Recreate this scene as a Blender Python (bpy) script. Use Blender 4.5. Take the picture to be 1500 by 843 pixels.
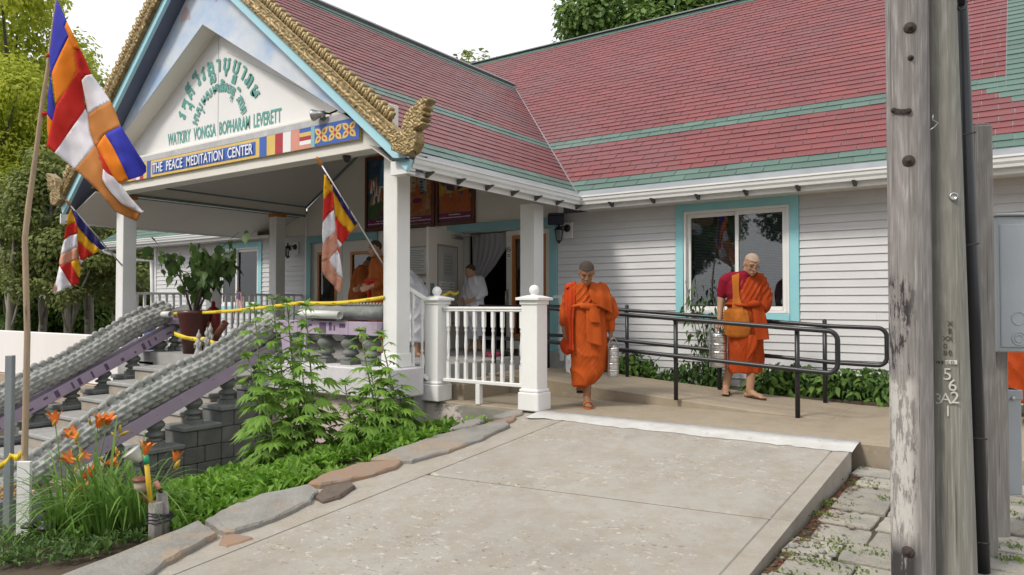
import bpy, bmesh, math, random
from mathutils import Vector, Matrix, noise
from math import sin, cos, pi, radians, sqrt, atan2, hypot, exp
for o in list(bpy.data.objects):
    bpy.data.objects.remove(o)
SC = bpy.context.scene
COL = SC.collection
RNG = random.Random(7)

# ------------------------------------------------------------------ camera
cam_data = bpy.data.cameras.new("camera")
cam = bpy.data.objects.new("camera", cam_data)
COL.objects.link(cam)
TH, PITCH = 0.613, 0.022
CAM = Vector((0, 0, 1.12))
cam.location = CAM
cam.rotation_euler = (pi / 2 + PITCH, 0, TH)
cam_data.sensor_width = 36.0
cam_data.lens = 36.0 * 1071.6 / 1500.0
cam_data.clip_start = 0.05
cam_data.clip_end = 2000
SC.camera = cam
SC.render.resolution_x, SC.render.resolution_y = 1024, 575

# ------------------------------------------------------------------ sky and sun (bright overcast evening)
SUN_EL, SUN_AZ = radians(46), radians(200)      # azimuth of the sun, clockwise from +Y
world = bpy.data.worlds.new("World")
SC.world = world
world.use_nodes = True
wn = world.node_tree.nodes
wl = world.node_tree.links
bg = wn["Background"]
sky = wn.new("ShaderNodeTexSky")
sky.sky_type = 'NISHITA'
sky.sun_disc = False
sky.sun_elevation = SUN_EL
sky.sun_rotation = SUN_AZ
sky.air_density, sky.dust_density, sky.ozone_density = 1.0, 4.0, 1.0
hs = wn.new("ShaderNodeHueSaturation")
hs.inputs["Saturation"].default_value = 0.12
wl.new(sky.outputs[0], hs.inputs["Color"])
mx = wn.new("ShaderNodeMix")
mx.data_type = 'RGBA'
mx.inputs[0].default_value = 0.8                # cloud sheet over the clear sky
mx.inputs[7].default_value = (9.6, 9.75, 10.0, 1)
wl.new(hs.outputs[0], mx.inputs[6])
wl.new(mx.outputs[2], bg.inputs["Color"])
bg.inputs["Strength"].default_value = 0.112
sun_data = bpy.data.lights.new("sun", 'SUN')
sun_data.energy = 2.0
sun_data.angle = radians(11)
sun_data.color = (1.0, 0.93, 0.82)
sun = bpy.data.objects.new("sun", sun_data)
COL.objects.link(sun)
sd = Vector((sin(SUN_AZ) * cos(SUN_EL), cos(SUN_AZ) * cos(SUN_EL), sin(SUN_EL)))
sun.rotation_euler = (-sd).to_track_quat('-Z', 'Y').to_euler()
SC.view_settings.view_transform = 'Standard'
SC.view_settings.look = 'None'
SC.view_settings.exposure = 0.28
SC.view_settings.gamma = 1.0
SC.cycles.max_bounces = 6
SC.cycles.transparent_max_bounces = 8

# ------------------------------------------------------------------ pixel to place (measuring aid for the 1500x843 photograph)
_c, _s, _cp, _sp = cos(TH), sin(TH), cos(PITCH), sin(PITCH)
def ray(u, v):
    a = (u - 750) / 1071.6
    b = -(v - 421.5) / 1071.6
    d = _cp - b * _sp
    return Vector((a * _c - d * _s, a * _s + d * _c, _sp + b * _cp))
def onX(u, v, x): r = ray(u, v); return CAM + r * (x / r.x)
def onY(u, v, y): r = ray(u, v); return CAM + r * (y / r.y)
def onZ(u, v, z): r = ray(u, v); return CAM + r * ((z - CAM.z) / r.z)
def onD(u, v, d): return CAM + ray(u, v) * d
def to_px(p):
    p = Vector(p)
    r = p.x * _c + p.y * _s
    d = -p.x * _s + p.y * _c
    u = p.z - CAM.z
    d2 = d * _cp + u * _sp
    u2 = -d * _sp + u * _cp
    if d2 < 0.05:
        return None
    return 750 + 1071.6 * r / d2, 421.5 - 1071.6 * u2 / d2, d2

# ------------------------------------------------------------------ builders
WORLD = {}
def root_loc(o):
    return WORLD.get(o.name, Vector((0, 0, 0)))
def tag(o, label=None, cat=None, group=None, kind=None):
    if label: o["label"] = label
    if cat: o["category"] = cat
    if group: o["group"] = group
    if kind: o["kind"] = kind
    return o
def thing(name, loc, label, cat, group=None):
    o = bpy.data.objects.new(name, None)
    COL.objects.link(o)
    o.location = loc
    o.empty_display_size = 0.2
    WORLD[o.name] = Vector(loc)
    return tag(o, label, cat, group)
def link(name, me, parent=None, loc=None):
    o = bpy.data.objects.new(name, me)
    COL.objects.link(o)
    if parent is not None:
        o.parent = parent
        WORLD[o.name] = root_loc(parent)
        if loc is not None: o.location = loc
    elif loc is not None:
        o.location = loc
        WORLD[o.name] = Vector(loc)
    return o
def kids(o):
    return [c for c in bpy.data.objects if c.parent == o]
def copy_tree(o, parent=None, loc=None, rot=None, scale=None, label=None, src=None):
    c = o.copy()
    COL.objects.link(c)
    if parent is not None: c.parent = parent
    if loc is not None: c.location = loc
    if rot is not None: c.rotation_euler = rot
    if scale is not None: c.scale = scale
    if label: c["label"] = label
    WORLD[c.name] = Vector(c.location) if parent is None else root_loc(parent)
    for ch in (src or kids)(o):
        copy_tree(ch, c, src=src)
    return c

class MB:
    def __init__(self): self.v, self.f, self.m, self.s = [], [], [], []
    def add(self, vs, fs, mi=0, smooth=False):
        b = len(self.v)
        self.v += [tuple(x) for x in vs]
        for f in fs:
            self.f.append(tuple(i + b for i in f)); self.m.append(mi); self.s.append(smooth)
        return self
    def box(self, x0, y0, z0, x1, y1, z1, mi=0):
        return self.add([(x0,y0,z0),(x1,y0,z0),(x1,y1,z0),(x0,y1,z0),(x0,y0,z1),(x1,y0,z1),(x1,y1,z1),(x0,y1,z1)],
            [(3,2,1,0),(4,5,6,7),(0,1,5,4),(1,2,6,5),(2,3,7,6),(3,0,4,7)], mi)
    def obox(self, c, size, R=None, mi=0):
        R = R or Matrix.Identity(3)
        c = Vector(c); sx, sy, sz = [q / 2 for q in size]
        vs = [c + R @ Vector((a*sx, b*sy, d*sz)) for a, b, d in
              ((-1,-1,-1),(1,-1,-1),(1,1,-1),(-1,1,-1),(-1,-1,1),(1,-1,1),(1,1,1),(-1,1,1))]
        return self.add(vs, [(3,2,1,0),(4,5,6,7),(0,1,5,4),(1,2,6,5),(2,3,7,6),(3,0,4,7)], mi)
    def beam(self, p, q, w, h, up=(0,0,1), mi=0):
        p, q = Vector(p), Vector(q)
        d = (q - p); L = d.length; d.normalize()
        x = d.cross(Vector(up)).normalized(); z = x.cross(d)
        R = Matrix((x, d, z)).transposed()
        return self.obox((p + q) / 2, (w, L, h), R, mi)
    def tube(self, pts, r, n=8, mi=0, cap=True, smooth=True, sq=1.0):
        pts = [Vector(p) for p in pts]
        rs = r if isinstance(r, (list, tuple)) else [r] * len(pts)
        b = len(self.v); nx = None
        for i, p in enumerate(pts):
            t = (pts[min(i+1, len(pts)-1)] - pts[max(i-1, 0)]).normalized()
            if nx is None:
                nx = t.cross(Vector((0,0,1)) if abs(t.z) < .9 else Vector((0,1,0))).normalized()
            else:
                nx = (nx - t * nx.dot(t)).normalized()
            ny = t.cross(nx)
            for k in range(n):
                a = 2 * pi * k / n
                self.v.append(tuple(p + nx * cos(a) * rs[i] + ny * sin(a) * rs[i] * sq))
        for i in range(len(pts) - 1):
            for k in range(n):
                k2 = (k + 1) % n
                self.f.append((b+i*n+k, b+i*n+k2, b+(i+1)*n+k2, b+(i+1)*n+k)); self.m.append(mi); self.s.append(smooth)
        if cap:
            self.f.append(tuple(b + k for k in reversed(range(n)))); self.m.append(mi); self.s.append(False)
            e = b + (len(pts)-1) * n
            self.f.append(tuple(e + k for k in range(n))); self.m.append(mi); self.s.append(False)
        return self
    def lathe(self, base, prof, n=16, mi=0, axis=(0,0,1), smooth=True):
        base = Vector(base); ax = Vector(axis).normalized()
        x = ax.cross(Vector((0,1,0)) if abs(ax.y) < .9 else Vector((1,0,0))).normalized(); y = ax.cross(x)
        b = len(self.v)
        for r, z in prof:
            for k in range(n):
                a = 2 * pi * k / n
                self.v.append(tuple(base + ax * z + (x * cos(a) + y * sin(a)) * r))
        for i in range(len(prof) - 1):
            for k in range(n):
                k2 = (k + 1) % n
                self.f.append((b+i*n+k, b+i*n+k2, b+(i+1)*n+k2, b+(i+1)*n+k)); self.m.append(mi); self.s.append(smooth)
        self.f.append(tuple(b + k for k in reversed(range(n)))); self.m.append(mi); self.s.append(False)
        e = b + (len(prof)-1) * n
        self.f.append(tuple(e + k for k in range(n))); self.m.append(mi); self.s.append(False)
        return self
    def prism(self, pts, ext, mi=0):
        pts = [Vector(p) for p in pts]; e = Vector(ext); n = len(pts)
        fs = [tuple(range(n)), tuple(n + i for i in reversed(range(n)))]
        fs += [(i, n + i, n + (i+1) % n, (i+1) % n) for i in range(n)]
        return self.add(pts + [p + e for p in pts], fs, mi)
    def loft(self, rings, mi=0, cap=True, smooth=True):
        n = len(rings[0]); b = len(self.v)
        for r in rings: self.v += [tuple(p) for p in r]
        for i in range(len(rings) - 1):
            for k in range(n):
                k2 = (k + 1) % n
                self.f.append((b+i*n+k, b+i*n+k2, b+(i+1)*n+k2, b+(i+1)*n+k)); self.m.append(mi); self.s.append(smooth)
        if cap:
            self.f.append(tuple(b + k for k in reversed(range(n)))); self.m.append(mi); self.s.append(smooth)
            e = b + (len(rings)-1) * n
            self.f.append(tuple(e + k for k in range(n))); self.m.append(mi); self.s.append(smooth)
        return self
    def grid(self, rows, mi=0, smooth=True):
        n = len(rows[0])
        vs = [p for r in rows for p in r]
        fs = [(i*n+k, i*n+k+1, (i+1)*n+k+1, (i+1)*n+k) for i in range(len(rows)-1) for k in range(n-1)]
        return self.add(vs, fs, mi, smooth)
    def ball(self, c, r, n=10, mi=0, sz=(1,1,1)):
        rings = []
        for i in range(n + 1):
            a = pi * i / n
            rings.append((max(1e-4, sin(a)) * r, -cos(a) * r))
        b = len(self.v)
        self.lathe((0,0,0), rings, n * 2 if n < 8 else n + 6, mi)
        for i in range(b, len(self.v)):
            x, y, z = self.v[i]
            self.v[i] = (c[0] + x*sz[0], c[1] + y*sz[1], c[2] + z*sz[2])
        return self
    def mesh(self, name, off=Vector((0,0,0)), mats=None):
        me = bpy.data.meshes.new(name)
        ox, oy, oz = off
        me.from_pydata([(a-ox, b-oy, c-oz) for a, b, c in self.v], [], self.f)
        for m in (mats or []): me.materials.append(m)
        me.polygons.foreach_set("material_index", self.m)
        me.polygons.foreach_set("use_smooth", self.s)
        me.update()
        return me
    def build(self, name, mats, parent=None, loc=None, bevel=0, kind=None, label=None, solid=0, seg=1):
        if not isinstance(mats, (list, tuple)): mats = [mats]
        off = root_loc(parent) if parent is not None else Vector(loc or (0,0,0))
        me = self.mesh(name, off, mats)
        if bevel:
            bm = bmesh.new(); bm.from_mesh(me)
            bmesh.ops.remove_doubles(bm, verts=bm.verts, dist=1e-5)
            ed = [e for e in bm.edges if len(e.link_faces) == 2 and e.calc_face_angle(0) > 0.6]
            bmesh.ops.bevel(bm, geom=ed, offset=bevel, segments=seg, profile=.6, affect='EDGES', clamp_overlap=True)
            bm.to_mesh(me); bm.free()
        o = link(name, me, parent, None if parent is not None else off)
        if solid:
            md = o.modifiers.new("thickness", 'SOLIDIFY'); md.thickness = solid; md.offset = 0
        if kind: o["kind"] = kind
        if label: o["label"] = label
        return o

def text_mesh(body, size=1.0, font_res=3, extrude=0.0, offset=0.0):
    cu = bpy.data.curves.new("lettering", 'FONT')
    cu.body = body; cu.size = size; cu.extrude = extrude; cu.offset = offset; cu.resolution_u = font_res
    t = bpy.data.objects.new("lettering_tmp", cu)
    COL.objects.link(t)
    dg = bpy.context.evaluated_depsgraph_get()
    me = bpy.data.meshes.new_from_object(t.evaluated_get(dg))
    bpy.data.objects.remove(t); bpy.data.curves.remove(cu)
    vs = [v.co.copy() for v in me.vertices]; fs = [tuple(p.vertices) for p in me.polygons]
    bpy.data.meshes.remove(me)
    return vs, fs

# ------------------------------------------------------------------ materials
def new_mat(name):
    m = bpy.data.materials.new(name); m.use_nodes = True
    return m, m.node_tree.nodes, m.node_tree.links, m.node_tree.nodes["Principled BSDF"]
def mixc(N, L, fac, a, b, mode='MIX'):
    x = N.new("ShaderNodeMix"); x.data_type = 'RGBA'; x.blend_type = mode
    for sock, val in ((x.inputs[0], fac), (x.inputs[6], a), (x.inputs[7], b)):
        if isinstance(val, (int, float)): sock.default_value = val
        elif isinstance(val, tuple): sock.default_value = (*val, 1) if len(val) == 3 else val
        else: L.new(val, sock)
    return x.outputs[2]
def noise_tex(N, L, scale, detail=5, stretch=(1,1,1), rough=.6, coord="Object", off=(0,0,0)):
    tc = N.new("ShaderNodeTexCoord"); mp = N.new("ShaderNodeMapping")
    mp.inputs["Scale"].default_value = stretch; mp.inputs["Location"].default_value = off
    L.new(tc.outputs[coord], mp.inputs[0])
    t = N.new("ShaderNodeTexNoise"); t.inputs["Scale"].default_value = scale
    t.inputs["Detail"].default_value = detail; t.inputs["Roughness"].default_value = rough
    L.new(mp.outputs[0], t.inputs["Vector"])
    return t.outputs[0]
def ramp(N, L, src, a, b, va=0.0, vb=1.0):
    r = N.new("ShaderNodeMapRange"); r.clamp = True
    r.inputs[1].default_value = a; r.inputs[2].default_value = b
    r.inputs[3].default_value = va; r.inputs[4].default_value = vb
    L.new(src, r.inputs[0]); return r.outputs[0]
def mat(name, col, col2=None, scale=5, stretch=(1,1,1), lo=.35, hi=.7, rough=.6, bump=0.0, bscale=60, metal=0.0,
        island=0.0, spec=.4, col3=None, scale3=30, lo3=.6, hi3=.7, bstretch=None, objvar=0.0, sub=None, trans=0.0):
    m, N, L, P = new_mat(name)
    out = None
    if col2 is None: col2 = tuple(c * .82 for c in col)
    n1 = noise_tex(N, L, scale, 6, stretch)
    out = mixc(N, L, ramp(N, L, n1, lo, hi), col, col2)
    if col3 is not None:
        n3 = noise_tex(N, L, scale3, 5, stretch, off=(3.1, 7.7, 1.3))
        out = mixc(N, L, ramp(N, L, n3, lo3, hi3), out, col3)
    if island or objvar:
        hsv = N.new("ShaderNodeHueSaturation")
        if island: g = N.new("ShaderNodeNewGeometry"); src = g.outputs["Random Per Island"]
        else: g = N.new("ShaderNodeObjectInfo"); src = g.outputs["Random"]
        k = island or objvar
        L.new(ramp(N, L, src, 0, 1, 1 - k, 1 + k), hsv.inputs["Value"])
        L.new(out, hsv.inputs["Color"]); out = hsv.outputs[0]
    L.new(out, P.inputs["Base Color"])
    P.inputs["Roughness"].default_value = rough
    P.inputs["Metallic"].default_value = metal
    P.inputs["Specular IOR Level"].default_value = spec
    if sub: P.inputs["Subsurface Weight"].default_value = sub; P.inputs["Subsurface Radius"].default_value = (.01,.004,.002)
    if bump:
        nb = noise_tex(N, L, bscale, 4, bstretch or stretch)
        b = N.new("ShaderNodeBump"); b.inputs["Strength"].default_value = bump; b.inputs["Distance"].default_value = .02
        L.new(nb, b.inputs["Height"]); L.new(b.outputs[0], P.inputs["Normal"])
    return m
def leaf_mat(name, col, col2, island=.35, rough=.5, transl=.35, hue=.02):
    m, N, L, P = new_mat(name)
    g = N.new("ShaderNodeNewGeometry")
    oi = N.new("ShaderNodeObjectInfo")
    a = N.new("ShaderNodeMath"); a.operation = 'ADD'; L.new(g.outputs["Random Per Island"], a.inputs[0]); L.new(oi.outputs["Random"], a.inputs[1])
    f = N.new("ShaderNodeMath"); f.operation = 'FRACT'; L.new(a.outputs[0], f.inputs[0])
    c = mixc(N, L, f.outputs[0], col, col2)
    L.new(c, P.inputs["Base Color"]); P.inputs["Roughness"].default_value = rough
    P.inputs["Specular IOR Level"].default_value = .3
    t = N.new("ShaderNodeBsdfTranslucent"); L.new(c, t.inputs["Color"])
    ms = N.new("ShaderNodeMixShader"); ms.inputs[0].default_value = transl
    L.new(P.outputs[0], ms.inputs[1]); L.new(t.outputs[0], ms.inputs[2])
    L.new(ms.outputs[0], N["Material Output"].inputs["Surface"])
    return m
# ------------------------------------------------------------------ materials of the place
M_SOIL = mat("soil", (.085,.062,.042), (.045,.034,.024), 3, rough=.95, bump=.6, bscale=14, col3=(.06,.075,.03), scale3=2, lo3=.5, hi3=.7)
def concrete_mat(name, col, col2, pit=0.6, warm=(.36,.30,.22)):
    m, N, L, P = new_mat(name)
    big = noise_tex(N, L, .7, 5)
    mid = noise_tex(N, L, 5, 8, rough=.7)
    c = mixc(N, L, ramp(N, L, big, .3, .7), col, col2)
    c = mixc(N, L, ramp(N, L, mid, .42, .75, 0, .7), c, warm)
    stn = noise_tex(N, L, 1.7, 7, (1,.5,1), .72, off=(7,3,1))
    c = mixc(N, L, ramp(N, L, stn, .56, .72, 0, .45), c, tuple(q * .62 for q in col2))
    fine = noise_tex(N, L, 140, 3, rough=.8)
    c = mixc(N, L, ramp(N, L, fine, .3, .75, .72, 1.0), (.10,.085,.07), c)
    # pale scaled-off spots and small dark pits
    sp = noise_tex(N, L, 15, 6, (1,1.35,1), .78, off=(4,2,9))
    where = noise_tex(N, L, 1.1, 3, off=(1,5,2))
    k = N.new("ShaderNodeMath"); k.operation = 'MULTIPLY'
    L.new(ramp(N, L, sp, .585, .61), k.inputs[0]); L.new(ramp(N, L, where, .40, .55, .15*pit, pit), k.inputs[1])
    c = mixc(N, L, k.outputs[0], c, (.66,.61,.53))
    dk = noise_tex(N, L, 24, 4, (1,1.6,1), .6, off=(9,1,4))
    k2 = N.new("ShaderNodeMath"); k2.operation = 'MULTIPLY'
    L.new(ramp(N, L, dk, .63, .67), k2.inputs[0]); L.new(ramp(N, L, where, .4, .58, .1*pit, pit), k2.inputs[1])
    c = mixc(N, L, k2.outputs[0], c, (.16,.13,.10))
    L.new(c, P.inputs["Base Color"]); P.inputs["Roughness"].default_value = .88; P.inputs["Specular IOR Level"].default_value = .25
    b = N.new("ShaderNodeBump"); b.inputs["Strength"].default_value = .6; b.inputs["Distance"].default_value = .012
    ad = N.new("ShaderNodeMath"); ad.operation = 'SUBTRACT'; L.new(fine, ad.inputs[0]); L.new(k2.outputs[0], ad.inputs[1])
    L.new(ad.outputs[0], b.inputs["Height"]); L.new(b.outputs[0], P.inputs["Normal"])
    return m
M_SLAB = concrete_mat("slab_concrete", (.49,.465,.42), (.40,.375,.335), .62)
M_SLAB_EDGE = concrete_mat("slab_edge_concrete", (.47,.44,.395), (.43,.395,.345), .35)
M_LAND = concrete_mat("landing_concrete", (.42,.36,.28), (.36,.30,.22), .15, (.33,.25,.16))
M_PAVER = mat("paver_concrete", (.40,.37,.315), (.255,.245,.22), 4, rough=.92, bump=.5, bscale=110, objvar=.22, col3=(.13,.12,.10), scale3=60, lo3=.55, hi3=.75)
M_WHITEMORTAR = mat("white_mortar", (.58,.575,.555), (.46,.45,.425), 5, rough=.9, bump=.5, bscale=30, col3=(.40,.38,.34), scale3=14, lo3=.6, hi3=.72)
M_STONE = mat("grey_flagstone", (.29,.285,.265), (.20,.185,.165), 3, (1,1,1), rough=.85, bump=.8, bscale=26, col3=(.33,.25,.18), scale3=3.3, lo3=.5, hi3=.66)
M_STONE_RED = mat("rusty_flagstone", (.30,.185,.12), (.24,.20,.165), 5, rough=.85, bump=.4, bscale=18)
M_STONE_DARK = mat("dark_flagstone", (.15,.115,.09), (.10,.08,.07), 8, rough=.9, bump=.8, bscale=18)
M_GREYCONC = mat("grey_cement", (.235,.245,.235), (.165,.175,.17), 5, rough=.85, bump=.35, bscale=60, col3=(.32,.33,.32), scale3=9, lo3=.58, hi3=.75)
M_STEP = mat("step_stone", (.40,.355,.30), (.32,.29,.25), 4, rough=.85, bump=.25, bscale=50)
M_STEP_TREAD = mat("step_tread_cement", (.37,.37,.36), (.29,.29,.285), 5, rough=.85, bump=.25, bscale=60)
M_BRICKBLOCK = mat("cement_block", (.185,.19,.185), (.125,.13,.13), 6, rough=.9, bump=.5, bscale=70, objvar=.14)
M_WALLWHITE = mat("white_retaining_wall", (.80,.77,.755), (.74,.70,.675), .8, (1,1,.35), rough=.8)
M_WALLTAN = mat("tan_wall_base", (.42,.33,.26), (.33,.25,.19), 2, rough=.85, bump=.15, bscale=30)

def peel_mat():
    m, N, L, P = new_mat("peeling_pink_paint")
    n = noise_tex(N, L, 2.6, 7, (1,1,1), .7)
    tc = N.new("ShaderNodeTexCoord"); sx = N.new("ShaderNodeSeparateXYZ"); L.new(tc.outputs["Object"], sx.inputs[0])
    # the paint has come off towards the newel posts: world x > -5.2
    ad = N.new("ShaderNodeMath"); ad.operation = 'MULTIPLY_ADD'; ad.inputs[1].default_value = .38; ad.inputs[2].default_value = 2.42
    L.new(sx.outputs[0], ad.inputs[0])
    s2 = N.new("ShaderNodeMath"); s2.operation = 'ADD'; L.new(ad.outputs[0], s2.inputs[0]); L.new(n, s2.inputs[1])
    k = ramp(N, L, s2.outputs[0], .86, .89)
    st = noise_tex(N, L, 3, 5, (6,1,.5))
    paint = mixc(N, L, ramp(N, L, st, .35, .75), (.60,.53,.50), (.50,.455,.43))
    conc = mixc(N, L, ramp(N, L, noise_tex(N, L, 9, 6), .35, .7), (.26,.255,.22), (.19,.185,.16))
    c = mixc(N, L, k, paint, conc)
    L.new(c, P.inputs["Base Color"]); P.inputs["Roughness"].default_value = .8
    b = N.new("ShaderNodeBump"); b.inputs["Strength"].default_value = .5; b.inputs["Distance"].default_value = .01
    iv = N.new("ShaderNodeMath"); iv.operation = 'SUBTRACT'; iv.inputs[0].default_value = 1; L.new(k, iv.inputs[1])
    L.new(iv.outputs[0], b.inputs["Height"]); L.new(b.outputs[0], P.inputs["Normal"])
    return m
M_PEEL = peel_mat()
M_PINK = mat("pink_plaster", (.62,.50,.485), (.55,.445,.43), 3, rough=.8, bump=.15, bscale=40)
M_LILACWHITE = mat("whitewashed_cement", (.66,.64,.66), (.56,.54,.56), 3, rough=.8, bump=.2, bscale=40, col3=(.40,.40,.38), scale3=3, lo3=.62, hi3=.75)

# ------------------------------------------------------------------ ground
def smooth(t): t = max(0, min(1, t)); return t*t*(3-2*t)
def slab_z(y): return -.075 * (6.45 - max(-14, min(6.45, y)))
def paver_z(y): return -.175 - .022 * (6.4 - max(-14, min(6.4, y)))
def gz(x, y):
    zs = slab_z(y)
    if x > -1.12:
        return paver_z(y) - .013 + .012 * noise.noise((x * 5, y * 5, 1))
    if x > -4.25:
        return min(zs, paver_z(y)) - .1
    t = smooth((-4.25 - x) / 3.6)
    z = (zs - .09) * (1 - t) - .9 * t
    return z + .03 * noise.noise((x * 1.7, y * 1.7, 0)) * smooth((-4.6 - x) / .4)
def axis(lo, hi, step, far):
    a = []; x = lo; s = step
    left = []
    while x > -far: left.append(x); x -= s; s *= 1.5
    left.append(-far)
    mid = [lo + step * i for i in range(1, int((hi - lo) / step))]
    right = []; x = hi; s = step
    while x < far: right.append(x); x += s; s *= 1.5
    right.append(far)
    return list(reversed(left)) + mid + right
gxs, gys = axis(-14, 4, .15, 600), axis(-2, 7, .15, 600)
gm = MB()
gm.grid([[(x, y, gz(x, y)) for x in gxs] for y in gys])
tag(gm.build("ground", M_SOIL), kind="structure")

# ------------------------------------------------------------------ concrete ramp in front (cast panels with a scored border)
def joint_y(x): return 4.17 + (x + 3.9) * .105
XL, XR = -3.86, -1.13
def panel(par, x0, x1, ya0, ya1, yb0, yb1, mat_, gap=.006, gapy=.002):
    # ya*: near edge y at x0,x1 ; yb*: far edge
    P_ = [(x0+gap, ya0+gapy), (x1-gap, ya1+gapy), (x1-gap, yb1-gapy), (x0+gap, yb0-gapy)]
    mb = MB()
    top = [(x, y, slab_z(y)) for x, y in P_]; bot = [(x, y, slab_z(y) - .3) for x, y in P_]
    mb.add(top + bot, [(0,1,2,3), (7,6,5,4), (0,4,5,1), (1,5,6,2), (2,6,7,3), (3,7,4,0)])
    return mb.build("slab_panel", mat_, par, bevel=.012 if gapy > .005 else .0)
path = thing("concrete_path", (-2.5, 4, slab_z(4)), "wide pale concrete ramp with pitted surface sloping up to the landing", "path")
tag(path, kind="structure")
ends = [(-6.0, -1.2), (-1.2, 2.0), (1.9, None), (None, 6.16)]
near = lambda x: 1.35 + (x + 3.9) * .09
for a, b in (((lambda x: -7.), (lambda x: -1.4)), ((lambda x: -1.4), near), (near, joint_y), (joint_y, (lambda x: 6.2))):
    xa, xb = XL + .13, XR - .12
    panel(path, XL, xa, a(XL), a(xa), b(XL), b(xa), M_SLAB_EDGE, .0008)
    panel(path, xa, xb, a(xa), a(xb), b(xa), b(xb), M_SLAB, .0008, .016)
    panel(path, xb, XR, a(xb), a(XR), b(xb), b(XR), M_SLAB_EDGE, .0008)
mb = MB(); M_JOINT = mat("joint_grit", (.12,.10,.08), (.07,.06,.05), 30, rough=.95, bump=.5, bscale=90)
for fn in (joint_y, near):
    rows = []
    for i in range(25):
        x = XL + .14 + (XR - XL - .27) * i / 24; y = fn(x); rows.append([(x, y - .03, slab_z(y) - .014), (x, y + .03, slab_z(y) - .011)])
    mb.grid(rows, smooth=False)
mb.build("joint_filling", M_JOINT, path, kind="stuff")
# white mortar strip along the joint with the landing
mb = MB()
n = 44; top = []; bot = []
for i in range(n + 1):
    x = XL - .28 + (XR - XL + .3) * i / n
    w = noise.noise((x * 3.3, 1, 0)) * .06 + noise.noise((x * 11, 4, 0)) * .035 + noise.noise((x * 31, 4, 0)) * .02
    yb = 6.2 - .085 + w * 1.3 + (.12 if x < -3.6 else 0) * (x + 4.1)
    yf = 6.46 + .012 * noise.noise((x * 6, 9, 0))
    top.append((x, yf, .012)); bot.append((x, yb, slab_z(yb) + .004))
midr = [(a[0], 6.3, .009 + slab_z(6.36)) for a in top]
base0 = [(a[0], a[1], -.2) for a in top]
mb.grid([bot, midr, top, base0])
tag(mb.build("path_edging", M_WHITEMORTAR), kind="structure")

# flagstone edging along the left side of the ramp
def on_slope(u, v, lift=0.0):
    r = ray(u, v)
    t = (-.075 * 6.45 + lift - CAM.z) / (r.z - .075 * r.y)
    return CAM + r * t
edge = thing("stone_edging", on_slope(500, 700), "row of irregular flat flagstones edging the left of the concrete ramp", "stone edging")
stones = [
 ([(60,862),(292,769),(318,787),(262,820),(226,843),(190,866)], M_STONE, .03),
 ([(301,767),(340,745),(392,727),(452,714),(466,722),(455,738),(400,765),(345,783),(330,784)], M_STONE, .028),
 ([(472,718),(512,708),(520,716),(497,731),(474,737),(463,730)], M_STONE_DARK, .02),
 ([(449,712),(478,697),(530,681),(590,677),(581,687),(540,698),(510,706),(470,713)], M_STONE_RED, .022),
 ([(543,676),(585,660),(640,641),(700,627),(742,620),(747,625),(704,646),(655,664),(604,678)], M_STONE, .025),
 ([(655,633),(678,620),(712,609),(716,614),(690,627)], M_STONE, .015),
 ([(698,628),(722,618),(756,611),(752,617),(722,626)], M_STONE_RED, .012),
 ([(722,612),(742,604),(768,601),(764,607),(742,613)], M_STONE, .012),
 ([(325,787),(352,785),(372,790),(330,803),(318,798)], M_STONE_RED, .012),
]
for pts, m_, lift in stones:
    P_ = [on_slope(u, v, 0) for u, v in pts]
    # finer irregular outline
    Q = []
    for i, p in enumerate(P_):
        q = P_[(i + 1) % len(P_)]
        for k in range(7):
            t = k / 7; w = p.lerp(q, t)
            j = noise.noise(w * 9) * .02 + noise.noise(w * 31) * .012
            Q.append(w + Vector((j, j * .6, 0)))
    mb = MB()
    cx = sum(Q, Vector()) / len(Q)
    top = [(q + (cx - q).normalized() * .012) + Vector((0, 0, lift + .010 * noise.noise(q * 6))) for q in Q]
    n = len(Q)
    low = [q + Vector((0, 0, lift - .012)) for q in Q]; bot = [q - Vector((0, 0, .12)) for q in Q]
    mb.add(top + low + bot, [tuple(range(n))] + [(i, n+i, n+(i+1) % n, (i+1) % n) for i in range(n)] + [(n+i, 2*n+i, 2*n+(i+1) % n, n+(i+1) % n) for i in range(n)])
    mb.build("flagstone", m_, edge)
mb = MB()
rows = []
for i in range(40):
    y = 1.0 + 5.5 * i / 39
    x0 = -4.28 + .08 * noise.noise((0, y * 2, 5)) - max(0, y - 5.9) * .4
    rows.append([(x0 - .1, y, slab_z(y) - .25), (x0, y, slab_z(y) - .02), (XL + .02, y, slab_z(y) - .004)])
mb.grid(rows, smooth=False)
mb.build("mortar_bed", M_SLAB_EDGE, edge)

# landing, wheelchair ramp, porch floor and steps
mb = MB(); mb.box(-5.72, 6.45, -.5, 3.2, 9.6, 0)
tag(mb.build("landing_slab", M_LAND, bevel=.012), kind="structure")
mb = MB()
y0, y1 = 7.55, 8.85
pr = [(-1.55,.003),(-2.337,.034),(-3.075,.081),(-3.9,.137),(-4.75,.2),(-5.72,.225)]
vs = []
for x, z in pr: vs += [(x, y0, z), (x, y1, z), (x, y0, -.05), (x, y1, -.05)]
fs = []
for i in range(len(pr) - 1):
    a, b = 4*i, 4*i+4
    fs += [(a, b, b+1, a+1), (a+2, b+2, b, a), (a+1, b+1, b+3, a+3)]
e = 4*(len(pr)-1); fs += [(0,1,3,2), (e, e+2, e+3, e+1)]
mb.add(vs, fs)
tag(mb.build("ramp_slab", M_LAND, bevel=.012), kind="structure")
mb = MB(); mb.box(-4.9, 8.85, -.05, 3.0, 9.56, .035)
tag(mb.build("planting_bed_soil", M_SOIL), kind="structure")
mb = MB(); mb.box(-12.4, 6.21, -.9, -5.74, 9.58, .38); mb.box(-11.4, 6.0, -.9, -7.95, 6.2095, .379)
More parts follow.
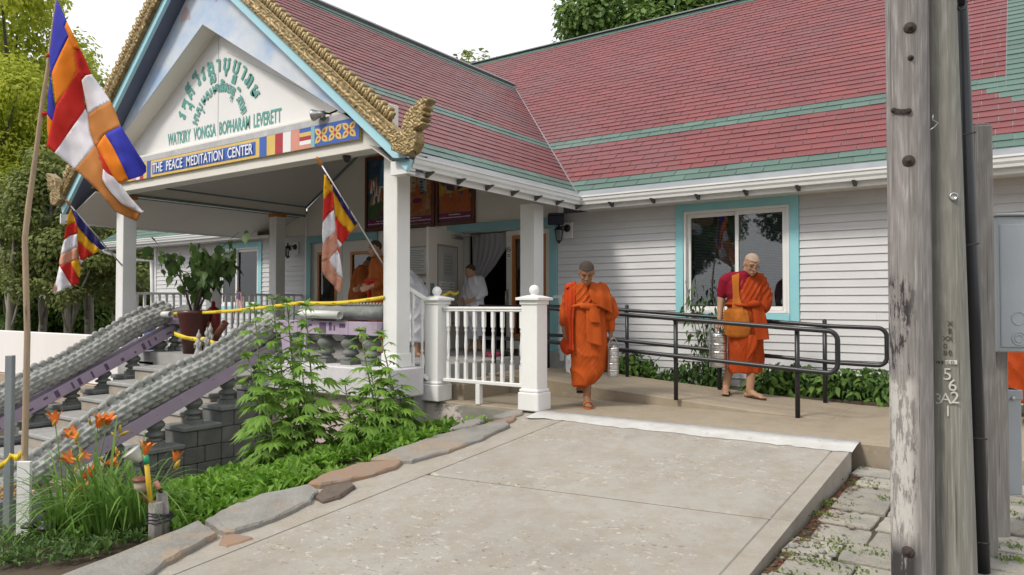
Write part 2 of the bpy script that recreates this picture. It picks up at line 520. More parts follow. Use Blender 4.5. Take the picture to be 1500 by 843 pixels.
tag(mb.build("porch_floor", M_STEP_TREAD), kind="structure")
mb = MB(); mb.box(-5.74, 6.62, -.01, -5.34, 7.56, .19)
mb.box(-6.06, 6.23, -.5, -5.745, 6.46, .17)
tag(mb.build("porch_steps", M_LAND, bevel=.012), kind="structure")
# painted front wall of the landing and pink wall under the platform
mb = MB(); mb.box(-6.05, 6.405, -1.0, -4.22, 6.448, -.03)
w_ = mb.build("landing_wall", M_PEEL); tag(w_, kind="structure")
mb = MB(); mb.box(-7.98, 5.84, -1.0, -5.95, 6.2, .06)
tag(mb.build("porch_base_wall", M_PINK), kind="structure")
mb = MB(); mb.box(-7.92, 5.72, .07, -5.66, 6.3, .40)
tag(mb.build("platform_slab", M_LILACWHITE, bevel=.015), kind="structure")

# pavers on the right, laid in rows that run along the building
pv = thing("paver_walk", (0.4, 4.5, paver_z(4.5)), "walk of worn concrete pavers with weeds in the joints beside the utility poles", "paver walk")
tag(pv, kind="structure")
r2 = random.Random(4)
y = 6.38
row = 0
while y > 1.4:
    d = .32 + r2.uniform(-.02, .03)
    x = XR + .06 + (.0 if row % 2 else -.05) + r2.uniform(0, .05)
    while x < 3.0:
        w = r2.uniform(.38, .56)
        if x < XR + .1: w *= .62
        mb = MB()
        cx, cy = x + w / 2, y - d / 2
        R = Matrix.Rotation(r2.uniform(-.03, .03), 3, 'Z') @ Matrix.Rotation(r2.uniform(-.012, .012), 3, 'X') @ Matrix.Rotation(r2.uniform(-.012, .012), 3, 'Y')
        k = []
        hw, hd = w / 2 - .008, d / 2 - .009
        for a in range(16):
            t = a / 16 * 4; side = int(t); f = t - side
            q = [(-1+2*f, -1), (1, -1+2*f), (1-2*f, 1), (-1, 1-2*f)][side]
            j = 1.012 + noise.noise((cx*7 + q[0]*3, cy*7 + q[1]*3, 2)) * .05 - (.02 if abs(abs(q[0])-1) < .01 and abs(abs(q[1])-1) < .01 else 0)
            k.append(Vector((q[0]*hw*j, q[1]*hd*j, 0)))
        c = Vector((cx, cy, paver_z(cy) + r2.uniform(-.008, .01)))
        top = [c + R @ (p * .97) for p in k]; mid = [c + R @ p - Vector((0,0,.006)) for p in k]; bot = [c + R @ p - Vector((0,0,.08)) for p in k]
        n = 16
        mb.add(top + mid + bot, [tuple(range(n))] + [(i, n+i, n+(i+1) % n, (i+1) % n) for i in range(n)] + [(n+i, 2*n+i, 2*n+(i+1) % n, n+(i+1) % n) for i in range(n)])
        mb.build("paver", M_PAVER, pv)
        x += w + r2.uniform(.0, .012)
    y -= d
    row += 1

# white wall to the left, tan below, cut off by the stairs
mb = MB(); mb.box(-30, 7.0, -.45, -12.5, 7.15, .50)
lw = thing("retaining_wall", (-18, 7.05, -.9), "long low white wall with a tan base beyond the stairs, in front of the dark woods", "low wall")
mb.build("wall_panel", M_WALLWHITE, lw, bevel=.01)
mb = MB(); mb.box(-30, 6.94, -1.2, -12.4, 7.16, -.46)
mb.build("wall_base", M_WALLTAN, lw, bevel=.01)
# ------------------------------------------------------------------ building materials
def siding_mat(name, c1, c2):
    return mat(name, c1, c2, 1.5, (1, 1, 3), rough=.55, bump=.05, bscale=20, objvar=.035, col3=tuple(c*.9 for c in c2), scale3=.9, lo3=.55, hi3=.8)
M_SIDING = siding_mat("vinyl_siding", (.60,.60,.615), (.55,.55,.565))
M_OFFWHITE = mat("offwhite_paint", (.74,.715,.66), (.68,.655,.60), 1.4, rough=.6, bump=.06, bscale=30)
M_CEIL = mat("ceiling_paint", (.60,.575,.54), (.55,.53,.50), .9, rough=.7)
M_WHITE = mat("white_paint", (.80,.80,.79), (.74,.74,.73), 2.2, rough=.45, bump=.05, bscale=35, col3=(.60,.59,.56), scale3=6, lo3=.68, hi3=.85)
M_WHITE2 = mat("white_trim_paint", (.78,.785,.79), (.72,.72,.72), 3, rough=.45, bump=.06, bscale=25, col3=(.5,.49,.46), scale3=9, lo3=.72, hi3=.85)
M_TEAL = mat("teal_trim_paint", (.235,.455,.48), (.20,.41,.435), 3, rough=.5, bump=.06, bscale=25)
M_AQUA = mat("aqua_window_trim", (.29,.60,.66), (.26,.55,.61), 2.5, rough=.45, bump=.05, bscale=25)
M_FASCIA = mat("pale_blue_fascia", (.40,.70,.80), (.37,.65,.75), 2, rough=.45, bump=.05, bscale=25, col3=(.16,.17,.19), scale3=14, lo3=.74, hi3=.78)
M_GREYLINE = mat("slate_blue_trim", (.165,.24,.255), (.14,.21,.22), 3, rough=.6)
M_ORANGEWOOD = mat("orange_varnished_wood", (.50,.185,.03), (.38,.13,.02), 5, (1,1,.2), rough=.35)
M_DARKWOOD = mat("brown_frame_wood", (.16,.055,.028), (.10,.035,.02), 7, rough=.45)
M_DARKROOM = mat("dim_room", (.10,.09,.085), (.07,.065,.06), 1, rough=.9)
M_GOLD = mat("old_gold_paint", (.33,.24,.11), (.17,.12,.052), 16, rough=.42, metal=.3, bump=.25, bscale=40, col3=(.56,.44,.22), scale3=30, lo3=.55, hi3=.72)
M_GUTTER = mat("white_gutter", (.76,.77,.77), (.66,.67,.66), 1.2, (1,1,4), rough=.3, col3=(.42,.42,.39), scale3=4, lo3=.66, hi3=.8)
M_GREYSTRIP = mat("grey_drip_edge", (.27,.28,.30), (.21,.22,.24), 3, rough=.5)
M_SOFFITBR = mat("dull_bracket", (.10,.095,.09), rough=.6)
M_SOFFITDARK = mat("navy_soffit", (.13,.15,.22), (.10,.12,.18), 2, rough=.6)
M_BLACKMETAL = mat("black_metal", (.012,.013,.017), (.02,.02,.024), 8, rough=.38, spec=.5)
M_STEEL = mat("brushed_metal", (.55,.55,.56), (.42,.42,.43), 8, rough=.35, metal=.9)
M_SIGNWHITE = mat("sign_board_white", (.76,.755,.76), (.72,.71,.71), 1.1, rough=.6, col3=(.55,.54,.53), scale3=11, lo3=.74, hi3=.82)
M_SIGNGREEN = mat("sign_green", (.12,.36,.32), (.10,.31,.275), 8, rough=.6)
M_SIGNBLUE = mat("sign_blue", (.045,.125,.47), (.04,.105,.40), 4, rough=.5)
M_SIGNYELLOW = mat("sign_yellow", (.70,.50,.15), (.64,.45,.12), 4, rough=.5)
M_SIGNRED = mat("sign_red", (.42,.03,.045), (.37,.025,.04), 4, rough=.5)
M_SIGNPINK = mat("sign_salmon", (.66,.29,.22), (.60,.26,.20), 4, rough=.5)
def glass_mat(name, tint=(.03,.035,.04), gloss=.12, alpha=.75):
    m, N, L, P = new_mat(name)
    g = N.new("ShaderNodeBsdfGlossy"); g.inputs["Roughness"].default_value = .02
    t = N.new("ShaderNodeBsdfTransparent"); t.inputs["Color"].default_value = (alpha, alpha*1.03, alpha*1.05, 1)
    fr = N.new("ShaderNodeFresnel"); fr.inputs["IOR"].default_value = 1.5
    ms = N.new("ShaderNodeMixShader"); L.new(ramp(N, L, fr.outputs[0], 0, 1, .055, 1), ms.inputs[0])
    L.new(t.outputs[0], ms.inputs[1]); L.new(g.outputs[0], ms.inputs[2])
    L.new(ms.outputs[0], N["Material Output"].inputs["Surface"])
    return m
M_GLASS = glass_mat("window_glass")
def roof_mat(name, c1, c2, moss):
    m, N, L, P = new_mat(name)
    n1 = noise_tex(N, L, 1.3, 5)
    c = mixc(N, L, ramp(N, L, n1, .35, .7), c1, c2)
    g = N.new("ShaderNodeNewGeometry")
    oi = N.new("ShaderNodeObjectInfo")
    a = N.new("ShaderNodeMath"); a.operation = 'ADD'; L.new(g.outputs["Random Per Island"], a.inputs[0]); L.new(oi.outputs["Random"], a.inputs[1])
    f = N.new("ShaderNodeMath"); f.operation = 'FRACT'; L.new(a.outputs[0], f.inputs[0])
    hsv = N.new("ShaderNodeHueSaturation"); L.new(ramp(N, L, f.outputs[0], 0, 1, .86, 1.13), hsv.inputs["Value"]); L.new(c, hsv.inputs["Color"])
    n2 = noise_tex(N, L, .55, 6, rough=.65, off=(5,2,8))
    c = mixc(N, L, ramp(N, L, n2, .5, .76, 0, .6), hsv.outputs[0], moss)
    gr = noise_tex(N, L, 260, 2, rough=.7)
    c = mixc(N, L, ramp(N, L, gr, .4, .7, .0, .06), c, (.42,.38,.38))
    L.new(c, P.inputs["Base Color"]); P.inputs["Roughness"].default_value = .45; P.inputs["Specular IOR Level"].default_value = .5
    b = N.new("ShaderNodeBump"); b.inputs["Strength"].default_value = .3; b.inputs["Distance"].default_value = .004
    L.new(gr, b.inputs["Height"]); L.new(b.outputs[0], P.inputs["Normal"])
    return m
M_SHRED = roof_mat("red_asphalt_shingle", (.185,.028,.029), (.145,.024,.027), (.13,.06,.068))
M_SHGREEN = roof_mat("green_asphalt_shingle", (.075,.145,.115), (.062,.12,.098), (.11,.15,.135))
def mural_mat():
    m, N, L, P = new_mat("painted_sky_mural")
    n1 = noise_tex(N, L, 1.6, 6, (1,1,1.3), .6)
    c = mixc(N, L, ramp(N, L, n1, .36, .62), (.40,.53,.74), (.66,.70,.76))
    sp = noise_tex(N, L, 26, 3, off=(3,3,3))
    c = mixc(N, L, ramp(N, L, sp, .74, .77), c, (.25,.24,.28))
    L.new(c, P.inputs["Base Color"]); P.inputs["Roughness"].default_value = .55
    return m
M_MURAL = mural_mat()

temple = thing("temple_hall", (-5.0, 9.6, 0), "temple hall with red and green shingled roofs, white siding and a gabled entrance porch", "temple")
YE, ZE, XP = 9.1, 2.66, -5.24
YR, ZR = 14.93, 7.36
XRG, ZRG = -9.1, 5.84
GM = Vector((0, YR-YE, ZR-ZE)); LM = GM.length; GM.normalize()
GP = Vector((XRG-XP, 0, ZRG-ZE)); LP_ = GP.length; GP.normalize()
tj = LM * (ZRG-ZE) / (ZR-ZE); YJ = YE + GM.y * tj

def clip(poly, a, b, c):            # keep a*s+b*t+c >= 0
    out = []
    for i, p in enumerate(poly):
        q = poly[(i + 1) % len(poly)]
        dp, dq = a*p[0]+b*p[1]+c, a*q[0]+b*q[1]+c
        if dp >= 0: out.append(p)
        if dp * dq < 0:
            k = dp / (dp - dq); out.append((p[0]+(q[0]-p[0])*k, p[1]+(q[1]-p[1])*k))
    return out
EXPO, TAB = .148, .345
def shingles(org, e, g, cons, tmax, srange, colour, seed):
    """tabs of one roof plane: lists of (local corner points with heights, colour)"""
    n = e.cross(g);
    if n.z < 0: n = -n
    rr = random.Random(seed); out = []
    for row in range(int(tmax / EXPO) + 1):
        t0 = row * EXPO; t1 = min(t0 + EXPO + .035, tmax)
        s = srange[0] + (row % 2) * TAB / 2 + rr.uniform(-.03, .03)
        while s < srange[1]:
            w = TAB
            if colour is col_main:      # the green border is cut to a clean line
                edge = -.17 if row > 10 else -.42 + (10.5 - row) * .125
                if s + .02 < edge < s + w - .02: w = edge - s
                elif 0 < s - edge < .01: w = TAB - rr.uniform(.05, .2)
            P_ = [(s + .005, t0 + rr.uniform(-.003, .003)), (s + w - .005, t0 + rr.uniform(-.003, .003)), (s + w - .005, t1), (s + .005, t1)]
            for k in cons:
                P_ = clip(P_, *k)
                if len(P_) < 3: break
            s += w
            if len(P_) < 3: continue
            lift = rr.uniform(0, .003)
            col = colour(sum(p[0] for p in P_) / len(P_), t0)
            pts = []
            for a, b in P_:
                h = .0115 + lift - .0105 * (b - t0) / (EXPO + .035)
                pts.append((org + e * a + g * b + n * h, org + e * a + g * b + n * (h - .008)))
            out.append((pts, col))
    return out
def tab_faces(pts):
    n = len(pts)
    return [a for a, b in pts] + [b for a, b in pts], [tuple(range(n))] + [(i, n+i, n+(i+1) % n, (i+1) % n) for i in range(n)]
def col_main(s, t):
    r = round(t / EXPO)
    if r < 3 or r in (11, 12): return 1
    if t > LM - .36: return 1
    if s > -.17 and r > 10: return 1
    if 3 <= r <= 10 and s > -.42 + (10.5 - r) * .125: return 1
    return 0
def col_porch(s, t):
    r = round(t / EXPO)
    if r < 3 or r in (11, 12) or t > LP_ - .34: return 1
    return 0
main_org = Vector((0, YE, ZE)); ex = Vector((1, 0, 0)); ey = Vector((0, 1, 0))
XL2 = 2 * XRG - XP
vk = tj / (XP - XRG)       # valley: t = vk * (XP - s)
tabs_main = shingles(main_org, ex, GM, [(vk, 1, -vk * XP), (1, 0, -XRG)], LM, (-9.4, 2.8), col_main, 1)
tabs_top = [t for t in shingles(main_org, ex, GM, [(-vk, 1, vk * XL2), (-1, 0, XRG)], LM, (-13.4, XRG), col_main, 6) if sum((a.z for a, b in t[0])) / len(t[0]) > ZRG - .3]
tabs_main = [t for t in tabs_main if True]
# trim what lies behind the porch ridge on the left
def left_ok(t):
    c = sum((a for a, b in t[0]), Vector()) / len(t[0])
    return c.x > XRG - .35 or (c - main_org).dot(GM) > tj + (XRG - c.x) * vk * -1 + (0)
tabs_main = [t for t in tabs_main if (lambda c: c.x > XRG or (c - main_org).dot(GM) >= vk * (c.x - XL2))(sum((a for a, b in t[0]), Vector()) / len(t[0]))]
tabs_left = shingles(main_org, ex, GM, [(-vk, 1, vk * XL2), (1.35, -1, 1.35 * 19.2)], LM, (-19.3, -11.2), col_main, 2)
tabs_left = [t for t in tabs_left if (sum((a for a, b in t[0]), Vector()) / len(t[0])).x < -11.5 and (sum((a for a, b in t[0]), Vector()) / len(t[0])).z < 5.5]
porch_org = Vector((XP, 0, ZE))
# porch plane: s runs along +Y; valley with the main roof: t <= ... y = YE + GM.y*tj*(t/LP_)
vy = (YJ - YE) / LP_
tabs_porch = shingles(porch_org, ey, GP, [(-1, vy, YE), (1, 0, -5.50)], LP_, (5.4, YJ + .4), col_porch, 3)

def roof_sheet(name, pts, parent, th=.05):
    n = (Vector(pts[1]) - Vector(pts[0])).cross(Vector(pts[2]) - Vector(pts[1])).normalized()
    if n.z < 0: n = -n
    mb = MB(); mb.prism([Vector(p) - n * .001 for p in pts], -n * th)
    return mb.build(name, M_GREYSTRIP, parent)
roof_main = roof_sheet("roof", [(XP,YE,ZE),(2.8,YE,ZE),(2.8,YR,ZR),(XRG-4.0,YR,ZR),(XRG,YJ,ZRG)], temple)
roof_left = roof_sheet("roof", [(-19.2,YE,ZE),(XL2,YE,ZE),(XRG,YJ,ZRG),(XRG-4.0,YR,ZR),(-13.7,YR,ZR)], temple)
roof_porch = roof_sheet("porch_roof", [(XP,5.50,ZE),(XP,YE,ZE),(XRG,YJ,ZRG),(XRG,5.50,ZRG)], temple)
roof_sheet("porch_roof", [(-12.86,5.50,2.64),(-12.96,YE,2.64),(XRG,YJ,ZRG+.1),(XRG,5.50,ZRG+.1)], temple)
roof_back = roof_sheet("roof", [(-19,20.5,ZE),(2.8,20.5,ZE),(2.8,YR,ZR),(-13.7,YR,ZR)], temple)
def px_area(pts):
    q = []
    for a, b in pts:
        r = to_px(a)
        if r is None: return 0
        q.append(r)
    cx = sum(p[0] for p in q) / len(q); cy = sum(p[1] for p in q) / len(q)
    if not (0 < cx < 1500 and 0 < cy < 843) or 1308 < cx < 1436: return 0
    return abs(sum(q[i][0]*q[(i+1) % len(q)][1] - q[(i+1) % len(q)][0]*q[i][1] for i in range(len(q)))) / 2
allt = [(px_area(p), p, c, roof_main) for p, c in tabs_main + tabs_top] + [(px_area(p), p, c, roof_porch) for p, c in tabs_porch] + [(0, p, c, roof_left) for p, c in tabs_left]
allt.sort(key=lambda q: -q[0])
for i, (ar, pts, c, par) in enumerate(allt[:300]):
    mb = MB(); mb.add(*tab_faces(pts)); mb.build("shingle", M_SHGREEN if c else M_SHRED, par)
for par in (roof_main, roof_porch, roof_left):
    mb = MB()
    for ar, pts, c, pr_ in allt[300:]:
        if pr_ is par: mb.add(*tab_faces(pts), mi=c)
    mb.build("shingle_field", [M_SHRED, M_SHGREEN], par, kind="stuff")
# ridge cap and valley line
mb = MB(); mb.beam((XRG-3.9, YR, ZR+.02), (2.8, YR, ZR+.02), .16, .022); mb.build("ridge_cap", M_GREYSTRIP, temple)
mb = MB(); mb.prism([(XRG-.13,5.5,ZRG-.08),(XRG,5.5,ZRG+.025),(XRG+.13,5.5,ZRG-.08),(XRG+.13,5.5,ZRG-.09),(XRG,5.5,ZRG+.01),(XRG-.13,5.5,ZRG-.09)], (0,YJ-5.5,0)); mb.build("ridge_cap", M_SHGREEN, temple)
mb = MB(); mb.tube([(XP, YE, ZE+.015), (XRG, YJ, ZRG+.012)], .012, 6); mb.build("valley_flashing", M_GREYSTRIP, temple)
# drip edges
mb = MB(); mb.prism([(XP,YE-.06,ZE-.02),(XP,YE+.06,ZE+.075),(XP,YE+.06,ZE+.06),(XP,YE-.06,ZE-.035)], (8.0,0,0)); mb.build("drip_edge", M_GREYSTRIP, temple)
mb = MB(); mb.prism([(XP+.06,5.5,ZE-.02),(XP-.06,5.5,ZE+.075),(XP-.06,5.5,ZE+.06),(XP+.06,5.5,ZE-.035)], (0,3.6,0)); mb.build("drip_edge", M_GREYSTRIP, temple)

# gutters (K-style section swept round the inner corner) with brackets below
GS = [(0,.115),(.10,.125),(.118,.122),(.118,.10),(.105,.092),(.10,.055),(.082,.03),(.075,.0),(0,.0)]
def sweep(section, path_, outward, name, mat_, parent, close=True):
    rings = []
    for p, o in zip(path_, outward):
        rings.append([Vector(p) + Vector(o) * a + Vector((0,0,b)) for a, b in section])
    mb = MB(); mb.loft(rings, smooth=False); return mb.build(name, mat_, parent)
z0 = 2.52
gut = sweep(GS, [(XP-.0,5.56,z0),(XP,YE,z0),(2.8,YE,z0)], [(1,0,0),(1,-1,0),(0,-1,0)], "gutter", M_GUTTER, temple)
br = MB(); br.prism([(0,-.02,.0),(.115,-.02,.005),(.0,-.02,-.055)], (0,.04,0))
brm = br.mesh("gutter_bracket", mats=[M_SOFFITBR])
for i in range(7):
    o = link("bracket", brm, gut, Vector((XP+.005, 5.85 + i*.53, z0-.003)) - root_loc(gut))
for i in range(13):
    o = link("bracket", brm, gut, Vector((XP+.55 + i*.62, YE-.005, z0-.003)) - root_loc(gut)); o.rotation_euler = (0,0,-pi/2)
sweep(GS, [(-19.3,YE,z0),(XL2-.1,YE,z0)], [(0,-1,0),(0,-1,0)], "gutter", M_GUTTER, temple)
# fascia boards and eave soffits
mb = MB(); mb.box(XP-.03,YE,2.46,2.8,YE+.025,2.62); mb.box(XP-.025,5.56,2.46,XP,YE,2.62)
mb.build("fascia_board", M_WHITE2, temple)
for a_, b_ in ((-5.3, 2.8), (-19.2, -12.4)):
    mb = MB(); mb.box(a_,YE+.025,2.48,b_,9.58,2.50)
    mb.build("eave_soffit", M_OFFWHITE, temple)
mb = MB(); mb.box(-19.2,YE,2.46,-12.7,YE+.02,2.62); mb.build("fascia_board", M_WHITE2, temple)
mb = MB(); mb.tube([(-18.9,9.05,2.54),(-18.9,9.12,2.42),(-18.3,9.45,2.22),(-17.4,9.5,2.16),(-17.3,9.5,0)], .045, 8); mb.build("downspout", M_WHITE2, temple)

# ------------------------------------------------------------------ walls with lap siding
YW = 9.56
def wall_pieces(x0, x1, z0, z1, holes):
    """rectangles of a wall left by its holes"""
    xs = sorted({x0, x1, *[h[0] for h in holes], *[h[1] for h in holes]}); out = []
    for a, b in zip(xs, xs[1:]):
        zs = [z0]; cuts = sorted((h[2], h[3]) for h in holes if h[0] <= a and h[1] >= b)
        z = z0
        for c, d in cuts:
            if c > z: out.append((a, b, z, c))
            z = d
        if z < z1: out.append((a, b, z, z1))
    return out
WIN_R = (-3.95, -2.32, .88, 2.49)
WIN_L = (-14.73, -13.14, .95, 2.44)
def siding(x0, x1, win, z_lo, seams, parent):
    ex_ = .0985; k = 0
    while z_lo + k * ex_ < 2.48:
        za = z_lo + k * ex_; zb = min(za + ex_ + .012, 2.49)
        segs = [(x0, x1)]
        if zb > win[2] and za < win[3] - .02: segs = [(x0, win[0] - .002), (win[1] + .002, x1)]
        cut = []
        for a, b in segs:
            s_ = [q for q in seams[k % len(seams)] if a + .4 < q < b - .4]
            pts = [a] + s_ + [b]
            cut += list(zip(pts, pts[1:]))
        for a, b in cut:
            if b - a < .01: continue
            za2 = za
            mb = MB()
            pr_ = [(a, YW - .019, za2), (a, YW - .019, za2 + .006), (a, YW - .016, za2 + .02), (a, YW - .002, zb), (a, YW + .004, zb), (a, YW + .004, za2)]
            mb.prism(pr_, (b - a - .001, 0, 0))
            mb.build("siding_board", M_SIDING, parent)
        k += 1
wr_ = MB()
for a, b, c, d in wall_pieces(-5.86, 2.8, .0, 2.49, [(WIN_R[0]+.1, WIN_R[1]-.1, WIN_R[2]+.1, WIN_R[3]-.1)]): wr_.box(a, YW+.006, c, b, YW+.16, d)
wall_r = wr_.build("wall", M_OFFWHITE, temple)
siding(-5.86, 2.8, WIN_R, .14, [(-4.7, .9), (-1.9, .2), (-4.9, 1.3), (-1.45, 1.9), (.6,)], wall_r)
mb = MB(); mb.box(-5.86, YW-.006, -.2, 2.8, YW+.005, .137)
mb.build("foundation", mat("foundation_concrete", (.50,.51,.51), (.36,.37,.37), 5, rough=.8, bump=.4, bscale=25), temple)
wl_ = MB()
for a, b, c, d in wall_pieces(-17.3, -11.74, -.3, 2.9, [(WIN_L[0]+.1, WIN_L[1]-.1, WIN_L[2]+.1, WIN_L[3]-.1)]): wl_.box(a, YW+.006, c, b, YW+.16, d)
wall_l = wl_.build("wall", M_OFFWHITE, temple)
siding(-17.3, -11.74, WIN_L, .2, [(-15.6,), (-12.6,), (-15.2,), (-12.4,)], wall_l)
mb = MB(); mb.box(-17.36, YW-.03, -.3, -17.26, YW+.16, 2.49); mb.box(-11.76, YW-.02, .38, -11.70, YW+.01, 2.9)
mb.build("corner_post", M_WHITE2, temple)
# left wing gable end
mb = MB(); mb.box(-17.36, YW+.16, -.3, -17.26, 20, 2.49); mb.build("wall", M_SIDING, temple)
# smooth porch wall with its two door openings
DL = (-11.58, -9.86, .38, 2.32); DR = (-7.70, -6.0, .38, 2.30)
pw = MB()
for a, b, c, d in wall_pieces(-11.72, -5.862, .38, 3.0, [DL, DR]): pw.box(a, YW, c, b, YW+.16, d)
pw.prism([(-11.72,YW,3.0),(-5.862,YW,3.0),(-5.862,YW,3.02),(-8.85,YW,4.75),(-11.72,YW,3.02)], (0,.16,0))
wall_p = pw.build("wall", M_OFFWHITE, temple)

def box_frame(mb, x0, x1, z0, z1, w, y0, y1, mi=0, bottom=True):
    mb.box(x0, y0, z0, x0+w, y1, z1, mi); mb.box(x1-w, y0, z0, x1, y1, z1, mi)
    mb.box(x0+w, y0, z1-w, x1-w, y1, z1, mi)
    if bottom: mb.box(x0+w, y0, z0, x1-w, y1, z0+w, mi)
def make_window(win, split, trimmat, blinds, front_left):
    x0, x1, z0, z1 = win
    mb = MB(); box_frame(mb, x0, x1, z0, z1, .115, YW-.035, YW+.02)
    wn_ = mb.build("window", trimmat, temple, bevel=.004)
    xi0, xi1, zi0, zi1 = x0+.117, x1-.117, z0+.117, z1-.117
    mb = MB(); box_frame(mb, xi0, xi1, zi0, zi1, .035, YW-.03, YW+.1); mb.build("frame", M_WHITE, wn_, bevel=.003)
    for k, (a, b) in enumerate(((xi0+.036, split+.03), (split-.03, xi1-.036))):
        y = YW - .012 if (k == 1) != front_left else YW + .024
        mb = MB(); box_frame(mb, a, b, zi0+.036, zi1-.036, .05, y, y+.03); mb.build("sash", M_WHITE, wn_, bevel=.003)
        mb = MB(); mb.box(a+.051, y+.012, zi0+.087, b-.051, y+.017, zi1-.087); mb.build("pane", M_GLASS, wn_)
        if blinds:
            mb = MB(); z = zi0 + .1
            while z < zi1 - .1:
                mb.prism([(a+.06, y+.07, z), (a+.06, y+.088, z+.013), (a+.06, y+.089, z+.0115), (a+.06, y+.071, z-.0015)], (b-a-.12, 0, 0)); z += .021
            mb.build("blind", blinds, wn_, kind="stuff")
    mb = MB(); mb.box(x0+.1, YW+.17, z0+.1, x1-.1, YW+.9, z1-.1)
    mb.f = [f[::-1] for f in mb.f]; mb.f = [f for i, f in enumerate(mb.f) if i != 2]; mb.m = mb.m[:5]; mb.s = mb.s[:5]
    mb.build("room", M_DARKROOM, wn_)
    return wn_
M_BLIND = mat("grey_blind", (.30,.33,.34), (.25,.28,.29), 4, rough=.6)
make_window(WIN_R, -3.10, M_AQUA, M_BLIND, False)
make_window(WIN_L, -14.05, M_AQUA, None, True)

# doors
def door_leaf(name, x0, x1, z0, z1, y, win, parent=None, sign=True):
    wx0, wx1, wz0, wz1 = win
    mb = MB()
    for a, b, c, d in wall_pieces(x0, x1, z0, z1, [win]): mb.box(a, y, c, b, y+.045, d)
    d_ = mb.build(name, M_OFFWHITE, temple, bevel=.003)
    mb = MB(); box_frame(mb, wx0-.04, wx1+.04, wz0-.04, wz1+.04, .055, y-.012, y+.057); mb.build("glazing_frame", M_ORANGEWOOD, d_, bevel=.004)
    mb = MB(); mb.box(wx0+.012, y+.02, wz0+.012, wx1-.012, y+.025, wz1-.012); mb.build("pane", M_GLASS, d_)
    return d_
mb = MB(); box_frame(mb, -11.71, -9.73, .38, 2.445, .13, YW-.03, YW, bottom=False); mb.build("door_trim", M_TEAL, temple, bevel=.004)
door_leaf("door", -11.57, -10.73, .40, 2.31, YW+.03, (-11.40, -10.92, .75, 2.09))
door_leaf("door", -10.72, -9.87, .40, 2.31, YW+.03, (-10.46, -9.92, .75, 2.06))
mb = MB(); box_frame(mb, -7.84, -5.865, .38, 2.445, .135, YW-.035, YW, bottom=False); mb.box(-8.05, YW-.05, 2.31, -5.865, YW-.035, 2.45)
mb.build("door_trim", M_TEAL, temple, bevel=.004)
dr = door_leaf("door", -6.86, -6.01, .40, 2.29, YW+.03, (-6.70, -6.14, .62, 2.17))
mb = MB(); mb.box(-6.83, YW-.0, 1.05, -6.80, YW+.03, 1.35); mb.tube([(-6.815,YW-.05,1.08),(-6.815,YW-.05,1.32)], .012, 8); mb.build("handle", M_STEEL, dr)
mb = MB(); mb.box(-6.845, YW+.022, 1.83, -6.755, YW+.03, 2.10); sg = mb.build("no_smoking_notice", M_WHITE, dr)
mb = MB(); 
ring = [(.036*cos(2*pi*i/20), .036*sin(2*pi*i/20)) for i in range(20)]
mb.tube([(-6.80+a, YW+.02, 1.99+b) for a, b in ring + ring[:1]], .005, 5); mb.beam((-6.825,YW+.02,2.015),(-6.775,YW+.02,1.965),.008,.004,(0,1,0))
mb.box(-6.82,YW+.019,1.985,-6.78,YW+.021,1.995,1)
mb.box(-6.83,YW+.019,1.90,-6.77,YW+.021,1.91,1); mb.box(-6.82,YW+.019,1.875,-6.78,YW+.021,1.885,1)
mb.build("no_smoking_symbol", [M_SIGNRED, M_BLACKMETAL], sg)
# the leaf that stands open, hinged at the left jamb
hx, hy = -7.69, 9.50; tx, ty = -7.43, 8.33
dv = Vector((tx-hx, ty-hy, 0)); dl = dv.length; dv.normalize(); nv = Vector((-dv.y, dv.x, 0))   # faces +X
if nv.x < 0: nv = -nv
R_ = Matrix((dv, nv, Vector((0,0,1)))).transposed()
def leaf_pt(a, z, o=0): return Vector((hx, hy, 0)) + dv * a + nv * o + Vector((0,0,z))
mb = MB(); w0, w1, q0, q1 = .26, dl-.3, .82, 2.02
for a, b, c, d in wall_pieces(0, dl, .40, 2.29, [(w0, w1, q0, q1)]):
    mb.obox(leaf_pt((a+b)/2, (c+d)/2), (b-a, .045, d-c), R_)
dop = mb.build("door", M_OFFWHITE, temple, bevel=.003, label="open off-white door leaf with papers on its glass")
mb = MB(); mb.obox(leaf_pt((w0+w1)/2, (q0+q1)/2, .012), (w1-w0, .006, q1-q0), R_); mb.build("pane", mat("papered_glass", (.55,.57,.55), (.50,.52,.50), 2, rough=.2), dop)
mb = MB()
for a0, a1, c, d in ((w0-.03, w0, q0-.03, q1+.03), (w1, w1+.03, q0-.03, q1+.03), (w0, w1, q1, q1+.03), (w0, w1, q0-.03, q0)):
    mb.obox(leaf_pt((a0+a1)/2, (c+d)/2, .026), (a1-a0, .014, d-c), R_)
mb.build("glazing_frame", M_WALLTAN, dop)
M_PAPER = mat("paper", (.72,.72,.70), (.66,.66,.65), 3, rough=.8)
M_PAPERGREY = mat("grey_paper", (.45,.43,.41), (.41,.39,.37), 3, rough=.8)
def paper(a0, a1, c, d, m_, parent, lines=6):
    mb = MB(); mb.obox(leaf_pt((a0+a1)/2, (c+d)/2, .019), (a1-a0, .003, d-c), R_); p_ = mb.build("notice_paper", m_, parent)
    mb = MB()
    for i in range(lines):
        z = d - (d-c) * (i+1) / (lines+1)
        f = .8 if i % 3 else .55
        mb.obox(leaf_pt((a0+a1)/2 , z, .0225), ((a1-a0)*f, .002, (d-c)*.025), R_)
    mb.build("print_lines", M_GREYLINE, p_, kind="stuff")
paper(w0+.12, w1-.2, 1.56, 1.92, M_PAPERGREY, dop)
paper(w0+.06, w0+.30, 1.05, 1.47, M_PAPER, dop, 9); paper(w0+.32, w1-.05, 1.05, 1.47, M_PAPER, dop, 9)
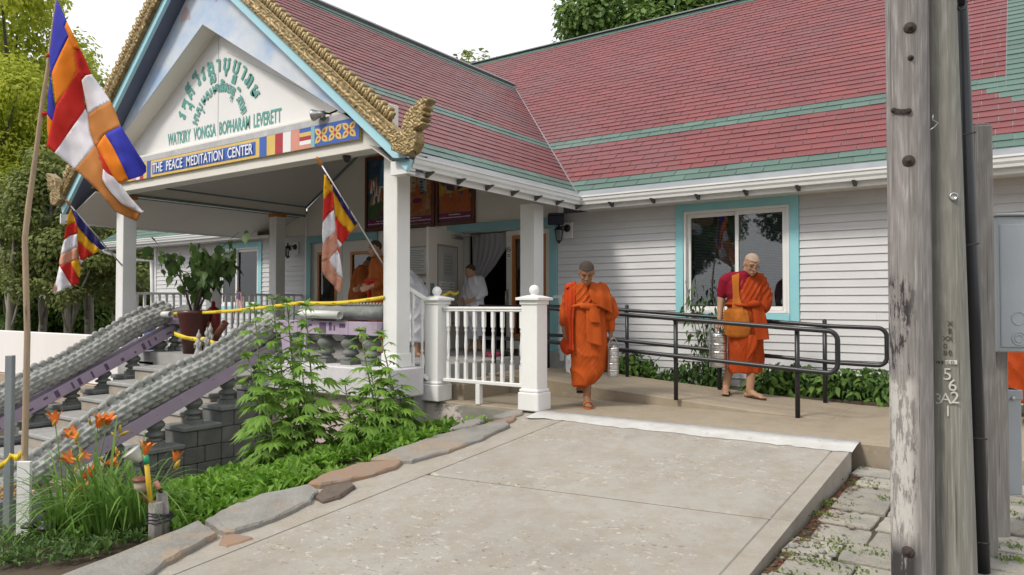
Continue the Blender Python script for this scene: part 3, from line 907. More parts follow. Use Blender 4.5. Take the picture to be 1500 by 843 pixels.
mb = MB(); mb.obox(leaf_pt(.30, 2.20, .05), (.30, .07, .06), R_); mb.tube([leaf_pt(.22,2.22,.08), leaf_pt(.05,2.25,.2), leaf_pt(-.05,2.26,.32)], .012, 6); mb.build("door_closer", M_STEEL, dop)
mb = MB(); mb.obox(leaf_pt(dl-.1, 1.28, .03), (.1, .02, .3), R_); mb.build("push_plate", M_GREYLINE, dop)
mb = MB(); mb.obox(leaf_pt(dl-.05, 1.05, .05), (dl*.75, .03, .05), R_); mb.build("panic_bar", M_BLACKMETAL, dop)
# curtain in the opening, gathered to the left
mb = MB(); rows = []
for i in range(25):
    z = 2.28 - 1.2 * i / 24; f = i / 24
    x1 = -6.88 - (.62 * smooth((f - .12) / .75))
    row = []
    for k in range(33):
        t = k / 32; x = -7.62 + (x1 + 7.62) * t
        row.append((x, YW + .10 + .018 * sin(t * 42 + f * 3) * (1 - .3 * f) + .02 * noise.noise((x*4, z*3, 1)), z - .05 * sin(t * pi) * f))
    rows.append(row)
mb.grid(rows)
M_CURTAIN = leaf_mat("sheer_curtain", (.52,.52,.56), (.52,.52,.56), transl=.3, rough=.8)
mb.build("curtain", M_CURTAIN, temple)
# dim hall behind the doors
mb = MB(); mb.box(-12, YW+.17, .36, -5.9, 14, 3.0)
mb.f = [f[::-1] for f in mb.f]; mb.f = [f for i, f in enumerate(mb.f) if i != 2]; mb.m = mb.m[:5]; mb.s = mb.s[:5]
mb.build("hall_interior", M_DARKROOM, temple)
# ------------------------------------------------------------------ porch columns, beams and ceiling
def column(x, y, z0, z1, w=.2, cap=True, plinth=True):
    mb = MB(); h = w / 2
    mb.box(x-h, y-h, z0, x+h, y+h, z1)
    c = mb.build("column", M_WHITE, temple, bevel=.006)
    if plinth:
        mb = MB(); mb.box(x-h-.015, y-h-.015, z0, x+h+.015, y+h+.015, z0+.16); mb.build("column_base", M_WHITE, c, bevel=.008)
    if cap:
        mb = MB(); mb.box(x-h-.012, y-h-.012, z1-.07, x+h+.012, y+h+.012, z1-.005); mb.build("column_cap", M_ORANGEWOOD, c, bevel=.004)
    return c
column(-5.86, 6.05, .40, 2.85, .215, cap=False)
column(-11.85, 6.05, .38, 2.86, .215)
column(-5.72, 8.62, .38, 2.52, .24, cap=False)
column(-11.85, 8.95, .38, 2.86, .215)
mb = MB(); mb.box(-12.0, 5.74, 2.845, -5.75, 5.96, 3.34); mb.build("front_beam", M_OFFWHITE, temple, bevel=.006)
mb = MB(); mb.box(-12.0, 5.70, 3.222, -5.9, 5.74, 3.30); mb.build("front_ledge", mat("weathered_flashing", (.50,.50,.51), (.38,.38,.40), 6, rough=.5, col3=(.62,.62,.62), scale3=5), temple)
for sx in (-11.86, -5.98):
    mb = MB(); mb.box(sx-.11, 5.96, 2.86, sx+.11, 9.56, 3.06)
    b_ = mb.build("side_beam", M_OFFWHITE, temple)
    mb = MB()
    for e in (-.125, .11):
        mb.box(sx+e, 5.96, 3.03, sx+e+.015, 9.56, 3.075); mb.box(sx+e, 5.96, 2.845, sx+e+.015, 9.56, 2.885)
    mb.build("beam_trim", M_GREYLINE, b_)
VX, VZ = -8.92, 3.06 + .585 * 2.83
def thin(name, pts, m_, par, th=.012):
    n = (Vector(pts[1]) - Vector(pts[0])).cross(Vector(pts[2]) - Vector(pts[1])).normalized()
    mb = MB(); mb.prism(pts, n * th); return mb.build(name, m_, par)
thin("ceiling", [(-11.75,5.96,3.06),(-11.75,9.56,3.06),(VX,9.56,VZ),(VX,5.96,VZ)], M_CEIL, temple)
thin("ceiling", [(-6.09,5.96,3.06),(VX,5.96,VZ),(VX,9.56,VZ),(-6.09,9.56,3.06)], M_CEIL, temple)
thin("ceiling", [(-11.97,5.62,2.875),(-11.97,9.56,2.875),(-13.0,9.56,2.47),(-13.0,5.62,2.47)], M_CEIL, temple)
thin("ceiling", [(-5.87,5.62,2.86),(-5.87,9.13,2.86),(-5.26,9.13,2.475),(-5.26,5.62,2.475)], M_CEIL, temple)
mb = MB(); mb.box(-13.03, 5.56, 2.44, -13.0, 9.1, 2.6); mb.build("fascia_board", M_WHITE2, temple)
mb = MB()
for sg_ in (-1, 1):
    mb.beam((VX + sg_*2.83, 9.54, 3.03), (VX, 9.54, VZ-.03), .02, .05, (0,0,1))
mb.build("crown_trim", M_GREYLINE, temple)

# ------------------------------------------------------------------ gable: mural, sign board, lettering
YM, YT = 5.70, 5.95
IA = Vector((-9.2, YM, 4.95)); SI = .585
# painted chevron between the rake and the sign recess
def chev(side):
    if side == 'L': return [IA, Vector((-9.2, YM, 5.765)), Vector((-11.76, YM, 3.452))]
    return [IA, Vector((-6.21, YM, 3.20)), Vector((-6.06, YM, 3.20)), Vector((-9.2, YM, 5.765))]
mb = MB()
for s_ in 'LR':
    mb.prism(chev(s_), (0, .03, 0))
mural = mb.build("mural_board", M_MURAL, temple)
# two small painted clasped hands near the peak
M_HAND = mat("painted_pink", (.58,.45,.46), (.50,.38,.42), 14, rough=.6)
mb = MB()
for cx, cz, s in ((-9.62, 5.20, 1), (-8.80, 5.30, -1)):
    for k in range(4):
        mb = MB(); a = (-.35 + k * .25) * s; o = Vector((cx + (k-1.5)*.045*s, YM - .003 - .0004*k, cz - abs(k-1.5)*.015))
        mb.prism([o + Vector((cos(q*pi/6)*.035*cos(a) - sin(q*pi/6)*.10*sin(a), 0, cos(q*pi/6)*.035*sin(a) + sin(q*pi/6)*.10*cos(a))) for q in range(12)], (0,.0003,0)); mb.build("painted_petal", M_HAND, mural)
M_DBLUE = mat("painted_blue", (.10,.16,.42), (.13,.22,.5), 9, rough=.6)
mb = MB()
for p in ([(-9.95,5.18),(-9.78,5.22),(-9.72,5.5),(-9.9,5.52)], [(-9.42,5.42),(-9.28,5.42),(-9.3,5.66),(-9.4,5.66)]):
    mb.prism([(a, YM-.003, b) for a, b in p], (0,.002,0))
mb.build("painted_cloud_blue", M_DBLUE, mural)
# reveals and the recessed board with the temple's name
mb = MB()
for ex_ in (-12.0, -6.05):
    e = Vector((ex_, YM+.03, IA.z - SI * abs(ex_ - IA.x)))
    e -= Vector((0,.026,.004)); i_ = IA - Vector((0,-.004,.004)); mb.add([i_, e, e + Vector((0,YT-YM,0)), i_ + Vector((0,YT-YM,0))], [(0,1,2,3)])
mb.build("gable_reveal", M_OFFWHITE, temple)
mb = MB(); mb.prism([(-12.1,YT,3.2),(-6.0,YT,3.2),(-6.0,YT,3.35),(IA.x,YT,IA.z+.05),(-12.1,YT,3.35)], (0,.03,0))
tymp = mb.build("gable_board", M_SIGNWHITE, temple)
mb = MB(); mb.box(-9.205, YT-.003, 3.34, -9.2, YT+.001, 4.85); mb.beam((-9.0,YT-.002,4.6),(-6.6,YT-.002,3.42),.003,.006,(0,1,0)); mb.build("board_seam", M_GREYSTRIP, tymp)

TXN = [0]
def put_text(body, place, name, m_, parent, sx=1, sz=1, size=1.0, bold=0.0, y=0):
    """place(x, z) -> world point for lettering drawn in the x,z plane"""
    kh = name.startswith('khmer')
    vs, fs = text_mesh(body, size, offset=0 if kh else bold)
    TXN[0] += 1
    mb = MB(); mb.add([Vector(place(v.x * sx, v.y * sz)) - Vector((0, .00006 * TXN[0], 0)) for v in vs], fs)
    if kh:
        for dx, dz in ((bold, 0), (-bold, 0), (0, bold), (0, -bold), (bold*.7, bold*.7), (-bold*.7, -bold*.7)):
            TXN[0] += 1
            mb.add([Vector(place(v.x * sx + dx, v.y * sz + dz)) - Vector((0, .00006 * TXN[0], 0)) for v in vs], fs)
    return mb.build(name, m_, parent)
def text_width(body):
    vs, fs = text_mesh(body, 1.0); return min(v.x for v in vs), max(v.x for v in vs), max(v.y for v in vs)
# straight line of Latin capitals
NAME = "WATKIRY VONGSA BOPHARAM LEVERETT"
x_, h_ = -10.47, .175
tw = [text_width(w) for w in NAME.split()]
total = 2.66
cap = .70
gaps = .085
raw = sum(t[1] - t[0] for t in tw)
sx = (total - gaps * 3) / raw
for w, t in zip(NAME.split(), tw):
    put_text(w, (lambda a, b, x0=x_, t0=t[0]: (x0 + a - t0 * sx, YT - .006, 3.478 - .018 * (x0 + a + 10.47) / 2.66 + b)), "lettering", M_SIGNGREEN, tymp, sx, h_ / t[2], bold=.018)
    x_ += (t[1] - t[0]) * sx + gaps
# arched Khmer lettering: clusters of base letter (+ sub letter, + vowel mark) placed one by one
def arch(clusters, cx, cz, R, size, a0, a1, bold):
    n = len(clusters)
    wid = []
    for c in clusters:
        t = text_width(c[0]); wid.append((t[1] - t[0]) + .12)
    tot = sum(wid); acc = 0
    for c, w in zip(clusters, wid):
        ang = a0 + (a1 - a0) * (acc + w / 2) / tot; acc += w
        er = Vector((cos(ang), 0, sin(ang))); et = Vector((sin(ang), 0, -cos(ang)))
        o = Vector((cx, YT - .006, cz))
        t = text_width(c[0]); mid = (t[0] + t[1]) / 2
        def pl(a, b, rr=R, m=mid): return o + et * (a - m * size) + er * (rr + b)
        put_text(c[0], pl, "khmer_lettering", M_SIGNGREEN, tymp, size, size, bold=bold)
        if len(c) > 1 and c[1]:
            t2 = text_width(c[1]); m2 = (t2[0] + t2[1]) / 2; s2 = size * .62
            put_text(c[1], lambda a, b: o + et * (a - m2 * s2 + size * .12) + er * (R + b - size * .46), "khmer_lettering", M_SIGNGREEN, tymp, s2, s2, bold=bold)
arch([("វ",),("ត","ត"),("គី",),("រី",),("វ",),("ង","ស"),("ា",),("បុ",),("ប","ផ"),("ា",),("រា",),("ម",)], -9.215, 3.50, .865, .285, radians(161), radians(20), .009)
arch([("អា",),("ស","រ"),("ម",),("ស",),("មា",),("ធិ",),("ស",),("ន","ត"),("ិ",),("ភា",),("ព",)], -9.18, 3.52, .555, .185, radians(164), radians(16), .006)

# painted band below: flags, blue panel with the centre's name, flowers
ZB0, ZB1 = 2.972, 3.218
def bpx(u): return onY(u, 230, YM).x
band = MB(); band.box(-12.3, YM, ZB0, -6.1, YM+.035, ZB1)
band = band.build("sign_band", M_SIGNYELLOW, temple, bevel=.003)
def patch(x0, x1, z0, z1, m_, name="painted_stripe", d=.004, par=None):
    mb = MB(); mb.box(x0, YM-d, z0, x1, YM-.0005, z1); return mb.build(name, m_, par or band)
pL, pR = bpx(221), bpx(379.5)
patch(pL+.05, pR-.075, ZB0+.038, ZB1-.038, M_SIGNBLUE, "sign_panel")
seq = [(380,390.7,M_SIGNBLUE),(390.7,403.3,M_SIGNYELLOW),(403.3,414.5,M_SIGNRED),(414.5,426.2,M_WHITE),(426.2,439,M_SIGNPINK)]
for a, b, m_ in seq: patch(bpx(a)+.002, bpx(b)-.002, ZB0, ZB1, m_)
xa, xb = bpx(439), bpx(455.5); hh = (ZB1-ZB0)/5
for i, m_ in enumerate((M_SIGNPINK, M_WHITE, M_SIGNRED, M_SIGNYELLOW, M_SIGNBLUE)): patch(xa, xb, ZB0+hh*i, ZB0+hh*(i+1)-.001, m_)
patch(bpx(455.5)+.002, bpx(461), ZB0, ZB1, M_TEAL)
fp = patch(bpx(461)+.002, -6.1, ZB0, ZB1, M_SIGNBLUE, "flower_panel")
def flowers(x0, n, pitch, par):
    for i in range(n):
        mb = MB()
        cx, cz = x0 + pitch * i, (ZB0 + ZB1) / 2
        for q in range(4):
            a = pi/4 + q*pi/2; ax_ = Vector((cos(a)*1.18, 0, sin(a)*.92)); px_ = Vector((-sin(a), 0, cos(a)))
            L_ = .135; W_ = .042
            o = Vector((cx, YM-.006, cz))
            pts = [o + ax_*(L_*t) + px_*(W_*sin(pi*min(1, t*1.02))*sg2) for sg2, ts in ((1, [0.04,.25,.5,.75,1]), (-1, [.75,.5,.25])) for t in ts]
            mb.prism(pts, (0,.0015,0), 0)
            o2 = o - Vector((0,.0015,0))
            pts = [o2 + ax_*(L_*t) + px_*(.013*sin(pi*(t-.28)/.4)*sg2) for sg2, ts in ((1, [.28,.4,.5,.6,.68]), (-1, [.6,.5,.4])) for t in ts]
            mb.prism(pts, (0,.001,0), 1)
        mb.prism([(cx+.022*cos(k*pi/4), YM-.008, cz+.022*sin(k*pi/4)) for k in range(8)], (0,.001,0), 1)
        mb.build("painted_flower", [M_SIGNYELLOW, M_SIGNRED], par)
fx = bpx(471)
flowers(fx, 3, bpx(491) - fx, fp)
# mirrored flags and flowers on the far left, mostly behind the big flag
x = pL
for w, m_ in ((.10,M_SIGNBLUE),(.10,M_SIGNYELLOW),(.10,M_SIGNRED),(.10,M_WHITE),(.11,M_SIGNPINK)): patch(x-w+.002, x-.002, ZB0, ZB1, m_); x -= w
fp2 = patch(-12.2, x-.15, ZB0, ZB1, M_SIGNBLUE, "flower_panel"); flowers(-11.95, 3, .3, fp2)
put_w = "THE PEACE MEDITATION CENTER".split(); tw = [text_width(w) for w in put_w]
t0_, t1_ = pL + .085, pR - .11
sx = (t1_ - t0_ - .105*3) / sum(t[1]-t[0] for t in tw); x = t0_
for w, t in zip(put_w, tw):
    put_text(w, (lambda a, b, x0=x, tt=t[0]: (x0 + a - tt*sx, YM - .0085, ZB0 + .057 + b)), "lettering", M_WHITE, band, sx, .133 / t[2], bold=.014)
    x += (t[1]-t[0])*sx + .105

# rake fascia boards, dark soffit, gold carved bargeboards with knobs and finials
AP = Vector((-9.2, 5.47, 5.77)); TL = Vector((-12.74, 5.47, 2.565)); TR = Vector((-5.17, 5.47, 2.475))
for T, sgn in ((TL, -1), (TR, 1)):
    d = (AP - T); L_ = d.length; d.normalize(); n_ = Vector((-d.z, 0, d.x)) * (1 if sgn > 0 else -1)
    if n_.z < 0: n_ = -n_
    w = .115
    ap2 = AP + Vector((0, 0, w / abs(n_.z)))
    ends_ = [T, AP, ap2, T + n_ * w + d * .03]
    mb = MB(); mb.prism([p for p in ends_], (0, .05, 0))
    mb.build("rake_fascia", M_FASCIA, temple, bevel=.004)
    # soffit between fascia and mural, and the sheathing above it
    mb = MB(); mb.add([T + Vector((0,.05,.01)), AP + Vector((0,.05,.01)), AP + Vector((0,.3,.01)), T + Vector((0,.3,.01))], [(0,1,2,3)] if sgn > 0 else [(3,2,1,0)])
    mb.build("rake_soffit", M_SOFFITDARK, temple)
    # carved gold band
    o = T + n_ * (w + .005) + Vector((0, -.035, 0)); Lb = L_ + .02
    H_ = .165; rows = []
    na, nb = int(Lb / .0115), 16
    for i in range(na + 1):
        a = .12 + (Lb - .12) * i / na; row = []
        for k in range(nb + 1):
            b = H_ * k / nb
            sw = sin(a * 44 + 2.4 * sin(b * 40 + a * 9)) * cos(b * 78 + 1.8 * sin(a * 31))
            rel = .0085 * sw + .006 * sin(a * 150) * (1 if .22 < k/nb < .30 else .0) + (.012 if k in (3, 5, 13, 15) else 0)
            rel += .006 * noise.noise((a * 30, b * 30, 3.1 * sgn))
            if k in (0, nb): rel = -.0
            row.append(o + d * a + n_ * b + Vector((0, -.02 - rel, 0)))
        rows.append([row[0] + Vector((0, .075, 0))] + row + [row[-1] + Vector((0, .075, 0))])
    mb = MB(); mb.grid(rows if sgn < 0 else [r[::-1] for r in rows])
    gold = mb.build("gilded_bargeboard", M_GOLD, temple)
    # knobs
    R_k = Matrix((d, Vector((0, 1, 0)), n_)).transposed()
    km = MB()
    for dx, ht, ww in ((-.03, .10, .036), (.012, .125, .04), (.046, .085, .03)):
        base = Vector((dx, 0, -.015))
        km.lathe(base, [(ww*.8, 0), (ww*.7, ht*.35), (ww*.98, ht*.5), (ww*.8, ht*.62), (ww*.9, ht*.9), (ww*.5, ht)], 7)
    kme = km.mesh("gilded_knob", mats=[M_GOLD])
    nk = int((Lb - .5) / .128)
    for i in range(nk):
        p = o + d * (.55 + .128 * i) + n_ * H_ + Vector((0, .01, 0))
        k_ = link("knob", kme, gold, p - root_loc(gold)); k_.rotation_euler = R_k.to_euler(); k_.rotation_euler.y += RNG.uniform(-.08, .08)
        k_.scale = (1.1, 1.2, RNG.uniform(1.05, 1.2))
    # upturned finial traced in its own plane
    zoom = [(120,640),(190,668),(245,692),(300,682),(350,642),(380,560),(380,470),(372,448),(347,440),(372,420),(400,404),(455,368),(456,356),(420,348),(440,328),(462,308),(430,286),(472,270),(468,252),(440,238),(478,205),(465,165),(500,132),(512,112),(492,92),(455,95),(400,132),(340,186),(285,232),(257,290),(236,370),(218,438),(200,452),(170,420),(110,400)]
    pts = [onY(560 + a / 7.02, 130 + b / 7.02, 5.42) for a, b in zoom]
    if sgn < 0: pts = [TL + Vector((-(p.x - TR.x) * 1.02, p.y - 5.47, p.z - TR.z)) for p in pts]
    mb = MB(); mb.prism([p - Vector((0,.05,0)) for p in pts], (0, .13, 0))
    me = mb.mesh("finial", root_loc(gold), [M_GOLD])
    bm = bmesh.new(); bm.from_mesh(me)
    bmesh.ops.bevel(bm, geom=[e for e in bm.edges if e.calc_face_angle(0) > 1.2], offset=.012, segments=1, affect='EDGES', clamp_overlap=True)
    bmesh.ops.triangulate(bm, faces=[f for f in bm.faces if len(f.verts) > 4])
    for _ in range(4): bmesh.ops.subdivide_edges(bm, edges=[e for e in bm.edges if e.calc_length() > .022], cuts=1, use_grid_fill=False); bmesh.ops.triangulate(bm, faces=[f for f in bm.faces if len(f.verts) > 3])
    bm.normal_update()
    for v in bm.verts:
        if abs(v.normal.y) > .6:
            q = v.co
            v.co.y += (-1 if v.normal.y < 0 else 1) * (.006 * sin(q.x * 95 + 2*sin(q.z*60)) * cos(q.z * 88 + 1.5*sin(q.x*50)) + .004*noise.noise(q*40))
    bm.to_mesh(me); bm.free()
    link("finial", me, gold)
mb = MB(); mb.tube([onY(608,226,5.42), onY(617,192,5.5)], .006, 5); mb.build("stay_wire", M_BLACKMETAL, temple)
mb = MB(); mb.prism([(XP-.12,5.42,2.62),(XP+.1,5.42,2.60),(XP+.11,5.75,2.665),(XP-.12,5.75,2.72)], (0,0,-.02)); mb.build("corner_flashing", M_BLACKMETAL, temple)
mb = MB(); mb.box(XP-.18, 5.5, 2.46, XP+.06, 5.62, 2.60); mb.build("eave_return", M_WHITE2, temple)

# ------------------------------------------------------------------ fixtures on the building
def floodlight():
    t = thing("floodlight", onY(470, 168, 5.66), "small silver spotlight on a bracket at the right end of the gable sign", "spotlight")
    p = onY(459, 169, 5.60); q = onY(476, 166, 5.66)
    ax = (p - q).normalized()
    mb = MB(); mb.lathe(q, [(.03,0),(.035,.05),(.05,.1),(.068,.14),(.07,.16)], 14, axis=ax); mb.build("lamp_body", M_STEEL, t)
    mb = MB(); mb.lathe(q + ax*.155, [(.066,0),(.06,.008),(.02,.012)], 14, axis=ax); mb.build("lens", mat("frosted_lens", (.6,.6,.58), rough=.2), t)
    r = onY(474, 176, 5.70)
    mb = MB(); mb.tube([q, r], .014, 6); mb.lathe(r, [(.045,0),(.045,.02),(.02,.03)], 10); mb.build("bracket", M_GREYLINE, t)
    mb = MB(); mb.tube([q, onY(482,167,5.72), onY(492,163,5.8), onY(498,158,5.9)], .012, 6); mb.build("conduit", M_BLACKMETAL, t)
floodlight()
t = onY(508, 219, 5.85)
mb = MB(); mb.lathe((t.x, 5.85, 2.845), [(.05,0),(.05,-.02),(.042,-.03),(.04,-.045),(.028,-.07),(.005,-.08)], 14)
tag(mb.build("camera_dome", M_BLACKMETAL, None, loc=(t.x, 5.85, 2.845)), "small dark dome camera under the porch front beam", "security camera")
def lantern(p, label):
    t = thing("wall_lantern", p, label, "lantern", "black lanterns on the siding")
    x, y, z = p
    mb = MB(); mb.box(x+.0, YW-.045, z-.11, x+.16, YW-.02, z+.13); mb.build("mounting_block", M_WHITE2, t, bevel=.004)
    mb = MB(); mb.lathe((x+.07, YW-.05, z+.04), [(.06,0),(.05,.02),(.02,.03)], 12, axis=(0,-1,0)); mb.tube([(x+.07,YW-.06,z+.04),(x+.04,YW-.13,z+.06),(x,YW-.17,z+.05)], .012, 6); mb.build("arm", M_BLACKMETAL, t)
    yy = YW - .17
    mb = MB(); mb.lathe((x, yy, z), [(.075,.0),(.078,.012),(.05,.045),(.02,.06),(.015,.09),(.02,.1),(.004,.12)], 8, smooth=False); mb.build("lantern_roof", M_BLACKMETAL, t)
    mb = MB()
    for k in range(6):
        a = k * pi / 3; mb.beam((x+.066*cos(a), yy+.066*sin(a), z), (x+.04*cos(a), yy+.04*sin(a), z-.16), .01, .01)
    mb.lathe((x, yy, z-.16), [(.042,0),(.046,.012),(.03,-.0),(.02,-.02),(.006,-.04)][:2], 8); mb.lathe((x,yy,z-.16),[(.03,0),(.02,-.025),(.004,-.04)],8)
    mb.build("cage", M_BLACKMETAL, t)
    mb = MB(); mb.lathe((x, yy, z-.155), [(.036,0),(.058,.152)], 6, smooth=False); mb.build("lantern_glass", M_GLASS, t)
    return t
lantern((-5.74, YW, 2.22), "black wall lantern on the siding between the right door trim and the big window")
lantern((-12.10, YW, 2.22), "black wall lantern on the siding between the left window and the left doors")
mb = MB(); mb.obox((-5.80, YW-.16, 2.40), (.24,.2,.15), Matrix.Rotation(.5,3,'Z') @ Matrix.Rotation(.3,3,'X'))
tag(mb.build("loudspeaker", mat("navy_plastic", (.012,.016,.04), (.02,.02,.05), 5, rough=.5), None, loc=(-5.80,YW-.05,2.40), bevel=.01), "dark navy loudspeaker box under the inner corner of the eaves", "speaker")

# ------------------------------------------------------------------ framed paintings above the doors (plain generic scenes)
M_PNAVY = mat("painted_navy", (.02,.035,.10), (.05,.10,.14), 6, rough=.4, col3=(.16,.22,.30), scale3=9, lo3=.58, hi3=.68)
M_PGREEN = mat("painted_green", (.035,.11,.06), (.08,.13,.04), 9, rough=.4, col3=(.25,.10,.05), scale3=12, lo3=.6, hi3=.66)
M_PSKY = mat("painted_pale_sky", (.33,.36,.36), (.42,.40,.34), 4, rough=.4)
M_POCHRE = mat("painted_ochre", (.40,.17,.05), (.26,.09,.04), 10, rough=.4, col3=(.48,.28,.10), scale3=16, lo3=.55, hi3=.65)
M_PORANGE = mat("painted_orange", (.46,.12,.025), (.36,.07,.02), 14, rough=.4)
M_PSKIN = mat("painted_skin", (.45,.26,.14), (.36,.20,.10), 14, rough=.4)
M_PMAG = mat("painted_magenta", (.17,.015,.085), (.14,.012,.07), 4, rough=.4)
M_PYEL = mat("painted_yellow", (.55,.34,.04), (.48,.27,.03), 12, rough=.4)
M_PBLUE = mat("painted_mid_blue", (.05,.16,.32), (.08,.22,.36), 8, rough=.4)
def poster(x0, x1, label, build):
    z0, z1, y = 2.452, 3.83, YW - .02
    t = thing("framed_painting", ((x0+x1)/2, YW, z0), label, "painting", "framed paintings above the doors")
    mb = MB(); box_frame(mb, x0, x1, z0, z1, .06, y-.03, y+.018); mb.build("frame", M_DARKWOOD, t, bevel=.006)
    mb = MB(); mb.box(x0+.06, y-.005, z0+.06, x1-.06, y+.015, z1-.06); pic = mb.build("picture", build(0), t)
    layers = {}
    lay = [0]
    def shape(m_, pts):
        lay[0] += 1
        mb = layers.setdefault(m_.name, (MB(), m_))[0]
        yy = y - .006 - lay[0] * .00012
        mb.add([(x0+.06+(x1-x0-.12)*a, yy, z0+.06+(z1-z0-.12)*b) for a, b in pts], [tuple(range(len(pts)))])
    build(shape)
    for nm, (mb, m_) in layers.items(): mb.build("painted_shapes", m_, pic, kind="stuff")
    mb = MB(); mb.box(x0+.075, y-.02, z0+.075, x1-.075, y-.018, z0+.205); cap_ = mb.build("caption_strip", M_PMAG, t)
    mb = MB(); rr = random.Random(int(abs(x0)*100))
    for zz, f in ((z0+.165, .3), (z0+.12, .8)):
        a = (x0+x1)/2 - f*(x1-x0)/2
        while a < (x0+x1)/2 + f*(x1-x0)/2 - .02:
            w = rr.uniform(.015, .04); h = rr.uniform(.010, .02); mb.box(a, y-.0205, zz, a+w, y-.0202, zz+h); a += w + .010
    mb.build("caption_writing", M_PAPER, cap_, kind="stuff")
def disc(cx, cy, rx, ry, n=12): return [(cx+rx*cos(2*pi*i/n), cy+ry*sin(2*pi*i/n)) for i in range(n)]
def figure(S, x, y, s, robe):
    S(robe, [(x-.07*s,y),(x+.07*s,y),(x+.06*s,y+.07*s),(x+.03*s,y+.13*s),(x-.03*s,y+.13*s),(x-.055*s,y+.07*s)])
    S(M_PSKIN, disc(x, y+.155*s, .024*s, .028*s, 8))
def p1(S):
    if S == 0: return M_PNAVY
    S(M_PGREEN, [(0,.13),(1,.13),(1,.38),(.7,.42),(.4,.36),(0,.40)])
    rr = random.Random(5)
    for i in range(26): figure(S, rr.uniform(.05,.95), rr.uniform(.33,.6), rr.uniform(.7,1.1), rr.choice([M_POCHRE, M_PSKIN, M_PORANGE, M_PAPER]))
    for x, b in ((.12,.5),(.3,.45),(.22,.34),(.42,.5)): S(M_PAPER, [(x-.03,b),(x+.06,b+.02),(x+.04,b+.22)])
    S(M_PBLUE, [(.4,.6),(.75,.6),(.72,.95),(.5,.98)]); S(M_PAPER, disc(.62,.36,.05,.05)); figure(S, .62, .24, 1.1, M_POCHRE); S(M_PMAG, disc(.6,.2,.16,.05))
def p2(S):
    if S == 0: return M_PSKY
    S(M_POCHRE, [(0,.12),(1,.12),(1,.40),(.75,.46),(.25,.46),(0,.36)])
    S(M_PGREEN, [(0,.62),(.25,.66),(.25,.72),(0,.74)]); S(M_PGREEN, [(.7,.6),(1,.62),(1,.72),(.75,.68)])
    for i in range(13):
        f = i/13; y = .42+.5*f; hw = .065*(1-.55*f); xl = .37+.09*f; xr = .67-.08*f
        S(M_PYEL if i % 2 else M_POCHRE, [(xl-hw,y),(xl+hw,y),(xl+hw,y+.028),(xl-hw,y+.028)])
        S(M_PBLUE if i % 2 else M_PNAVY, [(xr-hw,y),(xr+hw,y),(xr+hw,y+.028),(xr-hw,y+.028)])
        S(M_PORANGE, [(.5-.03,y),(.54+.01,y),(.54,y+.04),(.5-.02,y+.04)])
    for x, y in ((.46,.8),(.57,.8),(.5,.9)): figure(S, x, y, .9, M_PORANGE)
    S(M_PYEL, disc(.52,.52,.07,.05)); figure(S, .52, .36, 1.5, M_PORANGE); S(M_PMAG, disc(.52,.33,.16,.04)); S(M_PORANGE, [(.36,.2),(.68,.2),(.62,.3),(.42,.3)])
    rr = random.Random(8)
    for i in range(12): figure(S, rr.choice([rr.uniform(.03,.2), rr.uniform(.8,.97)]), rr.uniform(.15,.55), 1.2, rr.choice([M_PORANGE, M_POCHRE, M_PSKIN]))
def p3(S):
    if S == 0: return M_PNAVY
    S(M_POCHRE, [(0,.12),(1,.12),(1,.36),(0,.36)])
    S(M_PYEL, [(0,.36),(1,.42),(1,.56),(.8,.46),(.6,.42),(.4,.41),(.2,.45),(0,.56)])
    S(M_SIGNRED, [(.02,.60),(.25,.5),(.5,.47),(.75,.51),(.98,.6),(.98,.7),(.75,.6),(.5,.56),(.25,.59),(.02,.7)])
    for i in range(18):
        f = i/17; S(M_PAPER, disc(.04+.92*f, .655-.10*sin(pi*f), .012, .008, 6))
    S(M_PGREEN, [(.04,.72),(.3,.61),(.7,.61),(.97,.72),(.97,.8),(.04,.8)]); S(M_PORANGE, [(.2,.74),(.85,.72),(.9,.82),(.3,.9),(.18,.84)])
    for x, s in ((.2,2.0),(.52,2.2),(.82,2.2),(.36,1.5)): figure(S, x, .13, s, M_PORANGE)
poster(-10.04, -9.20, "framed painting of a night crowd scene, leftmost of the three above the doors", p1)
poster(-9.17, -8.335, "framed painting of two stairways coming down a pale sky, middle one of three", p2)
poster(-8.305, -7.455, "framed painting with kneeling orange figures under a red canopy, rightmost of three", p3)

# notice board and white mailboxes on the wall left of the open door
t = thing("notice_board", (-8.65, YW, 1.62), "notice board with a typed white sheet and a photo of an orange robe", "notice board")
mb = MB(); mb.box(-9.02, YW-.02, 1.60, -8.2, YW-.001, 2.13); mb.build("backing", M_PAPERGREY, t)
mb = MB(); mb.box(-8.98, YW-.026, 1.64, -8.52, YW-.021, 2.10); sh = mb.build("typed_sheet", M_PAPER, t)
mb = MB()
for i in range(13): mb.box(-8.94, YW-.0275, 2.05-.03*i, -8.58 - .08*(i % 3 == 2), YW-.0265, 2.058-.03*i)
mb.build("typed_lines", M_GREYLINE, sh, kind="stuff")
mb = MB(); mb.box(-8.49, YW-.026, 1.66, -8.24, YW-.021, 2.10); ph = mb.build("photo", M_PNAVY, t)
mb = MB(); mb.prism([(-8.47,YW-.028,1.67),(-8.28,YW-.028,1.67),(-8.30,YW-.028,1.84),(-8.36,YW-.028,1.92),(-8.42,YW-.028,1.86)], (0,.001,0)); mb.build("photo_robe", M_PORANGE, ph)
t = thing("wall_cabinet", (-8.6, YW, 1.15), "white wall cabinet with dark slots below the notice board", "cabinet")
mb = MB(); mb.box(-8.9, YW-.16, .85, -8.25, YW-.001, 1.56); mb.build("cabinet_box", M_WHITE2, t, bevel=.006)
for i in range(5):
    mb = MB(); mb.box(-8.82, YW-.164, .93+.125*i, -8.42, YW-.159, .985+.125*i); mb.build("slot", M_BLACKMETAL, t)

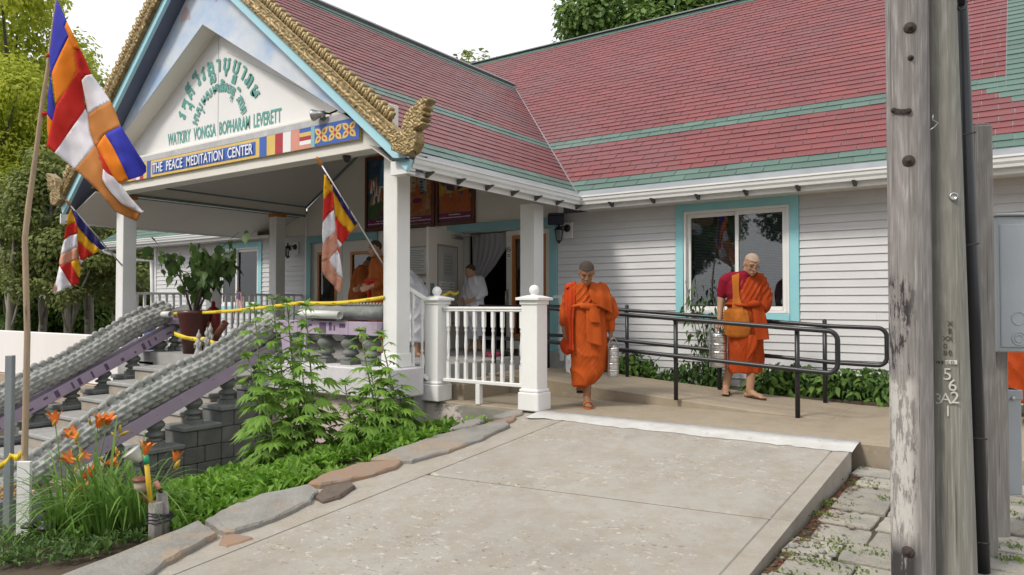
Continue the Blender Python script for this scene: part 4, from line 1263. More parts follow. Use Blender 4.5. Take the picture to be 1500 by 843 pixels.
# ------------------------------------------------------------------ white railing of turned spindles with two newel posts
PROF = [(.021,0),(.021,.20),(.024,.205),(.012,.225),(.022,.245),(.013,.262),(.015,.30),(.0215,.40),(.017,.50),(.012,.56),(.022,.585),(.012,.605),(.023,.62),(.021,.63),(.021,.80)]
def spindle_mesh(h):
    mb = MB(); k = h / .80
    mb.box(-.018,-.018,0,.018,.018,.205*k)
    mb.lathe((0,0,0), [(r*.92, z*k) for r, z in PROF[2:-1]], 10)
    mb.box(-.018,-.018,.625*k,.018,.018,h)
    return mb.mesh("spindle", mats=[M_WHITE])
def newel(x, y, z0, h, parent, w=.20, m_=None):
    m_ = m_ or M_WHITE; k = w/2
    mb = MB(); mb.box(x-k, y-k, z0+.02, x+k, y+k, z0+h); p = mb.build("newel_post", m_, parent, bevel=.005)
    mb = MB(); mb.box(x-k-.028, y-k-.028, z0, x+k+.028, y+k+.028, z0+.19); mb.box(x-k-.018, y-k-.018, z0+.19, x+k+.018, y+k+.018, z0+.225); mb.build("newel_base", m_, p, bevel=.01)
    mb = MB(); mb.box(x-k-.014, y-k-.014, z0+h-.045, x+k+.014, y+k+.014, z0+h-.0); mb.box(x-k-.045, y-k-.045, z0+h, x+k+.045, y+k+.045, z0+h+.03)
    mb.add([(x-k-.03,y-k-.03,z0+h+.03),(x+k+.03,y-k-.03,z0+h+.03),(x+k+.03,y+k+.03,z0+h+.03),(x-k-.03,y+k+.03,z0+h+.03),(x-.05,y-.05,z0+h+.055),(x+.05,y-.05,z0+h+.055),(x+.05,y+.05,z0+h+.055),(x-.05,y+.05,z0+h+.055)], [(0,1,5,4),(1,2,6,5),(2,3,7,6),(3,0,4,7),(4,5,6,7)])
    mb.build("newel_cap", m_, p, bevel=.004)
    mb = MB(); mb.lathe((x,y,z0+h+.05), [(.04,0),(.04,.012),(.028,.02)], 14); mb.ball((x,y,z0+h+.108), .056, 10); mb.build("newel_ball", m_, p)
rail = thing("entrance_railing", (-4.95, 6.47, 0), "white railing with turned spindles between two ball-topped posts on the landing", "railing")
NX1, NX2, NY = -4.263, -5.62, 6.47
newel(NX1, NY, 0, 1.155, rail); newel(NX2, NY, 0, 1.155, rail)
mb = MB(); mb.box(NX2+.1, NY-.03, 1.055, NX1-.1, NY+.03, 1.085); mb.box(NX2+.1, NY-.022, 1.03, NX1-.1, NY+.022, 1.055); mb.build("top_rail", M_WHITE, rail, bevel=.008)
mb = MB(); mb.box(NX2+.1, NY-.03, .225, NX1-.1, NY+.03, .265); mb.build("bottom_rail", M_WHITE, rail, bevel=.006)
mb = MB(); mb.box(-5.03, NY-.03, 0, -4.97, NY+.03, .225); mb.build("rail_foot", M_WHITE, rail, bevel=.004)
sm = spindle_mesh(1.03 - .265)
nsp = 9
for i in range(nsp):
    x = NX2 + .1 + (NX1 - NX2 - .2) * (i + .62) / (nsp + .1)
    link("spindle", sm, rail, Vector((x, NY, .265)) - root_loc(rail))
srail = thing("stair_railing", (-5.8, 6.3, .3), "short white sloping stair railing between the porch column and the left newel post", "railing")
A_, B_ = Vector((-5.80, 6.15, 1.30)), Vector((-5.64, 6.40, 1.10))
A_ = onY(584, 414, 6.10); B_ = onY(627, 441, 6.38)
mb = MB(); mb.beam(A_, B_, .06, .05); mb.build("top_rail", M_WHITE, srail, bevel=.006)
A2 = onY(584, 521, 6.10); B2 = onY(627, 556, 6.38)
mb = MB(); mb.beam(A2, B2, .06, .045); mb.build("bottom_rail", M_WHITE, srail, bevel=.006)
for i in range(3):
    f = (i + .45) / 3.1
    a, b = A2.lerp(B2, f), A_.lerp(B_, f)
    link("spindle", spindle_mesh(b.z - a.z), srail, a - root_loc(srail))

# porch side railing (plain square balusters) on the far side
side = thing("porch_side_railing", (-11.9, 7.6, .38), "plain white porch railing with square balusters on the far side of the porch", "railing")
nwy = onX(312, 440, -11.9).y
newel(-11.9, nwy, .38, 1.02, side, .17)
for a, b in ((6.16, nwy-.09), (nwy+.09, 8.84), (9.06, 9.54)):
    mb = MB(); mb.box(-11.93, a, 1.27, -11.87, b, 1.31); mb.build("top_rail", M_WHITE2, side, bevel=.005)
    mb = MB(); mb.box(-11.925, a, .46, -11.875, b, .50); mb.build("bottom_rail", M_WHITE2, side, bevel=.005)
bmb = MB(); bmb.box(-.018,-.018,0,.018,.018,.77); bme = bmb.mesh("square_baluster", mats=[M_WHITE2])
y = 6.26
while y < 9.5:
    if abs(y - nwy) > .13 and abs(y - 8.95) > .14: link("baluster", bme, side, Vector((-11.9, y, .5)) - root_loc(side))
    y += .125
# stub of rail right of the door
mb = MB(); mb.box(-5.6, 9.0, 1.20, -5.2, 9.06, 1.24); mb.box(-5.5,9.01,.3,-5.45,9.05,1.2); mb.box(-5.3,9.01,.3,-5.25,9.05,1.2)
tag(mb.build("rail_stub", M_WHITE2, None, loc=(-5.4,9.03,.22)), "short stub of white railing in front of the right door trim", "railing")

# black pipe handrails of the ramp
def handrail(y, xs, label, xe, tops):
    t = thing("ramp_handrail", (-3.2, y, .1), label, "handrail", "black pipe handrails along the ramp")
    zt = lambda x: .86 + .0 + max(0, min(.225, (-1.6 - x) * .0655))
    r = .024
    for x in xs:
        zg = max(0, min(.225, (-1.55 - x) * .064))
        mb = MB(); mb.tube([(x,y,zg-.02),(x,y,zt(x)+tops)], r, 10); 
        if tops > .03: mb.ball((x,y,zt(x)+tops), r, 6)
        mb.build("rail_post", M_BLACKMETAL, t)
    x0 = -5.75
    def arc(cx, cz, q0, q1, n=6, R=.09): return [(cx + R*cos(q0+(q1-q0)*i/n), y2, cz + R*sin(q0+(q1-q0)*i/n)) for i in range(n+1)]
    y2 = y - .05 if tops < .03 else y - .05
    za, zb = zt(xe), zt(xe) - .40
    pts = [(x0, y2, zt(x0)), (-4.9, y2, zt(-4.9)), (-1.75, y2, zt(-1.75))] + arc(xe - .09, za - .09, pi/2, 0) + arc(xe - .09, zb + .09, 0, -pi/2) + [(-1.75, y2, zt(-1.75)-.40), (-4.9, y2, zt(-4.9)-.40), (x0, y2, zt(x0)-.40)]
    mb = MB(); mb.tube(pts, r, 10); mb.build("pipe_rail", M_BLACKMETAL, t)
    mb = MB()
    for x in xs:
        for dz in (0, -.40): mb.tube([(x,y,zt(x)+dz-.03),(x,y2,zt(x)+dz-.03),(x,y2,zt(x)+dz)], .009, 5)
    mb.build("rail_bracket", M_BLACKMETAL, t)
handrail(7.50, (-1.85, -3.11, -4.33, -5.55), "black pipe handrail on the near edge of the wheelchair ramp", onY(1227, 505, 7.45).x, .02)
handrail(8.70, (-1.85, -3.05, -4.28, -5.5), "black pipe handrail on the far edge of the ramp beside the bushes", onY(1299, 500, 8.65).x, .05)
# ------------------------------------------------------------------ stone stairs with two naga balustrades
M_NAGA = mat("naga_cement", (.43,.435,.415), (.26,.27,.25), 5, rough=.85, bump=.4, bscale=70, col3=(.46,.47,.45), scale3=7, lo3=.56, hi3=.75)
M_LILAC = mat("lilac_foam_board", (.43,.35,.46), (.37,.30,.40), 2.5, rough=.75, bump=.1, bscale=40, col3=(.47,.37,.47), scale3=5, lo3=.55, hi3=.75)
M_LILACDK = mat("purple_print", (.12,.07,.14), (.16,.10,.18), 9, rough=.8)
M_BALUSTER = mat("baluster_cement", (.215,.23,.215), (.15,.16,.15), 6, rough=.75, bump=.25, bscale=60, objvar=.15, col3=(.27,.28,.26), scale3=5, lo3=.6, hi3=.75)
M_PVC = mat("white_pvc", (.74,.74,.72), (.66,.66,.64), 4, rough=.35)
M_TAPE = mat("yellow_tape", (.74,.55,.03), (.66,.48,.03), 3, rough=.4)
NST = 7
RISE, TREAD = .183, .37
SX0, SX1 = -10.75, -8.25
st = thing("stone_stairs", (-9.5, 4.6, -.9), "wide flight of rough stone steps climbing to the porch between cement balustrades", "stairs")
for i in range(NST):
    zt = .38 - RISE * (i + 1) + .0; yb = 6.0 - TREAD * i; yf = yb - TREAD
    mb = MB(); mb.box(SX0, yf, -1.1, SX1, yb - .001, zt - .055); mb.build("riser_block", M_STEP, st, bevel=.01)
    mb = MB(); mb.box(SX0 - .01, yf - .03, zt - .054, SX1 + .01, yb - .004, zt); mb.build("step", M_STEP_TREAD, st, bevel=.012)
# stepped cheek walls of cement block
def slope_z(y): return .38 - RISE - (6.0 - y) / TREAD * RISE
def baluster_mesh(h):
    k = h / .42
    mb = MB()
    mb.box(-.085*1, -.085, 0, .085, .085, .06*k)
    mb.lathe((0,0,0), [(.088,.06*k),(.082,.10*k),(.058,.115*k),(.062,.125*k),(.10,.14*k),(.105,.165*k),(.085,.19*k),(.06,.205*k),(.075,.23*k),(.108,.275*k),(.112,.305*k),(.092,.345*k),(.066,.375*k),(.06,.385*k),(.085,.395*k),(.088,h)], 16)
    return mb.mesh("baluster", mats=[M_BALUSTER])
def cheek(x0, x1, ys, label, face_x):
    t = thing("stair_cheek_wall", ((x0+x1)/2, 4.6, -.9), label, "stair wall")
    r = random.Random(int(abs(x0)*10))
    for k, (ya, yb, z) in enumerate(ys):
        mb = MB(); mb.box(x0-.02, ya-.02, z-.055, x1+.02, yb, z); mb.build("coping", M_GREYCONC, t, bevel=.01)
        zz = z - .057; row = 0
        while zz > -1.15:
            h = .19; y = ya - (.0 if row % 2 else .0)
            cuts = [ya] + [q for q in (ya + (yb-ya)*(.55 if row % 2 else .35),)] + [yb]
            if yb - ya > .5: cuts = [ya, ya+(yb-ya)*(.33 if row % 2 else .25), ya+(yb-ya)*(.7 if row % 2 else .6), yb]
            for a, b in zip(cuts, cuts[1:]):
                j = r.uniform(0, .006)
                mb = MB(); mb.box(x0+j, a+.004, zz-h+.006, x1-j, b-.004, zz); mb.build("cement_block", M_BRICKBLOCK, t, bevel=.008)
            zz -= h; row += 1
    return t
ysR = []
yb = 6.02
for i in range(7):
    ya = yb - (.47 if i else .42); ysR.append((ya, yb, .09 - .185 * i)); yb = ya
cheek(-8.22, -7.80, ysR, "stepped grey block wall under the right-hand naga balustrade, beside the tall weeds", 1)
ysL = []
yb = 6.45
for i in range(6):
    ya = yb - .43; ysL.append((ya, yb, .235 - .18 * i)); yb = ya
cheek(-11.32, -10.92, ysL, "stepped grey block wall under the left-hand naga balustrade, far side of the stairs", 1)

def naga(x, path_, rad, label, base_z, plank, bal, spike_from, seed, group):
    t = thing("naga_balustrade", (x, path_[len(path_)//2][0], base_z), label, "balustrade", group)
    P_ = [Vector((x + .015*noise.noise((k*.9, seed, 0)), y, z)) for k, (y, z) in enumerate(path_)]
    # resample
    L_ = [0]
    for a, b in zip(P_, P_[1:]): L_.append(L_[-1] + (b - a).length)
    def at(s):
        for i in range(len(L_) - 1):
            if s <= L_[i+1] or i == len(L_) - 2:
                f = (s - L_[i]) / (L_[i+1] - L_[i]); 
                p0 = P_[max(0, i-1)]; p1 = P_[i]; p2 = P_[i+1]; p3 = P_[min(len(P_)-1, i+2)]
                f2, f3 = f*f, f*f*f
                return .5*((2*p1) + (p2-p0)*f + (2*p0-5*p1+4*p2-p3)*f2 + (3*p1-p0-3*p2+p3)*f3)
    na, nb = int(L_[-1] / .013), 60
    CW, CH = .128, 2*pi/15
    rings = []
    for i in range(na + 1):
        s = L_[-1] * i / na
        p = at(s); tg = (at(min(L_[-1], s + .02)) - at(max(0, s - .02))).normalized()
        up = (Vector((0,0,1)) - tg * tg.z).normalized(); sd_ = tg.cross(up)
        rr = rad(s / L_[-1]); ring = []
        for k in range(nb):
            a = 2*pi*k/nb
            row = int((a + .4) / CH); off = (row % 2) * CW / 2 + .02 * noise.noise((row * 3.1, seed, s * .5))
            u = ((s + off) % CW) / CW; v = ((a + .4) % CH) / CH
            # overlapping scales: proud at the lower lip, sunk seam round the edge
            edge = min(u * CW, (1 - u) * CW, v * CH * rr, (1 - v) * CH * rr)
            rel = .024 * min(1, max(0, (edge - .005) / .016)) + .012 * (1 - u)
            rel += .007 * noise.noise((s * 6, a * 2, seed))
            q = rr - .018 + rel
            ring.append(p + up * cos(a) * q * .96 + sd_ * sin(a) * q)
        rings.append(ring)
    mb = MB(); mb.loft(rings); body = mb.build("naga_body", M_NAGA, t)
    # dorsal crest of blunt cement lobes
    km = MB(); km.lathe((0,0,-.02), [(.042,0),(.053,.034),(.048,.064),(.028,.088),(.004,.097)], 8)
    rr_ = random.Random(seed)
    for i in range(len(km.v)):
        a, b, c = km.v[i]; km.v[i] = (a*.72 + (.012 if c > .04 else 0), b*1.15, c)
    kme = km.mesh("crest_lobe", mats=[M_NAGA])
    s = spike_from
    while s < L_[-1] - .04:
        p = at(s); tg = (at(min(L_[-1], s+.02)) - at(max(0, s-.02))).normalized(); up = (Vector((0,0,1)) - tg*tg.z).normalized()
        o = link("crest_lobe", kme, body, p + up * (rad(s/L_[-1]) * .95) - root_loc(body))
        o.rotation_euler = (atan2(tg.z, -tg.y) * -1 + rr_.uniform(-.15,.15), rr_.uniform(-.1,.1), rr_.uniform(-.3,.3))
        o.scale = (1, 1, rr_.uniform(.8, 1.2)); s += .102
    # lilac foam plank below
    (ya, za), (yb_, zb) = plank
    mb = MB(); mb.beam((x, ya, za), (x, yb_, zb), .27, .15, (0,0,1)); pl = mb.build("foam_plank", M_LILAC, t, bevel=.004)
    mb = MB(); r = random.Random(seed + 3); d = Vector((0, yb_-ya, zb-za)); L2 = d.length; d.normalize(); upv = Vector((0,-d.z, d.y));
    if upv.z < 0: upv = -upv
    f = .1
    if seed == 2:
        while f < L2 - .2:
            w = r.choice([.03,.06,.09,.05]); h = r.choice([.10,.05,.03]); dz = r.uniform(-.03,.03) if h < .1 else 0
            c = Vector((x+.1362, ya, za)) + d * f + upv * dz
            mb.prism([c + d*0 - upv*h/2, c + d*w - upv*h/2, c + d*w + upv*h/2, c + upv*h/2], (.0015,0,0)); f += w + r.uniform(.04,.22)
        mb.build("printed_marks", M_LILACDK, pl, kind="stuff")
    else:
        while f < L2 - .1:
            c = Vector((x+.1352, ya, za)) + d*f + upv*r.uniform(-.04,.04)
            mb.lathe(c, [(.006,0),(.006,.002)], 6, axis=(1,0,0)); f += r.uniform(.25,.5)
        mb.build("screw_heads", M_LILACDK, pl, kind="stuff")
    for y, zb_ in bal:
        f = (y - ya) / (yb_ - ya); top = za + (zb - za) * f - .05
        link("baluster", baluster_mesh(max(.3, top - zb_)), t, Vector((x, y, zb_)) - root_loc(t))
    return t
pR_ = [(6.0,.86),(5.68,.70),(5.33,.515),(5.018,.351),(4.71,.245),(4.421,.119),(4.06,-.045),(3.725,-.223),(3.45,-.40),(3.22,-.54),(2.95,-.655),(2.6,-.74),(2.3,-.72)]
radR = lambda f: .162 * (1 - .15*f) + (.03 * exp(-((f-.86)/.05)**2))
naga(-8.0, pR_, radR, "right-hand scaly cement naga balustrade on a plain lilac plank, behind the orange lilies", -.8,
     ((6.0,.60),(3.35,-.565)), [(5.78,.09),(5.33,-.095),(4.88,-.28),(4.42,-.465),(3.97,-.65)], .25, 1, "naga balustrades of the stairs")
pL_ = [(6.36,.985),(6.05,.885),(5.732,.745),(5.4,.545),(5.039,.335),(4.72,.18),(4.413,.045),(4.153,-.10),(3.8,-.28),(3.4,-.5),(3.0,-.68)]
naga(-11.1, pL_, (lambda f: .165 - .015*f), "left-hand scaly cement naga balustrade on a lilac plank covered in dark print", -.8,
     ((6.4,.73),(3.6,-.66)), [(6.2,.235),(5.78,.055),(5.35,-.125),(4.92,-.305),(4.5,-.485)], .12, 2, "naga balustrades of the stairs")
# lower coil of the near naga lying beside the stick
# lilac rail along the platform with balusters, braces, grey tail and pipe
t = thing("platform_balustrade", (-6.9, 6.0, .4), "lilac foam rail on grey urn balusters along the platform between stairs and column", "balustrade")
mb = MB(); mb.box(-7.86, 5.86, .755, -5.98, 6.14, .91); pl = mb.build("foam_plank", M_LILAC, t, bevel=.004)
mb = MB(); r = random.Random(12)
for a, w, h, dz in ((-7.8,.02,.08,.03),(-7.72,.03,.03,.05),(-7.35,.004,.155,0),(-6.95,.12,.13,0),(-6.78,.05,.10,.02),(-6.7,.03,.06,0),(-6.60,.10,.05,.03),(-6.45,.004,.155,0),(-6.2,.05,.06,-.02),(-7.15,.07,.03,.03),(-7.62,.10,.012,.0)):
    mb.box(a, 5.8585, .832+dz-h/2, a+w, 5.8598, .832+dz+h/2)
mb.build("printed_marks", M_LILACDK, pl, kind="stuff")
for x in (-7.80, -7.42, -6.98, -6.56, -6.2): link("baluster", baluster_mesh(.355), t, Vector((x, 6.0, .402)) - root_loc(t))
for x, w, lean in ((-7.62, .16, .12), (-7.22, .035, -.05)):
    mb = MB(); mb.beam((x, 5.885, .756), (x + lean*.6, 5.885, .402), w*1.0, .03, (0,1,0)); mb.build("brace_board", M_LILAC, t, bevel=.003)
def rough_tail(name, x0, x1, y, z, label):
    mb = MB(); rings = []
    for i in range(60):
        f = i/59; x = x0 + (x1-x0)*f
        rr = .10 * (.35 + .65*min(1, f*4 + .1)) * (1 - .12*f); ring = []
        for k in range(24):
            a = 2*pi*k/24; q = rr * (1 + .10*noise.noise((x*7, cos(a)*2, sin(a)*2)) + .05*noise.noise((x*25, cos(a)*6, sin(a)*6)))
            ring.append((x, y + q*1.25*cos(a), z + q*sin(a)*.95))
        rings.append(ring)
    mb.loft(rings if x1 > x0 else rings[::-1]); tt = thing("naga_tail", ((x0+x1)/2, y, z-.1), label, "naga tail")
    mb.build("tail_body", M_GREYCONC, tt)
    km = MB(); km.lathe((0,0,-.02), [(.026,0),(.024,.03),(.012,.055),(.002,.062)], 7); kme = km.mesh("crest_lobe", mats=[M_NAGA])
    n = int(abs(x1-x0)/.052)
    for i in range(1, n):
        x = x0 + (x1-x0)*i/n; link("crest_lobe", kme, tt, Vector((x, y, z+.09*(1-.12*i/n) - (.03 if i < 3 else 0))) - root_loc(tt))
    return tt
rough_tail("t", -7.52, -5.98, 6.02, 1.01, "rough grey cement naga tail with small teeth lying on the lilac platform rail")
def pipe(p, q, label):
    p, q = Vector(p), Vector(q); d = (q-p).normalized(); n = 20
    x = d.cross(Vector((0,0,1))).normalized(); y = x.cross(d)
    mb = MB(); b = []
    prof = [(p, .048), (q, .048), (q, .041), (p, .041)]
    for c, r in prof: b.append([c + (x*cos(2*pi*k/n) + y*sin(2*pi*k/n))*r for k in range(n)])
    mb.loft(b + [b[0]], cap=False); o = mb.build("pvc_pipe", M_PVC, None, loc=tuple((p+q)/2 - Vector((0,0,.048))))
    return tag(o, label, "pipe")
pipe((-7.22,5.80,1.0),(-6.52,5.80,.985), "white plastic pipe lying along the lilac platform rail in front of the grey tail")
mb = MB()
for x in (-7.1,-6.62): mb.tube([(x,5.80,.955),(x,5.86,.93),(x,5.88,.912)], .008, 6)
tag(mb.build("pipe_hook", M_STEEL, None, loc=(-6.86,5.84,.912)), "two thin wire hooks holding the white pipe on the platform rail", "hook")
# short return on the left of the stairs
t = thing("landing_balustrade", (-11.3, 6.3, .38), "short lilac rail stub on grey urn balusters at the top left of the stairs", "balustrade")
a = onX(272, 460, -10.7)
mb = MB(); mb.box(-11.25, 6.3, .80, -10.45, 6.55, .93); mb.build("foam_plank", M_LILAC, t, bevel=.004)
for x, y in ((-11.02,6.42),(-10.82,6.44),(-10.62,6.42)): link("baluster", baluster_mesh(.41), t, Vector((x,y,.385)) - root_loc(t))
rough_tail("t2", -10.95, -11.5, 6.75, .98, "small rough cement naga tail behind the lilac stub at the top left of the stairs")
p = onX(236, 461, -11.0); pipe(p, p + Vector((.28,.0,.005)), "short white plastic pipe end beside the top of the left naga")

# caution tape
def tape(pts, label, w=.045, tw=0):
    rows = []
    P_ = [Vector(p) for p in pts]; n = 40
    for i in range(n + 1):
        f = i / n * (len(P_) - 1); k = min(int(f), len(P_) - 2); g = f - k
        p = P_[k].lerp(P_[k+1], g); p.z -= .03 * sin(pi * g)
        a = tw * sin(i * .5) * .6
        up = Vector((0, sin(a), cos(a)))
        rows.append([p - up * w/2, p + up * w/2])
    mb = MB(); mb.grid(rows); o = mb.build("caution_tape", M_TAPE, None, loc=tuple(P_[len(P_)//2]), solid=.001); tag(o, label, "tape")
    mb = MB(); r = random.Random(len(label))
    for i in range(2, n - 1):
        if i % 4: continue
        a0, a1 = rows[i]; b0, b1 = rows[i+1]
        d = (b0 - a0); 
        for q in (0.05, .38, .7):
            u0 = a0.lerp(a1, .36) + d * q; u1 = a0.lerp(a1, .62) + d*q
            off = Vector((0,-.0015,0)); mb.add([u0+off, u0+d*.2+off, u1+d*.2+off, u1+off], [(0,1,2,3)])
    mb.build("tape_print", M_BLACKMETAL, o, kind="stuff")
tape([onX(250,460,-10.9), onD(440,444,9.2), onY(563,436,5.93)], "yellow caution tape stretched across the top of the stairs to the right porch column")
tape([onD(622,438,8.75), onD(660,428,9.6), onD(672,428,10)], "short end of yellow caution tape between the porch column and the left newel post", .04)
tape([onD(255,489,10.7), onD(300,497,10.2), onD(330,503,9.8)], "lower yellow tape tied slackly across the head of the stairs", .06, .5)
tape([onD(-10,685,5.55), onD(15,668,5.5), onD(34,661,5.4)], "yellow tape tied to the flag stick near the white lath", .05, .5)

# things standing at the head of the stairs
M_POT = mat("oxblood_pot", (.075,.022,.018), (.055,.016,.013), 4, rough=.35, bump=.06, bscale=20)
def leaf_shape(kind):
    if kind == "heart":
        pts = [(0,0),(.05,.02),(.062,.055),(.05,.09),(.02,.125),(.004,.17),(0,.185)]
        out = pts + [(-a, b) for a, b in reversed(pts[1:-1])]
        return out
def pot_plant():
    p = onD(284, 508, 10.9)
    p.z = .38
    t = thing("potted_tree", p, "leafy heart-leaved young tree in a big dark red pot at the head of the stairs", "potted plant")
    x, y, z = p
    ctop = onD(290, 455, 10.9).z
    h = ctop - z
    mb = MB(); mb.lathe((x,y,z), [(.15,0),(.175,h*.4),(.215,h*.85),(.235,h*.92),(.235,h),(.20,h),(.19,h*.93)], 28); mb.build("pot", M_POT, t)
    stem_m = mat("grey_bark", (.11,.095,.075), (.075,.065,.05), 12, rough=.9, bump=.5, bscale=30)
    r = random.Random(21); tips = []
    mb = MB()
    base = Vector((x, y, z + h*.9))
    for k in range(9):
        a = r.uniform(0, 2*pi); sp = r.uniform(.15, .75); hh = r.uniform(.45, 1.05)
        q = base + Vector((cos(a)*sp*.4, sin(a)*sp*.4, hh*.55)); e = base + Vector((cos(a)*sp, sin(a)*sp, hh))
        mb.tube([base + Vector((cos(a)*.03, sin(a)*.03, 0)), q, e], [.018,.012,.004], 6)
        for i in range(4): tips.append((q.lerp(e, i/3), r))
        for i in range(2):
            e2 = e.lerp(q, .4*i) + Vector((r.uniform(-.3,.3), r.uniform(-.3,.3), r.uniform(-.1,.25))); mb.tube([q.lerp(e,.6), e2], [.008,.003], 5)
            for i2 in range(4): tips.append((q.lerp(e,.6).lerp(e2, i2/3), r))
    for k in range(3):  # the long shoot to the right
        e = base + Vector((.55+.2*k, .1, .95+.12*k)); mb.tube([base + Vector((.05,0,.5)), base + Vector((.3,.05,.85)), e], [.01,.006,.003], 5); tips += [(base + Vector((.3,.05,.85)), r), (e, r)]
    mb.build("stems", stem_m, t)
    lm = MB(); o = leaf_shape("heart")
    vs = [(a, b, -.25*abs(a) - b*b*1.2) for a, b in o] + [(0, .06, .004)]
    n = len(o); lm.add(vs, [(i, (i+1) % n, n) for i in range(n)], smooth=True)
    lme = lm.mesh("leaf", mats=[leaf_mat("heart_leaf", (.05,.10,.03), (.10,.17,.04), transl=.3)])
    for p_, _ in tips:
        for _k in range(2):
            l = link("leaf", lme, t, p_ + Vector((r.uniform(-.1,.1), r.uniform(-.1,.1), r.uniform(-.08,.06))) - root_loc(t))
            l.rotation_euler = (r.uniform(-1.9,-.5), r.uniform(-.4,.4), r.uniform(0, 2*pi)); s = r.uniform(.75, 1.3); l.scale = (s, s, s)
    # little stars-and-stripes flag stuck in the pot
    f0 = onD(346, 445, 10.5)
    tf = thing("small_flag", f0 - Vector((0,0,.2)), "small striped flag with a starry blue corner stuck in the red pot", "flag")
    mb = MB(); mb.tube([f0 + Vector((-.06,0,-.28)), f0 + Vector((.02,0,.22))], .006, 6); mb.build("stick", M_ORANGEWOOD, tf)
    M_FRED = mat("flag_red", (.36,.03,.035), rough=.7); M_FWHT = mat("flag_white", (.72,.70,.68), rough=.7); M_FNAVY = mat("flag_navy", (.02,.03,.12), rough=.7)
    mb = MB()
    for i in range(9):
        a0 = f0 + Vector((.02,0,.20)) + Vector((.0,0,-.0)); dx = .013*i
        q = [a0 + Vector((dx + .0, -.01*sin(i), -.02-.004*i)), a0 + Vector((dx+.013, -.01*sin(i+1), -.02-.004*(i+1)))]
        d = Vector((.03, .0, -.26))
        mb.add([q[0], q[1], q[1] + d, q[0] + d], [(0,1,2,3)], i % 2)
    mb.build("stripes", [M_FRED, M_FWHT], tf, solid=.002)
    mb = MB(); a0 = f0 + Vector((.017,-.012,.185)); mb.add([a0, a0 + Vector((.07,0,-.02)), a0 + Vector((.085,0,-.13)), a0 + Vector((.015,0,-.11))], [(0,1,2,3)]); cn = mb.build("canton", M_FNAVY, tf, solid=.002)
    mb = MB()
    for i in range(4):
        for k in range(4): c = a0 + Vector((.012+.016*i+.003*k, -.003, -.018-.024*k-.004*i)); mb.prism([c+Vector((.004*cos(q*1.257),0,.004*sin(q*1.257))) for q in range(5)], (0,.001,0))
    mb.build("stars", M_FWHT, cn, kind="stuff")
pot_plant()
# cement praying figures between the two nagas
def little_statue(p, s, label):
    t = thing("praying_statue", p, label, "statue", "cement praying figures")
    mb = MB(); x, y, z = p
    mb.lathe((x,y,z), [(.09*s,0),(.10*s,.05*s),(.075*s,.12*s),(.055*s,.2*s),(.07*s,.28*s),(.075*s,.33*s),(.03*s,.37*s),(.028*s,.39*s),(.05*s,.42*s),(.052*s,.46*s),(.04*s,.5*s),(.018*s,.53*s),(.022*s,.55*s),(.004*s,.6*s)], 12)
    for sg_ in (-1,1): mb.tube([(x+sg_*.075*s,y,z+.31*s),(x+sg_*.09*s,y-.04*s,z+.2*s),(x+sg_*.012*s,y-.09*s,z+.29*s)], [.026*s,.022*s,.016*s], 7)
    mb.build("figure", M_NAGA, t)
little_statue(onD(291, 523, 9.9), .62, "small grey cement praying figure behind the right naga, nearest the pot")
little_statue(onD(303, 518, 9.95), .6, "small grey cement praying figure, middle of three behind the right naga")
little_statue(onD(308, 512, 10.3), .62, "small grey cement praying figure standing farthest back of three behind the right naga")
mb = MB(); p = onD(312, 478, 11.2); p.z = .38
mb.lathe(p, [(.10,0),(.10,.62),(.085,.66),(.03,.70),(.03,.76),(.012,.78)], 14)
tag(mb.build("red_canister", mat("canister_red", (.22,.018,.018), (.16,.014,.014), 4, rough=.4), None, loc=tuple(p)), "dark red canister standing by the railing behind the pot", "canister")
mb = MB(); a, b = onD(315, 495, 10.9), onD(330, 473, 10.8); mb.tube([a, b], [.05,.055], 10)
b2 = onD(305, 472, 10.9); mb2 = MB(); mb2.tube([a, b2], [.04,.045], 10)
tag(mb.build("drainpipe_offcut", M_DARKWOOD, None, loc=tuple(a)), "brown pipe offcut leaning right beside the red canister", "pipe")
tag(mb2.build("drainpipe_offcut", M_DARKWOOD, None, loc=tuple(a)), "brown pipe offcut leaning left beside the red canister", "pipe")
mb = MB(); p = onD(222, 497, 11.8); mb.loft([[(p.x+.1*cos(k*pi/5)*f, p.y+.12*sin(k*pi/5)*f, p.z-.2+h) for k in range(10)] for h, f in ((0,1.0),(.15,1.05),(.3,.8),(.42,.3))])
tag(mb.build("tarp_bundle", mat("blue_tarp", (.03,.12,.50), (.02,.09,.4), 6, rough=.4), None, loc=(p.x,p.y,p.z-.2)), "bright blue tarp bundle behind the left balusters", "tarp")
# ------------------------------------------------------------------ trees of the wood behind and beside the hall
def leaf_cloud(mb, blobs, n, size, r, flat=.5, mi=0, edge=.55):
    """many small leaf quads spread through and near the surface of ellipsoidal clumps"""
    tot = sum(b[3] ** 2 for b in blobs)
    for cx, cy, cz, R in blobs:
        for _ in range(int(n * R * R / tot)):
            while True:
                d = Vector((r.uniform(-1,1), r.uniform(-1,1), r.uniform(-1,1)))
                if .05 < d.length < 1: break
            q = d.normalized() * (edge + (1 - edge) * r.random() ** .6) * R
            q.z *= .8
            p = Vector((cx, cy, cz)) + q + Vector((r.gauss(0, R*.06), r.gauss(0, R*.06), r.gauss(0, R*.06)))
            s = size * r.uniform(.6, 1.35)
            up = (d.normalized() + Vector((r.uniform(-.7,.7), r.uniform(-.7,.7), r.uniform(.1,1.1)))).normalized()
            a = up.cross(Vector((r.uniform(-1,1), r.uniform(-1,1), r.uniform(-.3,.3)))).normalized(); b = up.cross(a)
            mb.add([p - a*s*.5, p + b*s*.33 - a*s*.08, p + a*s*.55 - up*s*.12, p - b*s*.33 - a*s*.08], [(0,1,2,3)], mi)
